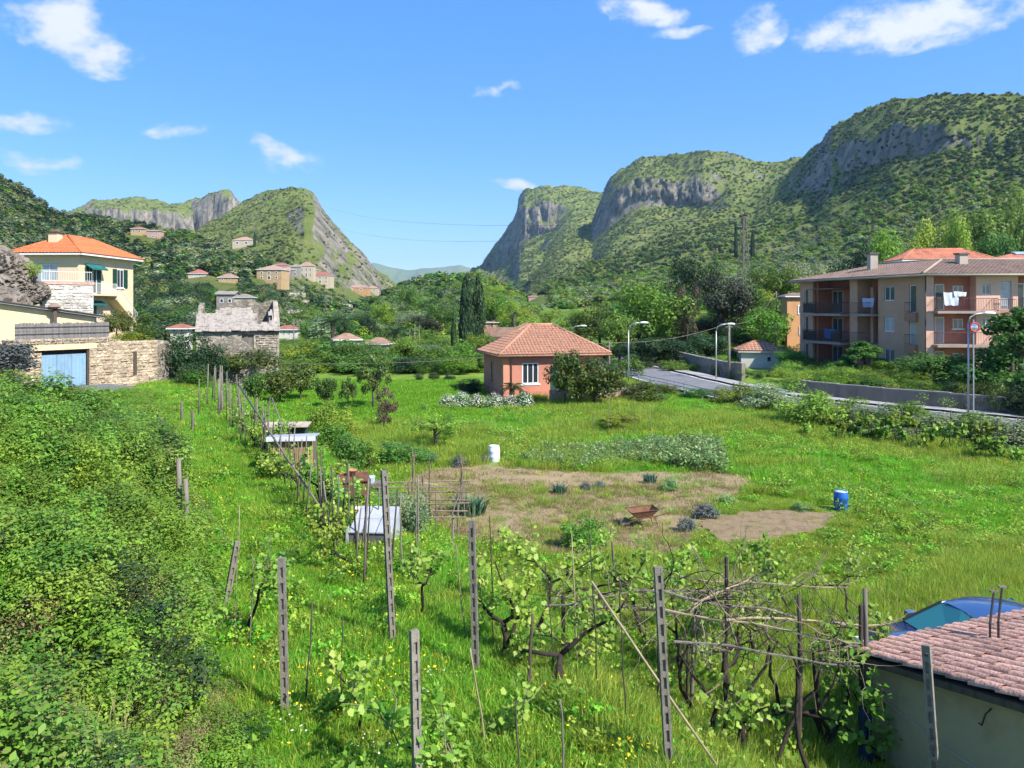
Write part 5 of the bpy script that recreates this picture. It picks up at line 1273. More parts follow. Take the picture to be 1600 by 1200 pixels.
# ---------------------------------------------------------------- trees and shrubs that stand alone
# behind the road, right of the pink house
T = tree
gR = 'trees behind the road bend'
T(1010, 428, 130, 88, 'fresh', 'large bright green tree right behind the pink house', group=gR)
T(938, 470, 90, 95, 'broad', 'rounded mid green tree behind the pink house roof', group=gR)
T(905, 482, 70, 105, 'fresh', 'yellowish green tree far left behind the pink house roof', group=gR)
T(968, 480, 70, 82, 'broad', 'low dense tree under the large bright green one', group=gR)
T(1130, 422, 92, 92, 'purple', 'dark purplish evergreen with a smooth round crown', group=gR)
T(1084, 385, 80, 118, 'dark', 'dark tree topping the clump behind the road bend', group=gR)
T(1076, 430, 52, 86, 'brown', 'reddish brown bare tree left of the dark evergreen', group=gR)
T(1050, 425, 60, 98, 'dark', 'dark green tree between the bright tree and the brown one', group=gR)
T(1175, 440, 60, 100, 'broad', 'green tree just right of the dark purplish evergreen', group=gR)
T(1210, 405, 90, 112, 'broad', 'tall mid green tree behind the timber pole', group=gR)
T(1260, 395, 80, 118, 'olive', 'soft grey green tree left above the apartment roof', group=gR)
T(1020, 520, 120, 78, 'dark', 'dark shrubbery under the large bright green tree', group=gR)
T(1100, 515, 90, 80, 'dark', 'dark shrubbery under the purplish evergreen', group=gR)
T(1195, 478, 85, 86, 'fresh', 'bright green tree beside the white hut', group=gR)
T(1140, 560, 50, 72, 'shrub', 'bush in front of the white hut', 'shrub', 'shrub'); T(1232, 540, 55, 72, 'broad', 'dark bushy tree between hut and apartment block', group=gR)
T(1195, 575, 60, 66, 'shrubd', 'dark bush at the road beside the white hut', 'shrub', 'shrub')
T(1222, 572, 40, 64, 'shruby', 'yellow leaved bush beside the hut', 'shrub', 'shrub')
T(1075, 546, 60, 76, 'shrubo', 'pale flowering bush above the dark stone wall', 'shrub', 'shrub')
T(1030, 540, 60, 80, 'shrub', 'green bush above the bend of the road wall', 'shrub', 'shrub')
T(975, 545, 60, 68, 'shrub', 'green bush at the right end of the pink house', 'shrub', 'shrub')
for i, (px, yt, w, d, k) in enumerate(sorted(((955, 530, 60, 84, 'shrub'), (990, 500, 70, 92, 'dark'), (1045, 495, 70, 94, 'dark'), (1000, 550, 60, 76, 'shrubd'), (1050, 560, 60, 74, 'shrub'), (1100, 556, 56, 73.5, 'shrubf'), (1110, 490, 70, 96, 'dark'), (1150, 505, 64, 88, 'dark'), (1165, 535, 50, 80, 'shrubd'), (1225, 470, 60, 98, 'broad'), (1130, 540, 56, 82, 'shrub'), (1185, 450, 60, 108, 'fresh'), (1240, 430, 60, 112, 'broad'), (1075, 530, 60, 84, 'shrubd'), (1205, 520, 50, 86, 'shrub')))):
    T(px, yt, w, d, k, '%s from the left among the understorey behind the road bend' % ['first','second','third','fourth','fifth','sixth','seventh','eighth','ninth','tenth','eleventh','twelfth','thirteenth','fourteenth','fifteenth'][i], 'understorey_shrub', 'shrub', 'understorey behind the road bend')
# behind the apartments
gS = 'trees on the slope behind the apartments'
T(1310, 385, 60, 128, 'shrubd', 'dark bush on the terraces left above the apartment roof', 'shrub', 'shrub', gS)
T(1385, 352, 70, 140, 'fresh', 'bright tree on the terraces above the apartment ridge', group=gS)
T(1450, 338, 75, 150, 'fresh', 'bright tree at the centre of the slope behind the apartments', group=gS)
T(1530, 300, 120, 155, 'broad', 'large dark crowned tree on the slope at upper right', group=gS)
T(1590, 285, 100, 160, 'broad', 'large dark crowned tree at the right edge of the slope', group=gS)
T(1500, 335, 60, 146, 'fresh', 'bright small tree below the dark crowned ones', group=gS)
T(1560, 345, 70, 142, 'broad', 'rounded tree below the right edge crown', group=gS)
T(1345, 372, 55, 132, 'dark', 'dark small tree left of the bright terrace tree', group=gS)
# before the apartments
gA = 'trees before the apartment block'
T(1350, 530, 96, 64, 'cone', 'small layered green tree before the left balconies', group=gA)
T(1465, 545, 115, 55, 'broad', 'bushy green tree before the right facade', group=gA)
T(1578, 472, 170, 52, 'cone', 'tall dark green layered tree at the right edge', group=gA)
T(1410, 560, 60, 61, 'shrub', 'round bush before the corner of the apartment block', 'shrub', 'shrub')
hd = [(1300,568,50,61,'shrubf'),(1335,576,50,59,'shrubf'),(1372,580,50,57.5,'shrub'),(1408,582,46,56,'shrubf'),(1445,582,50,54.5,'shrub'),(1484,583,50,53,'shrubd'),(1524,580,54,51,'shrubc'),(1562,583,50,49.6,'shrubc'),(1600,585,56,48,'shrubd')]
for i, (a, b, c, d, t) in enumerate(hd): T(a, b + 6, c, d - 2.6 + .9 * i / 8, t, 'hedge shrub, %s from the left on the retaining wall' % ['first','second','third','fourth','fifth','sixth','seventh','eighth','ninth'][i], 'hedge_shrub', 'shrub', 'hedge on the retaining wall')
# meadow edge bushes
T(1262, 583, 110, 43.5, 'shrubf', 'large bright green bush at the road edge of the meadow', 'shrub', 'shrub')
T(1108, 606, 46, 56, 'shrubc', 'low yellowish bush beside the guard rail', 'shrub', 'shrub'); T(1165, 618, 50, 52, 'shrubc', 'small dark bush left of the large bright bush', 'shrub', 'shrub')
T(1195, 600, 60, 50, 'shrubo', 'grey green reedy bush behind the small dark one', 'shrub', 'shrub')
T(1210, 620, 40, 48, 'shrubf', 'little green bush touching the large bright one', 'shrub', 'shrub')
# bushes along the near verge of the main road
for i, (px, d, w, h, k) in enumerate(((1040, 57, 2.6, 1.0, 'shrubc'), (1085, 54.5, 2.4, .9, 'shrub'), (1150, 51, 3.6, 1.7, 'shrubf'), (1195, 49, 4.0, 2.0, 'shrubo'), (1325, 44.2, 4.4, 1.9, 'shrubf'), (1372, 42.8, 4.6, 1.6, 'shrubo'), (1425, 41.5, 4.6, 1.9, 'shrubf'), (1480, 40.2, 4.8, 1.6, 'shrubo'), (1540, 38.8, 4.6, 1.8, 'shrub'), (1605, 37.2, 4.6, 1.6, 'shrubo'))):
    plant('verge_bush', onG(px, d, G), w, h, k, 'verge bush, %s from the left along the meadow side of the road' % ['first','second','third','fourth','fifth','sixth','seventh','eighth','ninth','tenth'][i], 'shrub', 'bushes along the road verge')
# around the pink house
T(884, 540, 60, 50.5, 'citrus', 'pointed loquat tree hiding the front door of the pink house', group='trees before the pink house')
T(928, 550, 92, 50.8, 'citrus', 'spreading loquat tree at the right of the pink house front', group='trees before the pink house')
T(905, 562, 60, 50.2, 'citrus', 'low leafy tree between the two loquats', group='trees before the pink house')
T(1000, 586, 72, 53, 'shrubc', 'clipped rounded bush right of the pink house terrace', 'shrub', 'shrub'); T(962, 578, 40, 55, 'shrubc', 'tall bush at the right corner of the pink house', 'shrub', 'shrub')
T(735, 588, 46, 58, 'shrubd', 'dark bush at the left wall of the pink house', 'shrub', 'shrub')
T(818, 604, 22, 52, 'shrubd', 'small dark bush beside the cycad', 'shrub', 'shrub')
# lawn citrus trees
gL = 'small fruit trees on the lawn'
T(583, 547, 66, 50, 'loosec', 'largest fruit tree on the lawn with sparse yellowish crown', 'fruit_tree', 'tree', gL)
T(545, 583, 34, 49, 'loosec', 'small fruit tree left of the largest one', 'fruit_tree', 'tree', gL); T(603, 600, 44, 44, 'loosec2', 'reddish sparse shrub right of the largest fruit tree', 'fruit_tree', 'tree', gL)
T(510, 585, 34, 50, 'citrus', 'yellow green orange tree beside the dark citrus clump', 'fruit_tree', 'tree', gL)
T(470, 555, 52, 54, 'citrus', 'dark citrus tree right of the stone outbuilding', 'fruit_tree', 'tree', gL); T(437, 570, 60, 52, 'citrus', 'broad dark citrus bush below the ruin', 'fruit_tree', 'tree', gL); T(405, 575, 50, 51, 'citrus', 'dark citrus bush at the right of the stone outbuilding', 'fruit_tree', 'tree', gL)
for i, (a, b) in enumerate(((655, 588), (677, 585), (703, 586))): T(a, b - 8, 17, 66, 'shrubd', 'tiny dark sapling, %s of three on the far lawn' % ['left', 'middle', 'right'][i], 'sapling', 'shrub', gL)
# ivy and hedges on the left
T(292, 503, 84, 58, 'shrubd', 'dark ivy mass left of the ruin', 'ivy', 'shrub'); T(330, 520, 60, 57.0, 'shrubd', 'ivy climbing the stone outbuilding left side', 'ivy', 'shrub'); T(300, 560, 60, 55, 'shrubd', 'lower ivy bush beside the lane', 'ivy', 'shrub')
o = tree(393, 534, 84, 58.6, 'shrubc', 'ivy growing over the wall top of the ruin', 'ivy', 'shrub', ybase=580)
tree(362, 536, 44, 59.2, 'shrubc', 'ivy tuft on the top of the stone outbuilding', 'ivy', 'shrub', ybase=562)
T(264, 523, 40, 60, 'shrubd', 'dark bush at the bend of the lane', 'shrub', 'shrub')
tree(182, 474, 52, 58, 'shrubc', 'dark green shrub left on the stone wall top', 'shrub', 'shrub', ybase=522); tree(222, 476, 46, 59, 'shrubc', 'dark green shrub right on the stone wall top', 'shrub', 'shrub', ybase=530)
tree(205, 513, 62, 57, 'shruby', 'yellow flowering shrub along the stone wall top', 'shrub', 'shrub', ybase=536)
tree(22, 526, 74, 47.5, 'shrubg', 'grey green bush hanging over the left stone wall', 'shrub', 'shrub', ybase=580)
tree(50, 404, 34, 58, 'loosey', 'wispy yellow plant on the boulder', 'shrub', 'shrub', ybase=438)
# cypresses and palms
T(729, 426, 34, 96, 'cypress', 'tall dark cypress, left one of the twin pair', 'cypress', 'tree', 'cypresses'); T(747, 428, 34, 97, 'cypress', 'tall dark cypress, right one of the twin pair', 'cypress', 'tree', 'cypresses')
T(709, 485, 14, 93, 'cypress', 'short dark cypress left of the twin pair', 'cypress', 'tree', 'cypresses'); 
for px, py, h, w, l in ((398, 362, 24, 7, 'thin cypress beside the highest pale house'), (1150, 345, 60, 9, 'thin dark conifer left of the lattice mast'), (1176, 358, 48, 10, 'thin dark conifer right of the lattice mast')):
    g = gp(px, py + h); d = g[1]; plant('cypress', g, w / F * d, h / F * d, 'cypress' if px < 1000 else 'cypress', l, 'tree', 'cypresses')
# green belt behind the lawn
gB = 'green trees behind the lawn'
belt = [(478,528,84,80,'shrubf'),(520,524,90,78,'shrub'),(560,530,84,77,'broad'),(500,545,76,73,'shrubf'),(540,546,80,72,'shrub'),(600,535,70,75,'shrub'),(632,526,72,79,'fresh'),(664,532,66,80,'olive'),(692,520,76,77,'shrubf'),(726,524,74,76,'shrubf'),(752,540,50,73,'shrub'),(714,545,60,71,'shrubf'),(640,550,56,72,'shrubd'),(583,550,70,71,'shrub'),(668,552,56,72,'shrub'),(748,515,50,86,'fresh')]
wd = ['first','second','third','fourth','fifth','sixth','seventh','eighth','ninth','tenth','eleventh','twelfth','thirteenth','fourteenth','fifteenth','sixteenth']
belt.sort()
for i, (a, b, c, d, t) in enumerate(belt): T(a, b, c, d, t, '%s from the left in the green belt behind the lawn' % wd[i], 'tree', 'tree', gB)
mid = [(640,478,46,120,'olive'),(600,470,44,140,'fresh'),(665,490,50,112,'purple'),(690,470,50,125,'broad'),(770,455,60,150,'fresh'),(800,468,50,140,'yellow' if 0 else 'loosey'),(640,440,40,190,'broad'),(575,488,40,118,'dark'),(480,500,40,112,'broad'),(860,475,40,150,'loosey'),(818,480,40,160,'fresh')]
mid.sort()
for i, (a, b, c, d, t) in enumerate(mid): T(a, b, c, d, t, '%s from the left among the trees around the valley houses' % wd[i], 'tree', 'tree', 'trees around the valley houses')
def palm(px, ytop, d, wpx, label, nf=26, trunk=True, ybase=None, name='palm_tree', mat='dark'):
    b = onG(px, d) if ybase is None else at(px, ybase, d)
    h = (HY - ytop) / F * d - b[2]; r = wpx / F * d / 2; e = empty(name, b, 0, label, 'palm'); hz = max(h - r * .75, .25)
    MB().tube([(0, 0, -.2), (0, 0, hz * .5), (0, 0, hz)], [r * .14 + .08, r * .1 + .06, r * .12 + .06], 8).build('trunk', MT['bark'], e, True)
    rng = np.random.default_rng(int(px)); fm = []
    for v in range(3):
        V = []; f = []; lv = []; n = 16
        for i in range(n):
            t = (i + .5) / n; x = t; z = .75 * t - 1.15 * t * t + .05
            for s in (-1, 1):
                l = .22 * math.sin(math.pi * min(1, t * .9 + .1)) + .05; k = len(V)
                V += [(x - .02, 0, z), (x + .03, 0, z), (x + .12, s * l, z - l * .55 + .03 * rng.random())]; f.append([k, k + 1, k + 2]); lv.append(rng.random())
        fm.append(npmesh('frond', np.array(V), np.array(f), MT[mat], False, {'lv': lv}))
    for i in range(nf):
        o = addobj('frond', fm[i % 3], e, (0, 0, hz), scale=(r, r, r)); o.rotation_euler = (0, -rng.uniform(-.55, .85), i * 2.4)
palm(520, 486, 100, 48, 'left date palm above the hedge behind the lawn'); palm(540, 490, 103, 44, 'second date palm beside the left one'); palm(617, 502, 94, 48, 'wide palm left of the cypresses')
palm(803, 485, 130, 20, 'slim fan palm behind the pink house', 16); palm(800, 590, 52.4, 50, 'squat cycad in front of the pink house wall', 22, ybase=630, name='cycad')
# white flowering shrubs
fl_bush = []
def flower_mesh(mat, n, seed, size):
    rng = np.random.default_rng(seed); d = rdir(rng, n); d[:, 2] = np.abs(d[:, 2]); r = .42 + .1 * rng.random(n)
    C = d * r[:, None]; C[:, 2] = C[:, 2] * 1.7 + .12
    return leafmesh('flowers', C, d + rng.normal(size=(n, 3)) * .3, size * rng.uniform(.7, 1.3, n), mat, rng.random(n), rng, .9)
wf = [flower_mesh(MT['flower_w'], 380, i, .048) for i in range(3)]
for i, px in enumerate((700, 722, 746, 772, 797, 820)):
    d = 50.5; h = .95 + .15 * (i % 2)
    e = plant('flowering_shrub', onG(px, d, G), 1.35, h, 'shrub', 'white flowering shrub, %s from the left in the row before the pink house' % wd[i], 'shrub', 'white flowering shrubs')
    addobj('flowers', wf[i % 3], e, scale=(1.35, 1.35, h))['kind'] = 'stuff'
# terrace walls on the left slope
tw = mat_stone('terrace_stone', [(.36, .33, .28), (.46, .42, .36), (.55, .5, .43), (.42, .38, .32)], 1.2, (.3, .27, .22))
rg = random.Random(21); segs = [(505,560,520),(560,640,470)]
lab = 'dry stone terrace wall stepping across the left slope'
k = 0
for row, py in enumerate((452, 462, 472, 480, 489, 498, 507, 516)):
    x = 395 + rg.uniform(0, 40)
    while x < 620 - row * 4:
        L = rg.uniform(35, 90); x2 = min(x + L, 640); pts = [gp(q, py + (q - x) * .03, HILLS['L2'].z) for q in np.linspace(x, x2, 7)]
        dd = [p[1] for p in pts]
        if max(dd) - min(dd) < 60 and max(dd) < 450:
            m = MB(); o0 = pts[0]
            for a, b in zip(pts[:-1], pts[1:]):
                a, b = a - o0, b - o0; hh = o0[1] / F * rg.uniform(4.0, 6.0)
                m.prism([(a[0], a[1], a[2] - 1.5), (b[0], b[1], b[2] - 1.5), (b[0], b[1] + 1, b[2] - 1.5), (a[0], a[1] + 1, a[2] - 1.5)][::-1], (0, 0, 1.5 + hh))
            o = m.build('terrace_wall', tw, None, loc=o0); tag(o, lab, 'wall', 'terrace walls on the left slope')
        x = x2 + rg.uniform(8, 40)
lab = 'grassy stone terrace wall on the slope behind the apartments'
gw = mat_stone('terrace_stone_grassy', [(.16, .2, .09), (.24, .26, .13), (.32, .3, .2), (.2, .24, .1)], 1.0, (.14, .18, .06))
for row, py in enumerate((402, 394, 386, 378, 370, 362, 354)):
    x = 1290 + rg.uniform(0, 40)
    while x < 1640:
        x2 = x + rg.uniform(50, 120); pts = [gp(q, py - (q - 1300) * .05, HILLS['R1'].z) for q in np.linspace(x, x2, 7)]; dd = [p[1] for p in pts]
        if max(dd) - min(dd) < 40 and max(dd) < 330:
            m = MB(); o0 = pts[0]
            for a, b in zip(pts[:-1], pts[1:]):
                a, b = a - o0, b - o0; m.prism([(a[0], a[1], a[2] - 1.5), (b[0], b[1], b[2] - 1.5), (b[0], b[1] + 1, b[2] - 1.5), (a[0], a[1] + 1, a[2] - 1.5)][::-1], (0, 0, 2.3))
            o = m.build('terrace_wall', gw, None, loc=o0); tag(o, lab, 'wall', 'terrace walls behind the apartments')
        x = x2 + rg.uniform(5, 30)
# ---------------------------------------------------------------- hut with tiled roof at bottom right
def hut():
    A = math.atan2(.368, .93); L = (5.55, 12.5, -5.54)
    e = empty('tool_hut', (L[0], L[1], -7.4), A, 'low rendered hut with pink clay tile roof at the bottom right corner', 'hut')
    zr = L[2] + 7.4; sl = .19; LE, LS = 5.2, 4.9     # local x along the far eave, -y runs up the roof towards the camera
    wm = wallmat('hut_render', (.33, .275, .17), var=.22, scale=1.3, bump=.3)
    def rz(y): return zr - .1 + sl * -y
    m = MB()
    m.prism([(.18, -.15, -.3), (.18, -.15, rz(-.15) - .06), (.18, -LS + .1, rz(-LS + .1) - .06), (.18, -LS + .1, -.3)], (.2, 0, 0)); m.build('side_wall', wm, e)
    MB().box(.383, LE - .2, -.35, -.15, -.3, rz(-.15) - .08).build('back_wall', wm, e)
    m = MB(); m.prism([(0, 0, rz(0) - .05), (0, -LS, rz(-LS) - .05), (0, -LS, rz(-LS)), (0, 0, rz(0))], (LE, 0, 0)); rf = m.build('roof', MT['darkwood'], e)
    # barrel tiles: each its own piece
    n = 7; R = .105; Lt = .46
    def tilemesh(cup, k):
        rng = random.Random(k); V = []; f = []
        for j, (yy, rr) in enumerate(((0, R * 1.06), (-Lt * .5, R), (-Lt, R * .9))):
            for i in range(n):
                a = math.pi * i / (n - 1); s = 1 if cup else -.55
                V.append((-math.cos(a) * rr, yy + (rng.uniform(-.006, .006) if j == 0 else 0), s * math.sin(a) * rr * .62))
        for j in range(2):
            for i in range(n - 1): a = j * n + i; f.append([a, a + 1, a + n + 1, a + n])
        me = npmesh('tile', np.array(V), f, MT['terra_pink'], True); return me
    ups = [tilemesh(True, k) for k in range(3)]; dns = [tilemesh(False, k) for k in range(2)]
    rng = random.Random(9); cols = 24; rows = 13; st = .36; ang = math.atan(sl)
    for c in range(cols):
        for r in range(rows):
            x = .06 + c * .215; y = .07 - r * st; zz = rz(y) + .055
            if y - Lt < -LS - .1: continue
            # only what the place can show: left and far part of the roof
            if c * .215 > 4.6: continue
            o = addobj('tile', ups[rng.randrange(3)], rf, (x + rng.uniform(-.008, .008), y + rng.uniform(-.02, .02), zz + rng.uniform(0, .012)))
            o.rotation_euler = (-ang - .06, rng.uniform(-.05, .05), rng.uniform(-.04, .04))
    sm = MB()
    V = []; 
    # channel tiles between, joined: too hidden to pick apart
    for c in range(cols):
        for r in range(rows):
            x = .168 + c * .215; y = .05 - r * st
            if y - Lt < -LS - .1: continue
            z = rz(y) + .075; z2 = rz(y - Lt) + .05; b = len(sm.v)
            sm.v += [(x - .085, y, z + .02), (x, y, z - .035), (x + .085, y, z + .02), (x - .08, y - Lt, z2 + .02), (x, y - Lt, z2 - .035), (x + .08, y - Lt, z2 + .02)]; sm.f += [[b, b + 1, b + 4, b + 3], [b + 1, b + 2, b + 5, b + 4]]
    o = sm.build('channel_tiles', MT['terra_pink'], rf); o['kind'] = 'stuff'
    # verge board and hook on the wall
    MB().prism([(-.06, .05, rz(0) - .1), (-.06, -LS, rz(-LS) - .1), (-.06, -LS, rz(-LS) - .005), (-.06, .05, rz(0) - .005)], (.05, 0, 0)).build('verge_board', MT['darkwood'], rf)
    h = MB(); h.tube([(.17, -2.25, rz(-2.2) - .25), (.06, -2.25, rz(-2.2) - .3), (.05, -2.2, rz(-2.2) - .48), (.1, -2.12, rz(-2.2) - .5)], .012, 5); h.build('hook', MT['iron'], e)
    w = MB(); w.tube([(.15, -.2, 1.25), (.16, -1.5, 1.02), (.16, -3.2, .95), (.16, -LS, .9)], .006, 4); w.build('cable', MT['steel'], e)
    # folded tarp against the corner
    p = at(1352, 1190, 12.1); t = empty('tarp', (p[0], p[1], float(G(p[0], p[1]))), A, 'rolled dark blue tarpaulin standing against the hut corner', 'tarp')
    rg = np.random.default_rng(4); n2 = 20; m = MB(); prof = [(.08, 0), (.1, .3), (.08, .7), (.09, .95), (.05, 1.12), (.02, 1.15)]
    m.lathe(prof, n2); m.v = [(a * (1 + .25 * math.sin(7 * math.atan2(b, a) + c * 3)), b * (1 + .25 * math.sin(5 * math.atan2(b, a) + c * 2)), c) for a, b, c in m.v]
    m.build('folded_sheet', mat_basic('blue_tarp', (.02, .035, .075), .7, .4, 5), t, True)
    for k, (px, py0, py1, l) in enumerate(((1553, 925, 962, 'left'), (1566, 918, 958, 'right'))):
        b = at(px - 6, py1 + 12, 12.4); tp = at(px, py0, 12.6); q = empty('iron_rod', b, 0, '%s one of two short iron rods sticking up over the tiled hut roof' % l, 'rod'); dd = tp - b
        MB().tube([(0, 0, -1.6), (0, 0, 0), tuple(dd)], .018, 6).build('rod', MT['iron'], q); MB().box(dd[0] - .06, dd[0] + .06, dd[1] - .03, dd[1] + .03, dd[2], dd[2] + .025).build('cap', MT['greywood'], q)
hut()
# ---------------------------------------------------------------- car behind the hut
def car():
    base = np.array((9.0, 15.15)); z = float(G(*base)); rz = math.radians(188)
    e = empty('parked_car', (base[0], base[1], z), rz, 'dark blue hatchback parked behind the tiled hut', 'car')
    paint = mat_basic('blue_car_paint', (.025, .06, .17), .22, .08, 2, spec=.8); paint.node_tree.nodes['Principled BSDF'].inputs['Coat Weight'].default_value = 1
    gl = mat_basic('tinted_glass', (.02, .13, .14), .05, .1, 1, spec=1.0); blk = mat_basic('black_rubber', (.012, .012, .012), .7, .1, 5); chrome = mat_basic('alloy', (.5, .5, .5), .3, .1, 3, metal=.8)
    # local: +x is the front. stations along x: (x, half width, z list)
    st = [(2.05, .62, .35, .55, .62), (1.9, .76, .25, .70, .72), (1.3, .82, .22, .84, .86), (.75, .84, .22, .93, .94), (-.2, .85, .22, .94, .96), (-1.2, .85, .22, .95, .97), (-1.85, .8, .25, .95, .98), (-2.02, .72, .4, .8, .9)]
    V = []; f = []
    for (x, w, z0, z1, zt) in st:
        V += [(x, -w * .9, z0), (x, -w, z0 + .15), (x, -w, z1 - .12), (x, -w * .88, z1), (x, 0, zt), (x, w * .88, z1), (x, w, z1 - .12), (x, w, z0 + .15), (x, w * .9, z0)]
    for i in range(len(st) - 1):
        for k in range(8): a = i * 9 + k; f.append([a, a + 1, a + 10, a + 9])
    f.append(list(range(9))); f.append(list(reversed(range((len(st) - 1) * 9, len(st) * 9))))
    addobj('body', npmesh('body', np.array(V), f, paint, True), e)
    # greenhouse
    zr = 1.44
    lo = [(.85, .72, .93), (-1.8, .70, .96)]; R0, R1 = .15, -1.45; rw = .58
    rp = MB(); n = 7
    for i in range(n + 1):
        t = i / n; x = R0 + (R1 - R0) * t; zz = zr - .10 * (2 * t - .9) ** 2; 
        rp.v += [(x, -rw, zz - .05), (x, -rw * .6, zz), (x, 0, zz + .015), (x, rw * .6, zz), (x, rw, zz - .05)]
    for i in range(n):
        for k in range(4): a = i * 5 + k; rp.f.append([a, a + 1, a + 6, a + 5])
    rp.build('roof', paint, e, True)
    zf = zr - .10 * .81 - .05; zb = zr - .1 * 1.21 - .05
    MB().poly((.9, -.70, .93), (.9, .70, .93), (R0, rw, zf), (R0, 0, zf + .06), (R0, -rw, zf)).build('windscreen', gl, e)
    MB().poly((-1.85, .68, .97), (-1.85, -.68, .97), (R1, -rw, zb), (R1, 0, zb + .06), (R1, rw, zb)).build('rear_window', gl, e)
    for s in (-1, 1):
        w = MB(); w.poly((.72, s * .735, .95), (.08, s * .60, zf - .04), (-.62, s * .605, zf + .02), (-.62, s * .745, .96)); w.poly((-.68, s * .745, .96), (-.68, s * .605, zf + .02), (-1.38, s * .60, zb - .03), (-1.6, s * .72, .97)); w.build('side_window', gl, e)
        m = MB(); m.tube([(.9, s * .71, .93), (R0, s * rw, zf + .005)], .035, 6); m.build('pillar', blk, e); m = MB(); m.tube([(-1.85, s * .69, .96), (R1, s * rw, zb)], .05, 6); m.tube([(R0, s * (rw + .005), zf), (-.65, s * (rw + .01), zf + .045), (R1, s * (rw + .005), zb)], .02, 5); m.build('pillar', paint, e)
        MB().box(.55, .72, s * .86 - .08, s * .86 + .08, .92, 1.04).build('wing_mirror', paint, e)
        MB().box(1.86, 2.0, s * .52 - .16, s * .52 + .16, .55, .68).build('headlight', mat_basic('headlight', (.7, .72, .75), .1, .1, 3), e)
        for x in (1.3, -1.3):
            wh = MB(); wh.lathe([(.18, -.09), (.31, -.09), (.33, 0), (.31, .09), (.18, .09)], 20); wh.v = [(a + x, c + s * .80, b + .33) for a, b, c in wh.v]; wo = wh.build('wheel', blk, e, True)
            rm = MB(); rm.lathe([(.02, -.02), (.19, -.05), (.19, .05), (.02, .02)], 12); rm.v = [(a + x, c + s * .85, b + .33) for a, b, c in rm.v]; rm.build('rim', chrome, wo)
car()
# ---------------------------------------------------------------- vineyard posts, stakes, vines
def ladder_post_mesh(h):
    m = MB(); w = .052; t = .036
    m.box(-w, -w + .03, -t, t, -.3, h); m.box(w - .03, w, -t, t, -.3, h)
    z = -.3; k = 0
    while z < h - .02:
        hh = .075 if k else .3
        m.box(-w + .0305, w - .0305, -t + .004, t - .004, z, min(z + hh, h - .003)); z += hh + .15; k += 1
    m.box(-w + .002, w - .002, -t + .003, t - .003, h - .1, h + .004); m.box(-w + .028, w - .028, -.006, .006, -.3, h - .12)
    return m.mesh('concrete_post', MT['concrete'])
pm_ = {}
def cpost(px0, py0, px1, py1, h, label, z=None, rz=.3):
    """concrete slotted post; top pixel, bottom pixel, height fixes the distance"""
    d = h * F / (py1 - py0); top = at(px0, py0, d); bot = at(px1, py1, d)
    g = float(G(bot[0], bot[1])); k = round(h, 1)
    if abs(g - bot[2]) < 1.2: bot[2] = min(g, bot[2])
    v = top - bot; L = float(np.linalg.norm(v))
    me = ladder_post_mesh(L); o = addobj('vineyard_post', me, None, bot); q = Vector((0, 0, 1)).rotation_difference(Vector(v)); o.rotation_euler = (q @ Matrix.Rotation(rz - math.atan2(bot[0], bot[1]), 4, 'Z').to_quaternion()).to_euler()
    tag(o, label, 'post', 'slotted concrete vineyard posts'); return bot, top
cps = [(371,846,345,988,1.75,'slotted concrete post leaning to the right near the scrub edge'),(440,872,446,1090,2.0,'upright slotted concrete post in the middle of the grass strip'),
 (647,985,653,1245,2.0,'slotted concrete post cut off by the bottom edge'),(737,813,744,1012,2.05,'slotted concrete post behind the forked vine trunk'),(1028,886,1046,1168,2.3,'tall slotted concrete post at the front of the pergola'),
 (1447,1008,1470,1262,2.2,'slotted concrete post standing before the hut wall'),(600,735,614,935,2.2,'slotted concrete post beside the white cold frame')]
for c in cps: cpost(*c, rz=random.Random(int(c[0])).choice((-1, 1)) * random.Random(int(c[0])).uniform(.2, .45))
def stake(px0, py0, px1, py1, label, r=.014, mat='greywood', d=None, group='stakes and canes between the vines', name='vine_stake', wob=.015):
    b = gp(px1, py1, G) if d is None else at(px1, py1, d)
    d = b[1]; t = at(px0, py0, d); rng = random.Random(int(px0 * 7 + py0)); m = MB(); n = 5
    pts = [np.array((0, 0, -.15)) if i == 0 else (t - b) * i / n + np.array((rng.uniform(-wob, wob), rng.uniform(-wob, wob), 0)) for i in range(n + 1)]
    m.tube(pts, [r * 1.1 - r * .35 * i / n for i in range(n + 1)], 6); o = m.build(name, MT[mat], None, True, loc=b); tag(o, label, 'stake', group); return b, t
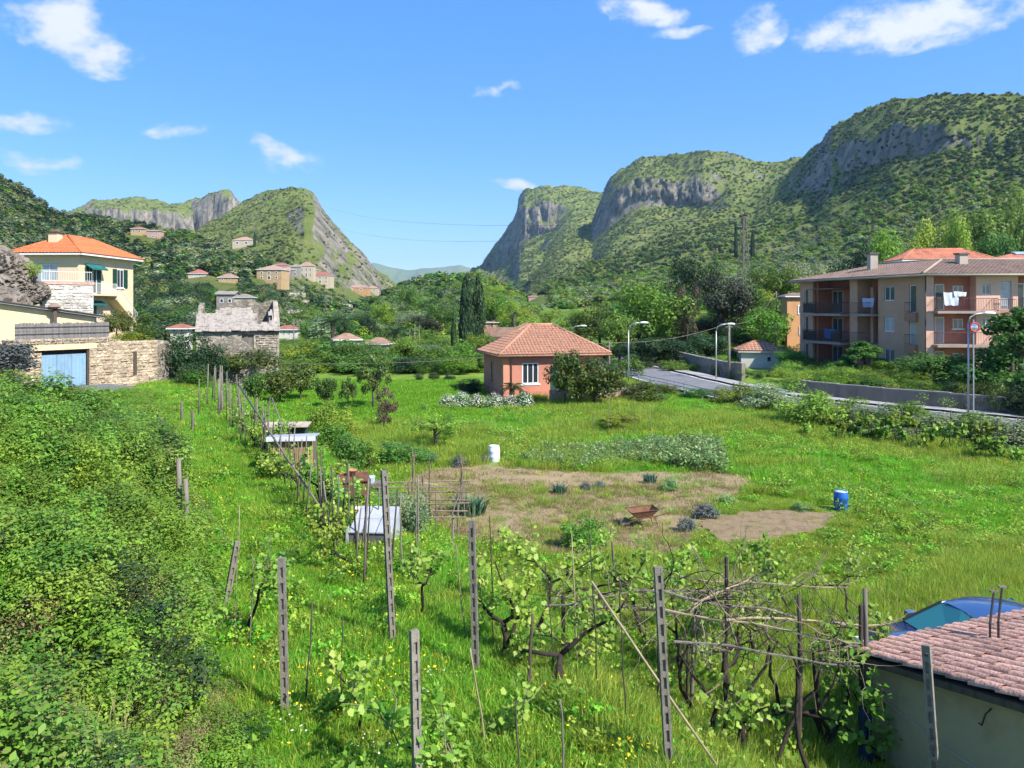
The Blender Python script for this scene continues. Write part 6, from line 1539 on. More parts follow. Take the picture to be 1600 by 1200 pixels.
S_ = [(535,962,534,1132,'thin dark iron stake at centre of the grass strip','iron',.010),(490,940,476,1110,'short dark stake with a bent vine left of centre','darkwood',.014),(396,868,390,1022,'thin stake behind the bent vine near the scrub','greywood',.012),(374,790,366,1000,'very thin pale cane beside the leaning post','bamboo',.009),
 (765,806,772,1010,'dark cane right of the slotted post behind the forked vine','darkwood',.014),(893,833,903,1062,'pale bamboo cane left of the pergola','bamboo',.013),(923,835,935,1102,'thin dark rod in front of the pergola','iron',.011),(851,880,868,1070,'dark thin cane left of the pergola entrance','darkwood',.012),
 (968,900,978,1142,'straight rusty rod at the pergola front','darkwood',.012),(735,1012,762,1188,'pale cane leaning left in the lower vineyard','bamboo',.014),(804,1095,812,1228,'short dark cane at the bottom edge, left of its neighbour','darkwood',.013),(877,1092,882,1228,'short pale cane at the bottom edge, right of its neighbour','greywood',.016),
 (712,850,728,1008,'thin cane beside the forked vine trunk','greywood',.011),(1003,890,1012,1060,'thin rod behind the tall front post','iron',.009),(955,826,962,955,'weathered wooden post at the far side of the pergola','greywood',.032),(1135,868,1138,1000,'thick wooden post at the back of the pergola','greywood',.04),
 (1087,942,1080,1120,'short thick wooden post inside the pergola','greywood',.035),(1352,920,1352,1192,'thick wooden post at the hut corner of the pergola','greywood',.045),(1250,930,1248,1215,'dark wooden post in the middle right of the pergola','darkwood',.045),(832,960,825,1090,'knotty wooden post at the left end of the pergola','darkwood',.03),
 (1075,1010,1072,1120,'dark short post in the pergola shade','darkwood',.03),(1600,1090,1600,1250,'dark post at the right edge before the hut wall','darkwood',.03)]
for a, b, c, d, l, m, r in S_: stake(a, b, c, d, l, r, m)
b0, t0 = stake(330, 918, 332, 962, 'short mossy stump post at the scrub edge', .045, 'greywood')
# diagonal bamboo
def rod(p, q, r, label, mat='bamboo', name='bamboo_pole', cat='pole', group=None):
    p = np.array(p); q = np.array(q); m = MB(); m.tube([(0, 0, 0), tuple((q - p) * .5 + (0, 0, -.02)), tuple(q - p)], r, 6); o = m.build(name, MT[mat], None, True, loc=p); tag(o, label, cat, group); return o
rod(at(924, 908, 10.6), at(1120, 1196, 9.6), .018, 'long pale bamboo pole slanting down across the tall front post')
# row of stakes along the garden
rg = random.Random(5); lab = 'weathered grey stake in the long leaning row beside the grass path'
for i in range(46):
    t = i / 45; x = -2.6 + (-13.4 + 2.6) * t + rg.uniform(-.25, .25); y = 15.5 + (36.5 - 15.5) * t + rg.uniform(-.3, .3); z = float(G(x, y)); h = rg.uniform(1.5, 2.3)
    m = MB(); lx, ly = rg.uniform(-.22, .22), rg.uniform(-.2, .2); m.tube([(0, 0, -.1), (lx * .5 + rg.uniform(-.02, .02), ly * .5, h * .5), (lx, ly, h)], [.026, .022, .016], 6)
    o = m.build('row_stake', MT['greywood'] if i % 3 else MT['darkwood'], None, True, loc=(x, y, z)); tag(o, lab, 'stake', 'row of stakes along the garden')
for i, (a_, t_, b_) in enumerate(((522, 730, 872), (528, 742, 868), (546, 725, 858), (575, 748, 880), (590, 760, 846), (628, 770, 905), (640, 755, 838), (655, 742, 905), (663, 760, 846), (672, 715, 838), (681, 765, 850), (560, 758, 842), (505, 736, 850), (650, 790, 890))):
    stake(a_ + rg.uniform(-4, 4), t_, a_, b_, 'weathered garden stick, %s, near the cold frame' % ['tall on the left', 'second on the left', 'leaning before the brazier', 'dark beside the cold frame', 'behind the cold frame', 'right of the slotted post', 'short by the artichoke', 'long right of the artichoke', 'behind the artichoke', 'tallest on the right', 'last on the right', 'thin before the brazier', 'leftmost', 'low right of the cold frame'][i], .02, 'greywood' if i % 3 else 'darkwood', group='sticks around the cold frame', name='garden_stick')
for i in range(14):   # dense bundle at the far end
    x = -14.4 + rg.uniform(-1.2, 1.2); y = 37.5 + i * .55; z = float(G(x, y)); h = rg.uniform(1.8, 2.6); m = MB(); m.tube([(0, 0, -.1), (rg.uniform(-.2, .2), rg.uniform(-.1, .1), h)], [.04, .025], 6)
    o = m.build('row_stake', MT['greywood'], None, True, loc=(x - .3 * i * .5, y, z)); tag(o, 'pale stake in the crowded bundle below the stone outbuilding', 'stake', 'crowded stakes below the outbuilding')
# fence posts along the scrub
lab = 'mossy fence post on the scrub side of the grass path'
for i, (px0, py0, px1, py1) in enumerate(((290,748,291,852),(279,716,280,842),(264,700,268,800),(258,690,262,780),(255,672,257,745),(252,656,254,720),(249,652,251,700),(300,640,301,680),(283,628,284,665),(346,610,347,648))):
    b = gp(px1, py1, G); t = at(px0, py0, b[1]); m = MB(); m.tube([(0, 0, -.3), tuple((t - b) * .5 + (.02, 0, 0)), tuple(t - b)], [.07, .065, .055], 7); o = m.build('fence_post', MT['greywood'], None, True, loc=b); tag(o, 'mossy fence post on the scrub side of the grass path, %s from the camera' % wd[i], 'post', 'fence posts along the scrub')
wire(at(371, 860, 14.9), at(290, 750, 20.3), .05, 'upper rusty wire strung between the fence posts by the scrub', .006); 
# long guy poles by the garden row
rod(gp(545, 860, G), at(372, 600, 27), .03, 'long pole leaning left over the reed shed', 'greywood'); rod(gp(470, 745, G), at(425, 622, 29), .03, 'leaning pole behind the reed shed', 'greywood')
# ---- vines
def curve_pts(rng, p, d, L, n, bend=.5, up=.0):
    pts = [np.array(p, float)]; d = np.array(d, float); d /= np.linalg.norm(d)
    for i in range(n):
        d = d + rng.normal(size=3) * bend * .35 + np.array((0, 0, up)); d /= np.linalg.norm(d); pts.append(pts[-1] + d * L / n)
    return pts
def vine_leaves(rng, pts, n, size, spread):
    pts = np.array(pts); i = rng.integers(0, len(pts) - 1, n); t = rng.random((n, 1)); c = pts[i] * (1 - t) + pts[i + 1] * t + rng.normal(size=(n, 3)) * spread
    return c
def grape(base, h, seed, label, arms=2, dirn=(1, 0), nl=150, thick=.05, reach=1.1, canes=5, group='grape vines', leafm='vine', lsize=.088):
    rng = np.random.default_rng(seed); e = empty('grape_vine', base, 0, label, 'vine', group)
    tr = curve_pts(rng, (0, 0, -.1), (rng.normal() * .35, rng.normal() * .35, 1), h, 7, .8); m = MB(); m.tube(tr, [thick * (1.25 - .5 * i / 7) * rng.uniform(.85, 1.2) for i in range(8)], 7); m.build('trunk', MT['vinebark'], e, True)
    C = []
    for a in range(arms):
        s = 1 if a % 2 == 0 else -1; d0 = np.array((dirn[0] * s, dirn[1] * s, .35)) + rng.normal(size=3) * .25
        k = tr[-1] if a < 2 else tr[rng.integers(4, 7)]
        ap = curve_pts(rng, k, d0, reach, 6, .75); m = MB(); m.tube(ap, [thick * .7 * (1 - .7 * i / 6) for i in range(7)], 6); m.build('arm', MT['vinebark'], e, True)
        for c in range(canes):
            q = ap[rng.integers(2, 7)]; cp = curve_pts(rng, q, (rng.normal() * .6, rng.normal() * .6, 1), rng.uniform(.3, .75), 5, .6); m = MB(); m.tube(cp, [.009, .008, .007, .006, .005, .003], 4); m.build('shoot', MT['cane'], e)
            C.append(vine_leaves(rng, cp, int(nl * 1.6) // (arms * canes) + 1, lsize, .065))
    C = np.concatenate(C); n = len(C); o = addobj('leaves', leafmesh('leaves', C, rng.normal(size=(n, 3)) * .5 + (0.1, -.35, .6), lsize * rng.uniform(.5, 1.25, n), MT[leafm], rng.random(n), rng, .95, .15, LOBED), e); o['kind'] = 'stuff'
    return e
VN = [(930,1075,1.0,21,'low leafy vine in front of the pergola left end',3,(1,.2),200,.045,1.0),(1085,1065,1.2,22,'leafy vine on the front rail of the pergola',3,(1,0),260,.05,1.3),(1180,1040,1.3,23,'leafy vine in the heart of the pergola',3,(1,.2),260,.05,1.3),(1330,1120,1.2,24,'fresh leafed vine near the hut corner',3,(.7,.5),220,.04,.9),(382,1000,1.15,1,'bent old vine with yellow leaves beside the leaning post',2,(.2,.3),90,.04,.5),(560,1150,.9,2,'low thin vine at centre of the grass strip',1,(-.8,.3),50,.028,.9),(776,1022,.85,3,'thick dark forked vine trunk with arms reaching left and up',3,(1,-.3),170,.075,1.2),
 (862,1088,.8,4,'gnarled black vine crossing low to the right',2,(1,.1),120,.085,1.5),(690,1225,.8,5,'small leafy vine right of the bottom edge post',2,(.7,.3),90,.03,.6),(1150,1130,1.3,6,'thick twisted vine trunk in the pergola shade',3,(1,.2),170,.085,1.6),
 (1290,1180,1.3,7,'leafy vine climbing the right part of the pergola',3,(1,-.2),240,.06,1.3),(1215,1230,1.2,8,'dark curved vine trunk at the bottom of the pergola',3,(1,.3),200,.06,1.2),(1405,1215,1.4,9,'vine hanging bright leaves before the hut wall',2,(.6,-.2),150,.035,.7),(1575,1232,.7,10,'yellow leaved vine top at the bottom right corner',2,(.6,0),110,.03,.4),
 (905,1010,1.3,11,'leafy vine at the left end of the pergola',3,(1,.1),260,.05,1.4),(1010,1020,1.35,12,'vine with pale leaf tufts behind the tall front post',3,(1,0),200,.05,1.4),(820,1000,1.3,13,'leafy vine behind the forked trunk',2,(1,0),200,.045,1.1),(660,960,1.3,14,'yellow green vine beside the cold frame post',2,(.3,.6),140,.04,.6),
 (1335,1010,1.5,15,'young leafy vine on the far edge of the pergola',2,(1,0),110,.035,.8),(1240,985,1.6,16,'tall leafy vine shoot at the back of the pergola',2,(.6,0),110,.035,.6),(500,1100,.7,17,'tiny vine with three yellow shoots left of centre',1,(.5,.2),40,.02,.5),(740,1190,.6,18,'young yellow vine by the leaning pale cane',1,(.5,0),60,.02,.5)]
for px, py, h, sd, l, ar, dr, nl, th, rc_ in VN: grape(gp(px, py, G), h, sd, l, ar, dr, nl, th * .72, rc_)
rv = random.Random(8)
for i in range(15):
    t = (i + .5) / 15; x = -2.9 + (-12.4 + 2.9) * t; y = 16.5 + (35 - 16.5) * t
    grape((x, y, float(G(x, y))), rv.uniform(.8, 1.2), 40 + i, 'grape vine, %s from the camera along the row of stakes' % (wd[i]), 2, (-.46, .89), 150, .04, .8, 4, 'vines along the row of stakes', 'vine' if i % 3 else 'fresh')
# ---- pergola with dead canes
def pergola():
    o0 = np.array((3.2, 12.2, float(G(3.2, 12.2)))); e = empty('vine_pergola', o0, 0, 'tangled pergola of wooden rails and dead vine canes beside the hut', 'pergola')
    zt = -5.15 - o0[2]; rng = np.random.default_rng(77)
    def P(px, py, d): return at(px, py, d) - o0
    rails = [(P(1020,925,13.2), P(1380,985,12.6)), (P(900,935,13.4), P(1170,915,14.2)), (P(1085,945,13.0), P(1180,900,14.4)), (P(1020,950,12.4), P(1345,1010,11.6)), (P(850,945,13.6), P(1100,955,13.0)), (P(1130,965,12.0), P(1390,975,13.3)), (P(1050,1000,11.2), P(1340,1040,11.2)), (P(1060,905,14.6), P(1330,915,14.8))]
    for a, b in rails: MB().tube([a + (b - a) * t_ + rng.normal(size=3) * .03 for t_ in np.linspace(0, 1, 7)], [.02, .019, .018, .017, .016, .015, .012], 6).build('rail', MT['greywood'] if rng.random() < .6 else MT['bamboo'], e)
    for px, py0, py1, d in ((1135,870,1010,14.0),(1030,900,1100,12.4),(1345,945,1190,12.4),(880,930,1050,13.6)):
        MB().tube([P(px, py1, d) + (0, 0, -.8), P(px, py0, d)], .035, 7).build('post', MT['darkwood'], e)
    n = 0
    for i in range(290):
        a, b = rails[rng.integers(0, len(rails))]; s = a + (b - a) * rng.random()
        d = rng.normal(size=3) * (1, 1, .45); L = rng.uniform(.5, 1.7); cp = curve_pts(rng, s, d, L, 7, .8, -.03); r0 = rng.choice([.005, .007, .009, .014])
        MB().tube(cp, [r0 * (1 - .75 * k / 7) for k in range(8)], 4, False).build('cane', MT['cane'] if rng.random() < .6 else MT['vinebark'], e)
    for i in range(9):
        s = P(rng.uniform(1050, 1330), rng.uniform(950, 1010), rng.uniform(11.2, 13)); g = s.copy(); g[2] = float(G(s[0] + o0[0], s[1] + o0[1])) - o0[2] - .1; g[:2] += rng.normal(size=2) * .4
        cp = [g + (s - g) * t + rng.normal(size=3) * .05 * math.sin(math.pi * t) + np.array((.22 * math.sin(5 * t + i), .15 * math.cos(4 * t + i), 0)) * math.sin(math.pi * t) for t in np.linspace(0, 1, 8)]; MB().tube(cp, [.045 * (1 - .6 * k / 7) for k in range(8)], 6).build('old_stem', MT['vinebark'], e, True)
pergola()
# ---------------------------------------------------------------- garden things
def barrel(px, py, h, mat, label, lid=None):
    b = gp(px, py, G); e = empty('barrel', b, 0, label, 'barrel'); r = h * .36
    MB().lathe([(r * .86, -.02), (r * .9, 0), (r * .97, h * .12), (r, h * .3), (r * 1.03, h * .33), (r, h * .36), (r, h * .62), (r * 1.03, h * .65), (r, h * .68), (r * .95, h * .88), (r * .82, h * .96), (r * .8, h), (r * .74, h), (r * .72, h * .93)], 24).build('body', mat, e, True)
    rm = MB(); n = 24; rm.tube([(math.cos(k * 2 * math.pi / n) * r * .83, math.sin(k * 2 * math.pi / n) * r * .83, h * .97) for k in range(n + 1)], .018, 6); rm.build('rim', lid or mat, e, True)
    MB().lathe([(.01, h * .955), (r * .70, h * .955), (r * .70, h * .965), (.01, h * .975)], 20).build('lid', lid or mat, e)
barrel(1314, 797, .66, mat_basic('blue_plastic', (.015, .11, .42), .4, .12, 3), 'blue plastic barrel with pale rim standing in the meadow', mat_basic('pale_lid', (.5, .55, .6), .5, .1, 3))
barrel(772, 721, .72, mat_basic('white_plastic', (.62, .66, .72), .5, .1, 3), 'white plastic barrel at the edge of the dry plot')
def wheelbarrow():
    b = gp(1005, 824, G); e = empty('wheelbarrow', b, math.radians(10), 'rusty wheelbarrow standing on the dry plot', 'wheelbarrow'); rust = mat_basic('rust', (.15, .075, .04), .9, .4, 6, .3, 20)
    m = MB(); lo = [(-.28, -.2, .34), (.2, -.2, .36), (.2, .2, .36), (-.28, .2, .34)]; hi = [(-.5, -.32, .56), (.42, -.32, .62), (.42, .32, .62), (-.5, .32, .56)]
    m.v = lo + hi; m.f = [[3, 2, 1, 0]] + [[i, (i + 1) % 4, 4 + (i + 1) % 4, 4 + i] for i in range(4)]; m.build('tray', rust, e)
    r = MB(); r.tube([np.array(p) for p in hi + hi[:1]], .016, 5); r.build('tray_rim', rust, e)
    for s in (-1, 1):
        MB().tube([(-.62, s * .1, .17), (-.2, s * .2, .32), (.4, s * .26, .42), (.85, s * .27, .52)], .017, 6).build('handle', rust, e); MB().tube([(.3, s * .24, .4), (.42, s * .26, 0)], .015, 5).build('leg', rust, e)
    w = MB(); w.lathe([(.08, -.04), (.17, -.04), (.18, 0), (.17, .04), (.08, .04)], 16); w.v = [(a - .62, c, b_ + .17) for a, b_, c in w.v]; w.build('wheel', MT['greywood'], e, True)
wheelbarrow()
def reed_shed():
    b = gp(422, 742, G); d = b[1]; W = 66 / F * d; H = 58 / F * d; e = empty('reed_shed', b, math.radians(6), 'small garden shed with yellow reed front and pale metal roof', 'shed')
    rn = random.Random(2); mats = [mat_basic('reed_%d' % i, c, .8, .3, 5) for i, c in enumerate(((.42, .3, .12), (.5, .38, .18), (.3, .2, .09)))]
    ms = [MB().tube([(0, 0, 0), (0, 0, H * .95)], .022, 6).mesh('reed', q) for q in mats]
    n = int(W / .045)
    for i in range(n): addobj('reed', ms[rn.randrange(3)], e, (.02 + i * W / n, rn.uniform(-.01, .01), rn.uniform(-.02, .04)), scale=(1, 1, rn.uniform(.93, 1.0)))
    for p in ((0, .08), (W, .08), (0, .5), (W, .5)): MB().box(p[0] - .04, p[0] + .04, p[1] - .0, p[1] + .07, -.1, H).build('post', MT['greywood'], e)
    MB().box(.05, W - .05, .55, .6, 0, H - .1).build('back_wall', MT['darkwood'], e)
    MB().prism([(-.12, -.15, H - .02), (W + .12, -.15, H + .04), (W + .12, .65, H - .02), (-.12, .65, H - .06)], (0, 0, .05)).build('roof', mat_basic('pale_sheet_roof', (.36, .38, .43), .5, .15, 3), e)
    MB().box(-.1, W + .1, -.2, -.155, H - .1, H + .04).build('fascia', mat_basic('pale_sheet', (.58, .6, .66), .5, .12, 3), e)
    MB().box(.05, W - .05, .05, .09, -.02, .3).build('kick_board', MT['darkwood'], e)
    # darker shed behind
    b = onG(418, d + 3.2, G); e = empty('dark_shed', b, math.radians(4), 'dark green shed with pale board roof behind the reed shed', 'shed'); W2 = 58 / F * b[1]; H2 = (HY - 668) / F * b[1] - b[2]
    MB().box(.1, W2, 0, .5, -.1, H2).build('wall', mat_basic('dark_green_board', (.03, .05, .04), .8, .3, 5), e)
    for i in range(6):
        w = (W2 + .3) / 6; MB().prism([(-.15 + i * w, -.25, H2 + .03), (-.15 + (i + 1) * w - .015, -.25, H2 + .03), (-.15 + (i + 1) * w - .015, .55, H2 + .1), (-.15 + i * w, .55, H2 + .1)], (0, 0, .035)).build('roof_board', mat_basic('pale_roof_board_%d' % i, (.42, .33, .26), .85, .25, 4), e)
reed_shed()
def cold_frame():
    b = gp(545, 862, G); d = b[1]; e = empty('cold_frame', b, math.radians(-4), 'low cold frame with white panels on top beside the vine row', 'cold frame')
    W = 66 / F * d; zf = .45; zb = .78; D = 1.15; wm = mat_basic('grey_panel', (.35, .37, .4), .6, .25, 3); wp = mat_basic('white_panel', (.36, .375, .42), .55, .12, 3)
    MB().box(0, W, 0, .04, -.1, zf).build('front_board', mat_basic('cold_frame_dark', (.1, .1, .11), .7, .2, 4), e); MB().prism([(0, .042, -.1), (0, D, -.1), (0, D, zb), (0, .042, zf)], (.04, 0, 0)).build('side_board', wm, e); MB().prism([(W - .04, .042, -.1), (W - .04, D, -.1), (W - .04, D, zb), (W - .04, .042, zf)], (.04, 0, 0)).build('side_board', wm, e)
    for i in range(3):
        for j in range(2):
            x0, x1 = W * i / 3, W * (i + 1) / 3 - .025; y0, y1 = D * j / 2 - .04, D * (j + 1) / 2 - .06; z = lambda y: zf + (zb - zf) * y / D + .012
            MB().prism([(x0, y0, z(y0)), (x1, y0, z(y0)), (x1, y1, z(y1)), (x0, y1, z(y1))], (0, 0, .03)).build('panel', wp, e)
    MB().box(-.06, -.005, -.05, .05, -.1, .62).build('corner_post', wp, e)
cold_frame()
def rusty_box():
    b = gp(552, 790, G); e = empty('rusty_brazier', b, .3, 'rusty metal brazier box with a clay pot on top', 'brazier'); r = mat_basic('rust_red', (.13, .055, .035), .9, .35, 5, .3, 20)
    MB().box(-.4, .4, -.3, .3, .35, .75).build('box', r, e); MB().prism([(-.46, -.36, .752), (.46, -.36, .752), (.46, .36, .86), (-.46, .36, .86)], (0, 0, .03)).build('lid', r, e)
    for x in (-.36, .36):
        for y in (-.26, .26): MB().box(x - .02, x + .02, y - .02, y + .02, -.05, .349).build('leg', r, e)
    p = empty('clay_pot', Vector(b) + Vector((-.05, .05, .84)), 0, 'small clay pot standing on the rusty brazier', 'pot'); MB().lathe([(.08, 0), (.13, .16), (.15, .17), (.15, .2), (.11, .2), (.1, .12)], 14).build('body', mat_basic('clay', (.42, .2, .12), .8, .2, 4), p, True)
    b = gp(562, 812, G); p = empty('white_bucket', b, 0, 'white bucket before the rusty brazier', 'bucket'); MB().lathe([(.12, 0), (.16, .3), (.17, .3), (.17, .32), (.15, .32), (.11, .04)], 16).build('body', MT['whiteframe'], p, True); MB().tube([(-.16, 0, .3), (-.1, .1, .18), (.1, .1, .18), (.16, 0, .3)], .006, 4).build('handle', MT['steel'], p)
    b = gp(572, 772, G); p = empty('garden_tub', b, 0, 'pale blue tub on the bench behind the rod frame', 'tub'); 
    MB().box(-.28, .28, -.2, .2, .42, .62).build('tub', mat_basic('pale_blue_plastic', (.4, .5, .56), .5, .15, 3), p); MB().box(-.6, .6, -.3, .3, .34, .419).build('stand', MT['greywood'], p)
    for x in (-.52, .52): MB().box(x - .04, x + .04, -.25, .25, -.05, .339).build('leg', MT['greywood'], p)
rusty_box()
def rod_frame():
    p0 = gp(570, 800, G); e = empty('rod_frame', p0, 0, 'low frame of thin sticks and netting over a garden bed', 'trellis'); o0 = p0; rn = random.Random(6)
    zt = -5.95 - p0[2]; X0, X1, Y0, Y1 = -.1, 2.5, -.2, 4.2
    for x in (X0, (X0 + X1) / 2, X1):
        for y in (Y0, (Y0 + Y1) / 2, Y1): gz = float(G(p0[0] + x, p0[1] + y)) - p0[2]; MB().tube([(x, y, gz - .1), (x + rn.uniform(-.06, .06), y, zt + rn.uniform(.0, .25))], .034, 6).build('upright', MT['greywood'], e)
    for i in range(7): y = Y0 + (Y1 - Y0) * i / 6; MB().tube([(X0 - .3, y + rn.uniform(-.1, .1), zt), (X1 + .4, y + rn.uniform(-.1, .1), zt + rn.uniform(-.05, .06))], .024, 5).build('stick', MT['cane'], e)
    for i in range(4): x = X0 + (X1 - X0) * i / 3; MB().tube([(x + rn.uniform(-.1, .1), Y0 - .3, zt + .03), (x + rn.uniform(-.2, .2), Y1 + .4, zt + .04)], .015, 5).build('stick', MT['greywood'], e)
    for k, (dx, dy, nm) in enumerate(((2.6, 2.4, 'right'), (1.35, .2, 'middle'))):   # bean wigwams
        q = empty('cane_wigwam', o0 + np.array((dx, dy, float(G(o0[0] + dx, o0[1] + dy)) - o0[2])), 0, 'tall bundle of bean canes, %s one at the stick frame' % nm, 'trellis', 'bean cane bundles')
        for a in range(4): an = a * 1.57 + .4; MB().tube([(math.cos(an) * .45, math.sin(an) * .45, -.1), (math.cos(an + 3.1) * .08, math.sin(an + 3.1) * .08, 2.15 + .1 * a)], .014, 5).build('cane', MT['cane'], q)
    h = MB(); n = 40; c = gp(640, 768, G); h.tube([(math.cos(t) * (1.35 - .03 * t), math.sin(t) * (1.0 - .03 * t), float(G(c[0] + math.cos(t) * 1.35, c[1] + math.sin(t))) - c[2] + .03) for t in np.linspace(.4, 5.6, n)], .022, 6); o = h.build('garden_hose', mat_basic('pale_yellow_hose', (.55, .5, .25), .5, .15, 4), None, True, loc=c); tag(o, 'pale yellow hose curling on the dry plot', 'hose')
rod_frame()
# clumps on the plot
def blade_clump(seed, n, h, r, mat, wide=.03, lean=.5):
    rng = np.random.default_rng(seed); V = []; lv = rng.random(n)
    a = rng.random(n) * 6.283; rr = r * np.sqrt(rng.random(n)) * .35; b = np.stack([np.cos(a) * rr, np.sin(a) * rr, np.zeros(n)], 1)
    a2 = a + rng.normal(size=n) * .7; ln = lean * rng.random(n); hh = h * rng.uniform(.55, 1.05, n); d = np.stack([np.cos(a2), np.sin(a2), np.zeros(n)], 1)
    s = np.stack([-np.sin(a2 + rng.normal(size=n)), np.cos(a2 + rng.normal(size=n)), np.zeros(n)], 1) * wide * .5
    m_ = b + d * (ln * hh * .35)[:, None] + np.array((0, 0, 1)) * (hh * .6)[:, None]; t = b + d * (ln * hh)[:, None] + np.array((0, 0, 1)) * (hh * (1 - .3 * ln))[:, None]
    V = np.stack([b - s, b + s, m_ + s * .8, m_ - s * .8, t], 1).reshape(-1, 3); i = np.arange(n)[:, None] * 5
    F4 = np.concatenate([i, i + 1, i + 2, i + 3], 1); F3 = np.concatenate([i + 3, i + 2, i + 4], 1)
    faces = [list(map(int, q)) for q in F4] + [list(map(int, q)) for q in F3]
    return npmesh('blades', V, faces, MT[mat], False, {'lv': np.concatenate([lv, lv])})
lk = blade_clump(3, 160, 1.0, 1.0, 'leek', .06, .5)
def clump(px, py, w, h, label, me=None, kind=None, cat='plant', name='leek_clump', group='plants on the dry plot'):
    b = gp(px, py, G)
    if kind: return plant(name, b, w, h, kind, label, cat, group, parts=False)
    o = addobj(name, me, None, b, scale=(w, w, h)); tag(o, label, cat, group); return o
clump(735, 803, 1.3, .75, 'large blue green leek clump on the dry plot', lk)
clump(874, 772, .6, .45, 'small leek tuft right of the large clump', lk); clump(918, 766, .6, .35, 'low grey tuft, left of a pair on the plot', None, 'shrubg', name='lavender'); clump(938, 764, .55, .35, 'low grey tuft, right of a pair on the plot', None, 'shrubg', name='lavender')
clump(1015, 756, .6, .5, 'upright grey green tuft at the right of the plot', lk); clump(1045, 766, .8, .5, 'leafy green tuft at the right end of the plot', None, 'shrubb'); clump(1105, 808, 1.1, .55, 'pale grey bush beside the tilled bed', None, 'shrubg'); clump(1072, 830, .8, .5, 'thin grey green plant left of the tilled bed', None, 'shrubg')
clump(675, 727, .9, .6, 'lavender bush, left of two before the white barrel', None, 'shrubg', name='lavender'); clump(715, 730, .8, .65, 'lavender bush, right of two before the white barrel', None, 'shrubg', name='lavender'); clump(758, 724, .7, .4, 'tiny lavender bush beside the white barrel', None, 'shrubg', name='lavender')
clump(915, 858, 1.7, 1.3, 'dense bright green fennel bush behind the pergola', None, 'shrubf', 'shrub', 'fennel_bush'); clump(640, 845, 1.3, 1.6, 'grey green artichoke bush beside the cold frame', None, 'shrubo', 'shrub', 'artichoke_bush'); clump(1135, 790, .9, .4, 'low leafy plant on the grassy edge of the plot', None, 'shrubb'); clump(1255, 800, .8, .35, 'low dark plant at the top of the tilled bed', None, 'shrubb')
T(575, 672, 90, 32, 'loose', 'leafy green fruit tree right of the reed shed', 'fruit_tree', 'tree', 'small fruit trees in the garden'); T(525, 655, 105, 34, 'shrubf', 'bright bush behind the reed shed', 'shrub', 'shrub'); T(548, 672, 70, 31, 'shrub', 'dark green bush right of the reed shed front', 'shrub', 'shrub'); T(625, 682, 100, 33.5, 'shrub', 'dense low bush left of the white barrel', 'shrub', 'shrub'); T(680, 636, 110, 37, 'loose', 'airy young tree above the lavender bushes', 'fruit_tree', 'tree', 'small fruit trees in the garden'); T(600, 625, 40, 42, 'loosec2', 'tiny bare shrub on the lawn edge', 'shrub', 'shrub'); T(520, 620, 70, 40, 'shrubf', 'bright leafy bush at the garden edge below the orange tree', 'shrub', 'shrub')
T(970, 640, 90, 42, 'loosey', 'sparse yellow green vine bush with canes in the meadow', 'shrub', 'shrub')
for i, (a, b, c) in enumerate(((952, 620, 950), (1010, 632, 1018), (1020, 626, 1014), (925, 640, 928), (990, 618, 992))): stake(a, b, c, 678, 'bean cane, %s from the left around the sparse meadow bush' % wd[[1, 3, 4, 0, 2][i]], .012, 'greywood', group='canes around the meadow bush')
# vine row at the right edge of the meadow
rv = random.Random(18)
for i in range(13):
    px = 1300 + i * 25; d = 39.6 - i * .45; b = onG(px, d, G); grape(b, rv.uniform(.9, 1.2), 140 + i, 'young vine, %s from the left in the row along the main road' % wd[i], 2, (1, -.3), 150, .03, .8, 4, 'vines along the main road', 'fresh' if i % 2 else 'bramble2', .16)
    o = rod(b + (.25, 0, -.1), b + (.25 + rv.uniform(-.1, .1), 0, rv.uniform(1.5, 2.1)), .022, 'dark stake, %s from the left in the vine row along the main road' % wd[i], 'darkwood', 'vine_stake', 'stake', 'stakes along the main road')
for i, (px, d, w, h, k) in enumerate(((1350, 41, 2.2, 1.0, 'shrubo'), (1420, 39, 2.0, .9, 'shrubo'), (1505, 38, 1.8, .8, 'shrubd'), (1580, 37, 2.0, .9, 'shrubd'), (1310, 43, 1.8, 1.2, 'shrub'))): plant('weed_bush', onG(px, d, G), w, h, k, ['grey green weedy bush left of centre in the roadside vine row', 'second grey green weedy bush in the roadside vine row', 'small black green bush under the roadside vines', 'dark bush at the right end of the roadside vines', 'green bush at the left end of the roadside vines'][i], 'shrub', 'weedy bushes by the road')
# ---------------------------------------------------------------- hillside woods (stuff)
def mixf(fn): return fn
def sz(a, b):
    return lambda px, t, rng, P: rng.uniform(a, b, len(px)) * (1 - .35 * np.clip(t, 0, 1))
def n2(P, s, seed): return np.clip(fbm(P[:, 0] / s, P[:, 1] / s, 0, seed, 3) * .9 + .5, 0, 1)
def mixR1(px, t, P):
    n = n2(P, 60, 5); o = np.clip(1.2 - np.abs(t - .25) * 3.2, 0, 1) * sst(1050, 1250, px); up = sst(.5, .72, t)  # mix carries light too: bright kinds low, dark wood deepens the shaded upper flank
    q = np.zeros((len(px), 6)); q[:, 0] = .8 * n * (1 - o * .7); q[:, 1] = .12 + .9 * up; q[:, 2] = 2.4 * (1 - up) * sst(.3, .6, n) + .3; q[:, 3] = 3.0 * o * sst(.25, .6, 1 - n + .2) + .5 * (1 - up); q[:, 4] = .3 + .8 * sst(.8, .95, t); q[:, 5] = .9 * (1 - up) * n; return q
def mixscrub(px, t, P):
    n = n2(P, 80, 15); q = np.zeros((len(px), 6)); low = 1 - sst(.35, .6, t); q[:, 0] = .4 + .6 * low * n; q[:, 1] = .35 + .5 * (1 - n); q[:, 2] = .5 * low * n; q[:, 3] = .25 + .8 * low * (1 - n); q[:, 4] = 1.6 * (1 - low) + .2; return q
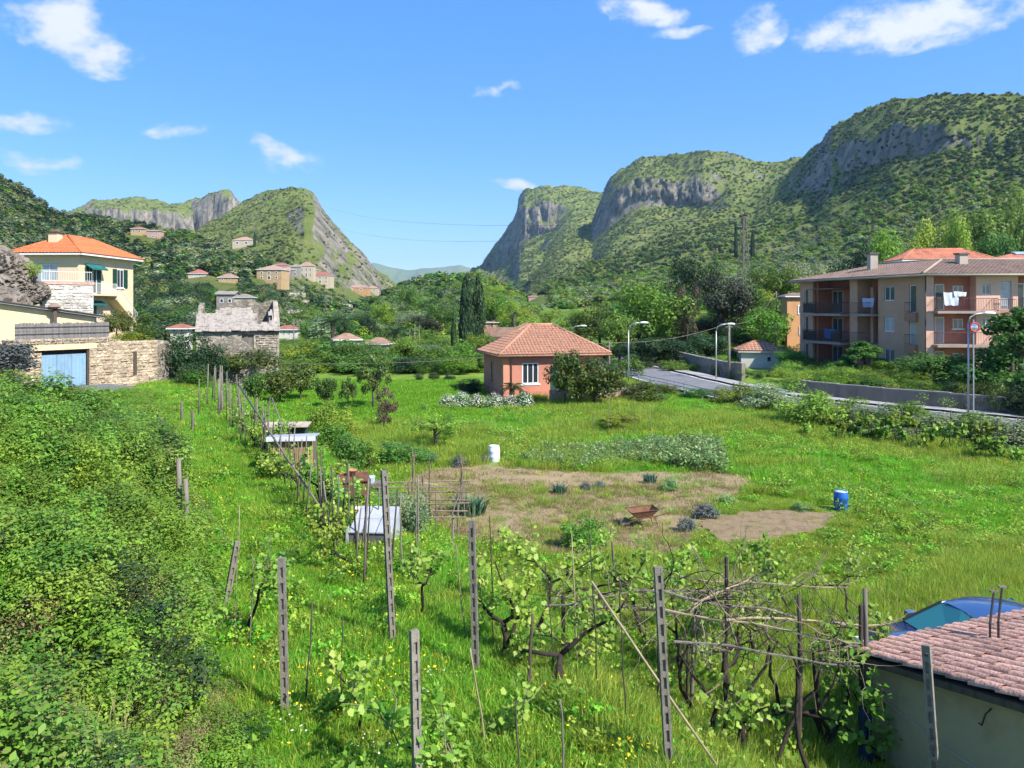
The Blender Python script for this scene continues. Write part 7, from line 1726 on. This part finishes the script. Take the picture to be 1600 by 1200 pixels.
def mixL1(px, t, P):
    n = n2(P, 30, 25); q = np.zeros((len(px), 6)); q[:, 0] = .5 * n; q[:, 1] = 1.0; q[:, 2] = .12 * n; q[:, 3] = .75 * (1 - n) + .3; q[:, 4] = .2; return q
def mixC(px, t, P):
    n = n2(P, 25, 35); q = np.zeros((len(px), 6)); q[:, 0] = .6; q[:, 2] = 1.2 * n * sst(680, 760, px) + .3; q[:, 3] = .6 * (1 - n); q[:, 5] = .7 * sst(720, 800, px); q[:, 1] = .3; return q
wood('R1', 14000, sz(2.2, 5.6), mixR1, 'mixed olive groves and woods covering the right mountain', (790, 1760), (.03, 1.0), seed=1)
wood('R1', 5000, sz(3.0, 5.5), mixR1, 'olive trees on the lower right slope above the apartments', (1000, 1760), (.02, .45), lambda px, t, x, y: np.where((px > 1280) & (t < .16), .25, 1.0), seed=2)
wood('R2', 12000, sz(2.5, 5.5), mixscrub, 'dark scrub wood covering the rounded middle mountain', (820, 1420), (.1, 1.0), seed=3)
wood('R3', 9000, sz(3.0, 6.5), mixscrub, 'scrub wood covering the far bluff', (700, 1080), (.1, 1.0), seed=4)
wood('L2', 11000, sz(1.4, 3.8), mixscrub, 'scrub and olive trees covering the pointed peak', (230, 700), (.3, 1.0), lambda px, t, x, y: .8 - .62 * sst(450, 485, px) * sst(.25, .45, t), seed=5)
wood('L2', 2600, sz(2.5, 5.0), mixscrub, 'olive trees between the stone terraces of the left slope', (230, 700), (.0, .32), lambda px, t, x, y: .75 - .5 * sst(395, 430, px), seed=6)
wood('L3', 6000, sz(2.5, 5), mixscrub, 'thin scrub on the far rocky ridge', (60, 460), (.3, 1.0), lambda px, t, x, y: .75 - .3 * sst(.6, .75, t), seed=7)
wood('L1', 5200, sz(4.0, 7.0), mixL1, 'dark oak and olive wood on the left slope', (-160, 440), (.0, 1.0), seed=8)
wood('C', 2400, sz(3.0, 6.0), mixC, 'bright young trees on the low knoll', (560, 860), (.0, 1.0), seed=9)
def valley_trees():
    rng = np.random.default_rng(12); n = 1500; px = rng.uniform(420, 1300, n); y = np.sqrt(rng.uniform(100 ** 2, 420 ** 2, n)); x = (px - 800) / F * y
    z = G(x, y); keep = np.ones(n, bool)
    for h in HILLS.values(): keep &= h.z(x, y) < z
    P = np.stack([x, y, z], 1)[keep]; S = rng.uniform(2.5, 5, len(P)); m = visible_mask(P, S); P, S = P[m], S[m]
    idx = np.array([0, 2, 3, 0, 1])[rng.integers(0, 5, len(P))] * 3 + rng.integers(0, 3, len(P)) + np.where(P[:, 1] < 230, 18, 0)
    scatter('valley_trees', 'small trees and hedges filling the valley floor far behind the lawn', 'wood', P, np.stack([S * 1.3, S * 1.3, S], 1), idx, FAR, seed=12)
valley_trees()
# ---------------------------------------------------------------- grass and weeds (stuff)
def tuft(seed, mat, n, h, r, w, lean=.7): return blade_clump(seed, n, h, r, mat, w, lean)
GR = variants('grass_tufts', [tuft(i, 'grass', 70, .30, 1.0, .013) for i in range(3)] + [tuft(10 + i, 'meadow', 70, .42, 1.0, .013) for i in range(3)] + [tuft(20 + i, 'lawn', 60, .13, 1.2, .016) for i in range(2)] + [tuft(30, 'straw', 45, .22, 1.0, .012, 1.0), tuft(31, 'straw', 30, .5, .8, .01, .8)])
def weed(seed, mat, n, h, r, s):
    rng = np.random.default_rng(seed); d = rdir(rng, n); C = np.stack([d[:, 0] * r * rng.random(n) ** .5, d[:, 1] * r * rng.random(n) ** .5, h * rng.random(n) ** .8], 1)
    return leafmesh('weed', C, rng.normal(size=(n, 3)) * .5 + (0, 0, .9), s * rng.uniform(.6, 1.3, n), MT[mat], rng.random(n), rng, .6)
WEED = variants('weeds', [weed(1, 'grass', 90, .28, .3, .07), weed(2, 'bramble2', 90, .35, .3, .08), weed(3, 'bean', 120, .5, .35, .10), weed(4, 'bean', 120, .55, .35, .10), weed(5, 'flower_y', 12, .4, .3, .045), weed(6, 'flower_y', 16, .36, .3, .04), weed(7, 'flower_w', 16, .3, .3, .035), weed(8, 'flower_r', 8, .4, .3, .04), weed(9, 'meadow', 80, .4, .3, .06)])
SX = lambda x, y: (x + 2.3) * .888 + (y - 14.7) * .46
S2 = lambda x, y: -((x + 8.5) * .9 + (y - 20) * .43)
def field_points(n, y0, y1, seed, umax=.8):
    rng = np.random.default_rng(seed); y = np.sqrt(rng.uniform(y0 ** 2, y1 ** 2, n)); u = rng.uniform(-umax, umax, n); return u * y, y, rng
rdp = np.array(dense(RD, 1.0))
def near_road(x, y, dist=3.8):
    m = np.zeros(len(x), bool)
    for p in rdp: m |= (x - p[0]) ** 2 + (y - p[1]) ** 2 < dist ** 2
    return m
def in_house(x, y):
    c, s = math.cos(math.radians(16)), math.sin(math.radians(16)); ox, oy = PH.location.x, PH.location.y; lx = (x - ox) * c + (y - oy) * s; ly = -(x - ox) * s + (y - oy) * c
    a = (lx > -.2) & (lx < 7.7) & (ly > -.2) & (ly < 6.2); b = (lx > 2.5) & (lx < 9.8) & (ly > -2.7) & (ly < 0)
    return a | b
def beyond_road(x, y):
    xr = np.interp(y, [p[1] for p in RD], [p[0] for p in RD]); return x > xr - 3.4
def hutmask(x, y):
    A = math.atan2(.368, .93); lx = (x - 5.55) * math.cos(A) + (y - 12.5) * math.sin(A); ly = -(x - 5.55) * math.sin(A) + (y - 12.5) * math.cos(A); return (lx > .1) & (lx < 5.3) & (ly < -.1) & (ly > -5.7)
TB = gp(1190, 835, G); BB = gp(1314, 797, G); WB = gp(772, 721, G)
def grass():
    for lab, n, y0, y1, seed, sc in (('lush grass and meadow blades on the nearer ground', 52000, 7.5, 30, 1, 1.0), ('tall meadow grass on the farther ground up to the road', 42000, 30, 66, 2, 1.5)):
        x, y, rng = field_points(n, y0, y1, seed)
        s = SX(x, y); s2 = S2(x, y); ok = (s2 < 1.2) & ~near_road(x, y) & ~in_house(x, y) & ~beyond_road(x, y) & ~hutmask(x, y)
        sa, sb = in_soilA(x, y), in_soilB(x, y)
        dB = np.hypot(x - BB[0], y - BB[1]); ok &= (dB > .9) & (np.hypot(x - WB[0], y - WB[1]) > .9)
        ok &= ~(sa & (rng.random(len(x)) > .42 + .45 * fbm(x * .35, y * .35, 0, 3, 3))) & ~(sb & (rng.random(len(x)) > .14))
        x, y, s, sa, sb = x[ok], y[ok], s[ok], sa[ok], sb[ok]; n_ = len(x)
        lawn = (y > 44) & (x < -.5 + (y - 55) * .05) & (x > -22)
        N1 = fbm(x * .16, y * .16, 0, 8, 3); N2 = fbm(x * .45, y * .45, 0, 18, 3)
        r = rng.random(n_); path = s < 1.0
        idx = np.where(path, np.where(r < .8, 0, 3), np.where(N1 + (r - .5) * .6 > -.1, 3, 0)) + rng.integers(0, 3, n_)
        idx = np.where(lawn, 6 + rng.integers(0, 2, n_), idx); idx = np.where((sa & (r < .9)) | (~path & ~lawn & (r < .04 + .16 * sst(.05, .4, N1))), 8, idx); idx = np.where(~path & ~lawn & ~sa & (r > .985), 9, idx)
        S = sc * (.75 + .5 * rng.random(n_)) * (1 + .45 * N2); S = np.where(sa | sb, S * .6, S); S = np.where(lawn, S * 1.0, S); S = np.where(path, S * .8, S)
        S = np.where(~path & ~lawn & ~sa, S * .72, S); S = np.where((np.hypot(x - TB[0], y - TB[1]) < 5) & ~sa, S * .55, S); S = np.clip(S, .2, 2.0); sv = np.stack([S * 1.15, S * 1.15, S * np.where(~path & ~lawn & ~sa, 1 + .5 * sst(-.1, .5, N1), 1) / np.where(sc > 1, 1.25, 1)], 1)
        scatter('grass', lab, 'grass', np.stack([x, y, G(x, y) - .01], 1), sv, idx, GR, seed=seed)
grass()
def weeds():
    x, y, rng = field_points(15000, 7.5, 50, 5); s = SX(x, y); s2 = S2(x, y); sa = in_soilA(x, y) | in_soilB(x, y)
    N = fbm(x * .3, y * .3, 0, 41, 3); ok = (s2 < .5) & ~sa & ~near_road(x, y) & ~in_house(x, y) & ~beyond_road(x, y) & ~hutmask(x, y) & (N + rng.random(len(x)) * .5 > .22)
    x, y, s = x[ok], y[ok], s[ok]; n = len(x); r = rng.random(n); path = (s < 2) & (y < 34)
    idx = np.where(r < .35, 0, np.where(r < .6, 1, 8)); idx = np.where(path & (r > .62), 4 + rng.integers(0, 2, n), idx); idx = np.where((r > .97), 6, idx); idx = np.where(~path & (r > .95) & (r < .965), 7, idx)
    S = rng.uniform(.6, 1.3, n); scatter('weeds', 'leafy weeds with yellow and white flowers among the grass', 'weeds', np.stack([x, y, G(x, y)], 1), S, idx, WEED, seed=5)
    # broad bean bed
    rng = np.random.default_rng(9); a = [gp(px, py, G) for px, py in ((815, 722), (900, 738), (1000, 725), (1130, 742), (1120, 700), (1020, 692), (930, 705), (840, 705))]
    A = np.array(a)[:, :2]; P = []
    lo, hi = A.min(0), A.max(0)
    while len(P) < 700:
        p = rng.uniform(lo, hi); c = False; j = len(A) - 1
        for i in range(len(A)):
            if (A[i][1] > p[1]) != (A[j][1] > p[1]) and p[0] < (A[j][0] - A[i][0]) * (p[1] - A[i][1]) / (A[j][1] - A[i][1]) + A[i][0]: c = not c
            j = i
        if c: P.append(p)
    P = np.array(P); n = len(P); scatter('broad_bean_bed', 'bed of leafy broad beans along the top of the dry plot', 'vegetables', np.column_stack([P, G(P[:, 0], P[:, 1])]), rng.uniform(.55, 1.0, n) * (1 + .45 * sst(1010, 1060, 800 + F * P[:, 0] / P[:, 1])), np.array([2, 3, 1, 2, 8, 3])[rng.integers(0, 6, n)], WEED, seed=9)
weeds()
# ---------------------------------------------------------------- bramble scrub on the bank (stuff)
def bclump(seed, mat, n, leaf, h=.75):
    rng = np.random.default_rng(seed); k = 9; B = np.stack([rng.normal(size=k) * .25, rng.normal(size=k) * .25, rng.uniform(.15, h, k)], 1); R = rng.uniform(.16, .3, k)
    C, Nn, lv = blob_leaves(rng, n, B, R, shell=.5, up=1.0, rand=.5); return leafmesh('bramble', C, Nn, leaf * rng.uniform(.6, 1.4, n), MT[mat], lv, rng, .65, .1, OVAL)
BR = variants('bramble_clumps', [bclump(1, 'bramble', 1200, .055), bclump(2, 'bramble', 1300, .046), bclump(3, 'bramble2', 1200, .055), bclump(4, 'bramble2', 1300, .043), bclump(5, 'dark', 1000, .05), bclump(6, 'tan', 900, .034, .5), bclump(7, 'scrub', 1000, .04, .6), tuft(41, 'grass', 130, .8, 1.0, .014, .9), tuft(42, 'straw', 80, .9, 1.0, .012, .9)])
def mound(x, y):
    h = np.zeros(len(x)); rg = np.random.default_rng(5); cx = rg.uniform(-34, 0, 420); cy = rg.uniform(5, 48, 420); r = rg.uniform(.7, 1.7, 420)
    for a, b, q in zip(cx, cy, r): h = np.maximum(h, np.sqrt(np.clip(1 - ((x - a) ** 2 + (y - b) ** 2) / q ** 2, 0, 1)) * q * .62)
    return h
def bank():
    rng = np.random.default_rng(31); n = 16000; y = np.sqrt(rng.uniform(5.2 ** 2, 49 ** 2, n)); u = rng.uniform(-.86, .05, n); x = u * y
    s2 = S2(x, y); N = fbm(x * .4, y * .4, 0, 61, 3); ok = (s2 > -.15 + .35 * N) & ~((y > 44.5) & (s2 > 2.2))
    x, y, s2, N = x[ok], y[ok], s2[ok], N[ok]; m = len(x)
    # thin out with distance: keep screen density even
    k = rng.random(m) < np.clip(.3 + 4.5 / y, 0, 1); x, y, s2, N = x[k], y[k], s2[k], N[k]; m = len(x); r = rng.random(m)
    near = 1 - sst(9, 15, y); N3 = fbm(x * .25, y * .25, 0, 71, 3)
    N4 = fbm(x * .3 + 9, y * .3, 0, 77, 3); idx = np.where(N4 + (r - .5) * .8 < .05, rng.integers(0, 2, m), 2 + rng.integers(0, 2, m)); idx = np.where((r > .97) | ((N4 < -.3) & (r > .8)), 4, idx); idx = np.where((N3 > .1) & (near > .3) & (r < .45), 6, idx); idx = np.where((N3 > .12) & (near > .1) & (r < .32), 5, idx); idx = np.where((s2 < .6) & (y < 22) & (r < .14), 5, idx); idx = np.where((r > .965), 7, idx); idx = np.where((near > .3) & (r > .985), 8, idx); idx = np.where((near > .5) & (r > .6) & (r < .72), 4, idx)
    idx = np.where((y > 30) & (r < .8), 2 + rng.integers(0, 2, m), idx)
    S = rng.uniform(.6, 1.5, m) * (1 + .5 * N) * (.75 + .25 * sst(8, 20, y)); S *= np.where(s2 < .5, .65, 1) * (1 - .4 * sst(24, 36, y))
    scatter('bramble_scrub', 'dense bramble and shrub thicket covering the left bank', 'scrub', np.stack([x, y, G(x, y) - .12 + mound(x, y) * sst(.1, 1.2, s2) * (1 - .9 * sst(24, 38, y))], 1), np.stack([S * 1.1, S * 1.1, S], 1), idx, BR, seed=31)
bank()
def rough_ground():
    rng = np.random.default_rng(52); n = 5200; y = np.sqrt(rng.uniform(46 ** 2, 112 ** 2, n)); u = rng.uniform(-.8, .8, n); x = u * y; xr = np.interp(y, [p[1] for p in RD], [p[0] for p in RD])
    back = (y > 70) & (x < xr - 4); right = x > xr + 5.5; left = (y > 52) & (x < -13) & (S2(x, y) > -8)
    apt = (x > 28) & (y > 60) & (y < 82) & (x - 33.4 > -(y - 62) * .35 - 1)
    lawn = (y < 72) & (x > -22) & (x < xr - 4)
    gar = np.zeros(n, bool); R = Matrix.Rotation(-GA, 3, 'Z')
    lx = (x - GO[0]) * math.cos(GA) + (y - GO[1]) * math.sin(GA); ly = -(x - GO[0]) * math.sin(GA) + (y - GO[1]) * math.cos(GA); gar = (lx > -9) & (lx < 13) & (ly > -4.5) & (ly < 9)
    ok = (back | right | left) & ~apt & ~lawn & ~gar & ~near_road(x, y, 5.2); x, y = x[ok], y[ok]; m = len(x)
    for h_ in HILLS.values(): pass
    P = np.stack([x, y, G(x, y) - .1], 1); S = rng.uniform(.9, 1.9, m); k = visible_mask(P, S); P, S = P[k], S[k]; m = len(P)
    scatter('rough_undergrowth', 'rough undergrowth and weeds on the ground beyond road and lawn', 'undergrowth', P, np.stack([S * 1.5, S * 1.5, S * .8], 1), np.array([0, 1, 2, 3, 2, 3, 6, 4])[rng.integers(0, 8, m)], BR, seed=52)
rough_ground()
# ---------------------------------------------------------------- haze
def haze():
    m, nt, N, L, out = mat_new('valley_haze'); v = N.new('ShaderNodeVolumePrincipled'); v.inputs['Color'].default_value = (.5, .72, 1, 1); v.inputs['Density'].default_value = 8.0e-5; v.inputs['Anisotropy'].default_value = .2
    L.new(v.outputs[0], out.inputs['Volume'])
    o = MB().box(-26000, 26000, -60, 9400, -40, 620).build('haze', m); tag(o, 'thin blue air haze over the whole valley', 'haze', kind='stuff')
haze()
